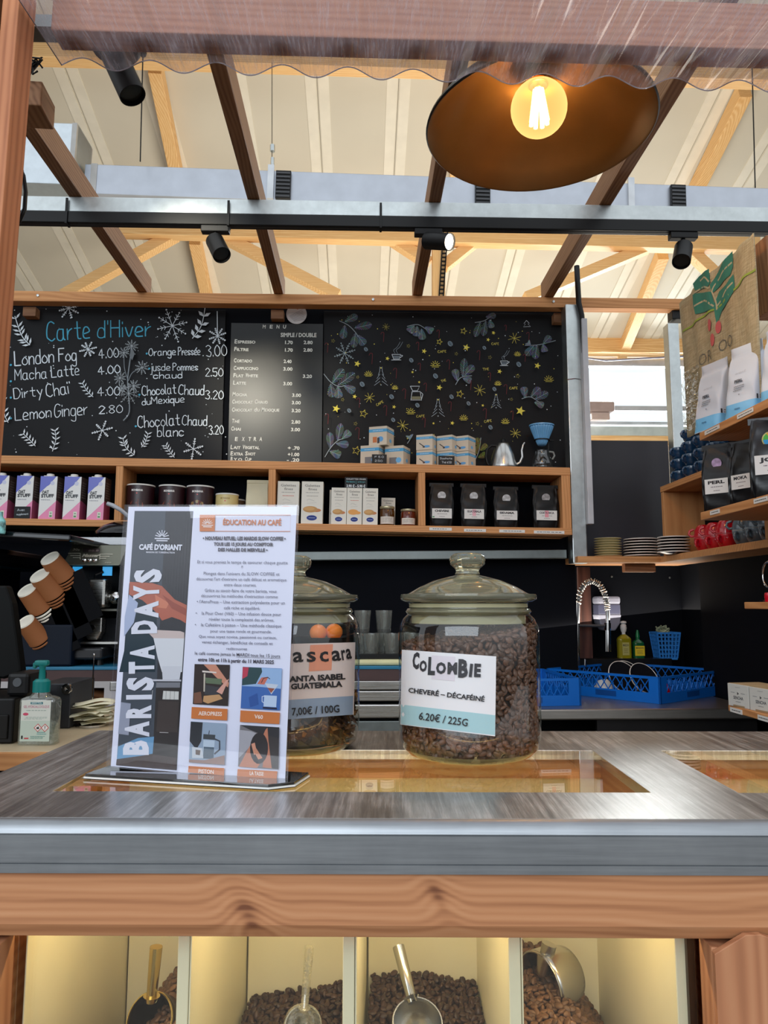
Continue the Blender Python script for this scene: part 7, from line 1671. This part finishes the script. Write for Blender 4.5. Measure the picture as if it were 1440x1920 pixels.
PO(s6, [(470, 110), (610, 110), (595, 205), (475, 205)], (206, 208, 210)); PO(s6, [(395, 203), (606, 206), (606, 218), (395, 216)], (196, 196, 200))
PO(s6, [(430, 225), (600, 225), (598, 262), (428, 262)], (120, 122, 126)); PO(s6, [(428, 262), (604, 262), (575, 845), (400, 836)], (42, 38, 36)); PO(s6, [(480, 285), (590, 290), (588, 348), (474, 345)], (206, 206, 196))
for x in (500, 530, 560): q.line(q.U([s6(x, 288), s6(x-2, 346)]), .0004, (90, 88, 84))
PO(s6, [(445, 355), (590, 360), (580, 580), (430, 575)], (60, 52, 48)); q.line(q.U([s6(455, 580), s6(515, 582)]), .0006, (200, 196, 190)); q.line(q.U([s6(405, 280), s6(400, 340)]), .0006, (190, 190, 190))
PO(s6, [(180, 365), (250, 375), (235, 600), (160, 590)], (150, 156, 170)); PO(s6, [(160, 680), (300, 620), (415, 610), (405, 730), (230, 770), (150, 780)], (106, 156, 190)); PO(s6, [(150, 770), (400, 735), (572, 760), (572, 848), (145, 812)], (70, 58, 54))
WT = (222, 224, 230)
# sun logo and café name
def sunlogo(cx, cy, s, f, col):
    for k in range(7):
        a = PI*(k+.0)/6; a = .25+a*.84; p0 = f(cx+s*.25*math.cos(a), cy-s*.25*math.sin(a)); p1 = f(cx+s*.95*math.cos(a), cy-s*.95*math.sin(a)); q.line(q.U([p0, p1]), .0009*s/45, col)
    q.line(q.U([f(cx-s, cy+s*.20), f(cx+s, cy+s*.24)]), .0012*s/45, col); q.line(q.U([f(cx-s*.75, cy+s*.5), f(cx+s*.75, cy+s*.54)]), .0012*s/45, col)
sunlogo(472, 292, 50, s5, WT)
def tp5(s, x0, y0, x1, y1, h, col, b=0, f=s5, sh=0): a = f(x0, y0); c = f(x1, y1); q.textpx(s, a[0], a[1], c[0], c[1], h*.26389, col, b, sh)
tp5("CAFÉ D'ORIANT", 308, 380, 614, 384, 32, WT, .05); tp5('MAISON DE TORRÉFACTION', 360, 405, 562, 409, 10, WT, .02)
q.hold = True
# vertical title
def vert(ch, f, xr, y0, y1, cap): a = f(xr+ (0), y0); b = f(xr, y1); q.textpx(ch, a[0], a[1], b[0], b[1], cap*.26389, WT, .055)
for ch, f, xr, y0, y1, cap in (('S', s5, 455, 612, 515, 185), ('Y', s5, 440, 732, 628, 178), ('A', s5, 436, 865, 745, 165), ('D', s5, 425, 975, 880, 178), ('A', s5, 408, 1160, 1060, 170), ('T', s6, 405, 160, 75, 178), ('S', s6, 400, 282, 185, 188), ('I', s6, 388, 345, 312, 180),
        ('R', s6, 384, 478, 385, 178), ('A', s6, 370, 610, 500, 172), ('B', s6, 366, 740, 636, 182)): vert(ch, f, xr, y0, y1, cap)
# right column
q.hold = False
OR = (206, 120, 60); TX = (112, 112, 128); BKT = (70, 66, 76)
q.line(q.U([s5(742, 136), s5(1385, 136), s5(1382, 252), s5(740, 250), s5(742, 136)]), .0006, OR); PO(s5, [(740, 250), (845, 252), (850, 136), (742, 136)], OR); sunlogo(795, 200, 38, s5, (236, 226, 216))
tp5('ÉDUCATION AU CAFÉ', 905, 205, 1318, 208, 34, OR, .03)
tp5('☕ NOUVEAU RITUEL: LES MARDIS SLOW COFFEE ☕'.replace('☕', '•'), 762, 312, 1350, 316, 22, BKT, .05); tp5('TOUS LES 15 JOURS AU COMPTOIR', 840, 352, 1262, 356, 20, BKT, .05); tp5('DES HALLES DE MERVILLE •', 870, 392, 1222, 396, 20, BKT, .05)
q.hold = True
lines = (("Et si vous preniez le temps de savourer chaque goutte", 724, 478, 1364, 485, 20), ("?", 1034, 510, 1046, 511, 14), ("Plongez dans l'univers du SLOW COFFEE et", 768, 560, 1306, 566, 20), ("découvrez l'art d'extraire un café délicat et aromatique", 716, 598, 1356, 606, 19),
    ("entre deux courses.", 912, 640, 1142, 643, 19), ("Grâce au savoir-faire de votre barista, vous", 776, 680, 1286, 688, 20), ("découvrirez les méthodes d'extraction comme", 750, 718, 1294, 726, 19), ("• l'AeroPress – Une extraction polyvalente pour un", 720, 760, 1344, 770, 20),
    ("café riche et équilibré.", 912, 804, 1168, 808, 19), ("•    la Pour Over (V60) – Une infusion douce pour", 712, 842, 1318, 852, 20), ("révéler toute la complexité des arômes.", 806, 884, 1268, 892, 19), ("•    la Cafetière à piston – Une méthode classique", 706, 924, 1320, 934, 20),
    ("pour une tasse ronde et gourmande.", 816, 968, 1250, 974, 18), ("Que vous soyez novice, passionné ou curieux,", 734, 1006, 1286, 1016, 18), ("venez échanger, bénéficiez de conseils et", 756, 1046, 1258, 1058, 19), ("redécouvrez", 930, 1092, 1076, 1095, 17), ("le café comme jamais le MARDI tous les 15 jours", 706, 1126, 1310, 1148, 20))
for s, x0, y0, x1, y1, h in lines: tp5(s, x0, y0, x1, y1, h, TX if 'MARDI' not in s else BKT, .004)
q.line(q.U([s5(998, 1143), s5(1310, 1154)]), .0003, BKT); tp5('entre 10h et 11h à partir du 11 MARS 2025', 728, 1172, 1266, 1192, 22, BKT, .03)
# four small pictures, flat print
q.hold = False
def pic(q4, base): q.poly(q.U([s6(*p) for p in q4]), base)
pic([(692, 378), (942, 392), (955, 100), (705, 94)], (46, 36, 32)); PO(s6, [(770, 98), (855, 98), (950, 230), (940, 260), (860, 190)], (204, 140, 112)); PO(s6, [(780, 190), (900, 200), (895, 240), (785, 230)], (96, 112, 84)); PO(s6, [(775, 240), (880, 260), (870, 320), (775, 310)], (58, 58, 60))
PO(s6, [(770, 160), (782, 160), (778, 290), (768, 290)], (190, 180, 160)); PO(s6, [(770, 320), (880, 310), (905, 340), (800, 375), (765, 360)], (196, 150, 100)); PO(s6, [(700, 300), (750, 290), (760, 370), (700, 375)], (120, 80, 60)); PO(s6, [(860, 290), (930, 210), (950, 200), (900, 310)], (216, 160, 140)); PO(s6, [(760, 140), (860, 150), (860, 160), (760, 152)], (226, 214, 200))
pic([(1032, 408), (1310, 424), (1325, 126), (1047, 114)], (60, 104, 170)); PO(s6, [(1040, 250), (1160, 255), (1320, 270), (1325, 128), (1180, 122)], (150, 182, 216)); PO(s6, [(1047, 114), (1180, 120), (1185, 150), (1140, 235), (1042, 245)], (40, 70, 72)); PO(s6, [(1047, 116), (1090, 118), (1080, 180), (1044, 200)], (190, 60, 80)); PO(s6, [(1150, 235), (1180, 190), (1230, 185), (1200, 240)], (200, 110, 90))
q.line(q.U([s6(*p) for p in ((1180, 225), (1195, 195), (1225, 188), (1240, 200))]), .0008, (40, 40, 44)); PO(s6, [(1205, 230), (1300, 240), (1250, 310)], (200, 208, 216)); PO(s6, [(1222, 262), (1275, 268), (1248, 300)], (150, 80, 60)); PO(s6, [(1200, 315), (1290, 320), (1285, 400), (1195, 395)], (186, 206, 226)); q.line(q.U([s6(*p) for p in ((1205, 320), (1185, 325), (1185, 360), (1200, 370))]), .001, (200, 214, 230)); PO(s6, [(1090, 330), (1150, 300), (1160, 380), (1100, 400)], (44, 84, 150)); PO(s6, [(1190, 398), (1290, 404), (1290, 416), (1190, 410)], (30, 30, 50))
for x0, y0, x1, y1, x2, y2, x3, y3, s, a, b, yy in ((686, 398, 940, 412, 936, 494, 682, 480, 'AEROPRESS', 734, 900, 456), (1032, 422, 1312, 438, 1306, 520, 1028, 504, 'V60', 1130, 1190, 478), (664, 816, 918, 832, 916, 884, 660, 862, 'PISTON', 734, 842, 866), (1012, 838, 1294, 854, 1288, 914, 1008, 888, 'LA TASSE', 1098, 1196, 880)):
    pic([(x3, y3), (x2, y2), (x1, y1), (x0, y0)], OR); tp5(s, a, yy, b, yy+6, 24, (240, 226, 210), .02, s6)
pic([(666, 790), (920, 810), (934, 515), (680, 500)], (150, 168, 184)); PO(s6, [(680, 502), (765, 508), (755, 640), (720, 700), (672, 640)], (40, 44, 48)); PO(s6, [(770, 590), (855, 596), (850, 632), (768, 625)], (60, 66, 68)); PO(s6, [(770, 632), (850, 636), (842, 770), (765, 765)], (190, 206, 216)); PO(s6, [(772, 680), (846, 684), (842, 768), (766, 764)], (78, 96, 108)); q.line(q.U([s6(808, 590), s6(812, 566)]), .0008, (40, 44, 48))
q.line(q.U([s6(*p) for p in ((850, 625), (885, 640), (885, 700), (850, 730))]), .0018, (60, 64, 70)); PO(s6, [(690, 680), (760, 690), (770, 760), (690, 760)], (200, 206, 208)); PO(s6, [(668, 770), (780, 775), (920, 740), (920, 808), (668, 790)], (156, 128, 116)); PO(s6, [(715, 700), (750, 705), (745, 740), (715, 735)], (96, 80, 70))
pic([(1016, 820), (1302, 840), (1308, 542), (1030, 525)], (120, 116, 116)); PO(s6, [(1030, 525), (1308, 542), (1306, 620), (1200, 600), (1100, 560)], (44, 44, 46)); PO(s6, [(1220, 600), (1305, 620), (1302, 838), (1240, 830)], (56, 52, 50)); PO(s6, [(1026, 560), (1110, 570), (1200, 610), (1120, 660), (1022, 760)], (168, 166, 168))
PO(s6, [(1022, 820), (1090, 690), (1120, 640), (1160, 720), (1180, 790), (1150, 830)], (196, 130, 100)); PO(s6, [(1185, 620), (1210, 560), (1225, 545), (1232, 640), (1255, 832), (1190, 826), (1200, 700)], (190, 122, 92)); q.poly([(lambda c: (c[0]+.0105*math.cos(a), c[1]+.0165*math.sin(a)))(q.uv(*s6(1165, 690))) for a in [2*PI*k/18 for k in range(18)]], (40, 36, 36)); PO(s6, [(1110, 660), (1135, 650), (1150, 720), (1130, 740)], (214, 150, 120)); PO(s6, [(1120, 700), (1145, 690), (1190, 760), (1160, 770)], (206, 140, 108))
ob = q.make('poster_print', sg_, GPRINT); ob.matrix_local = loc
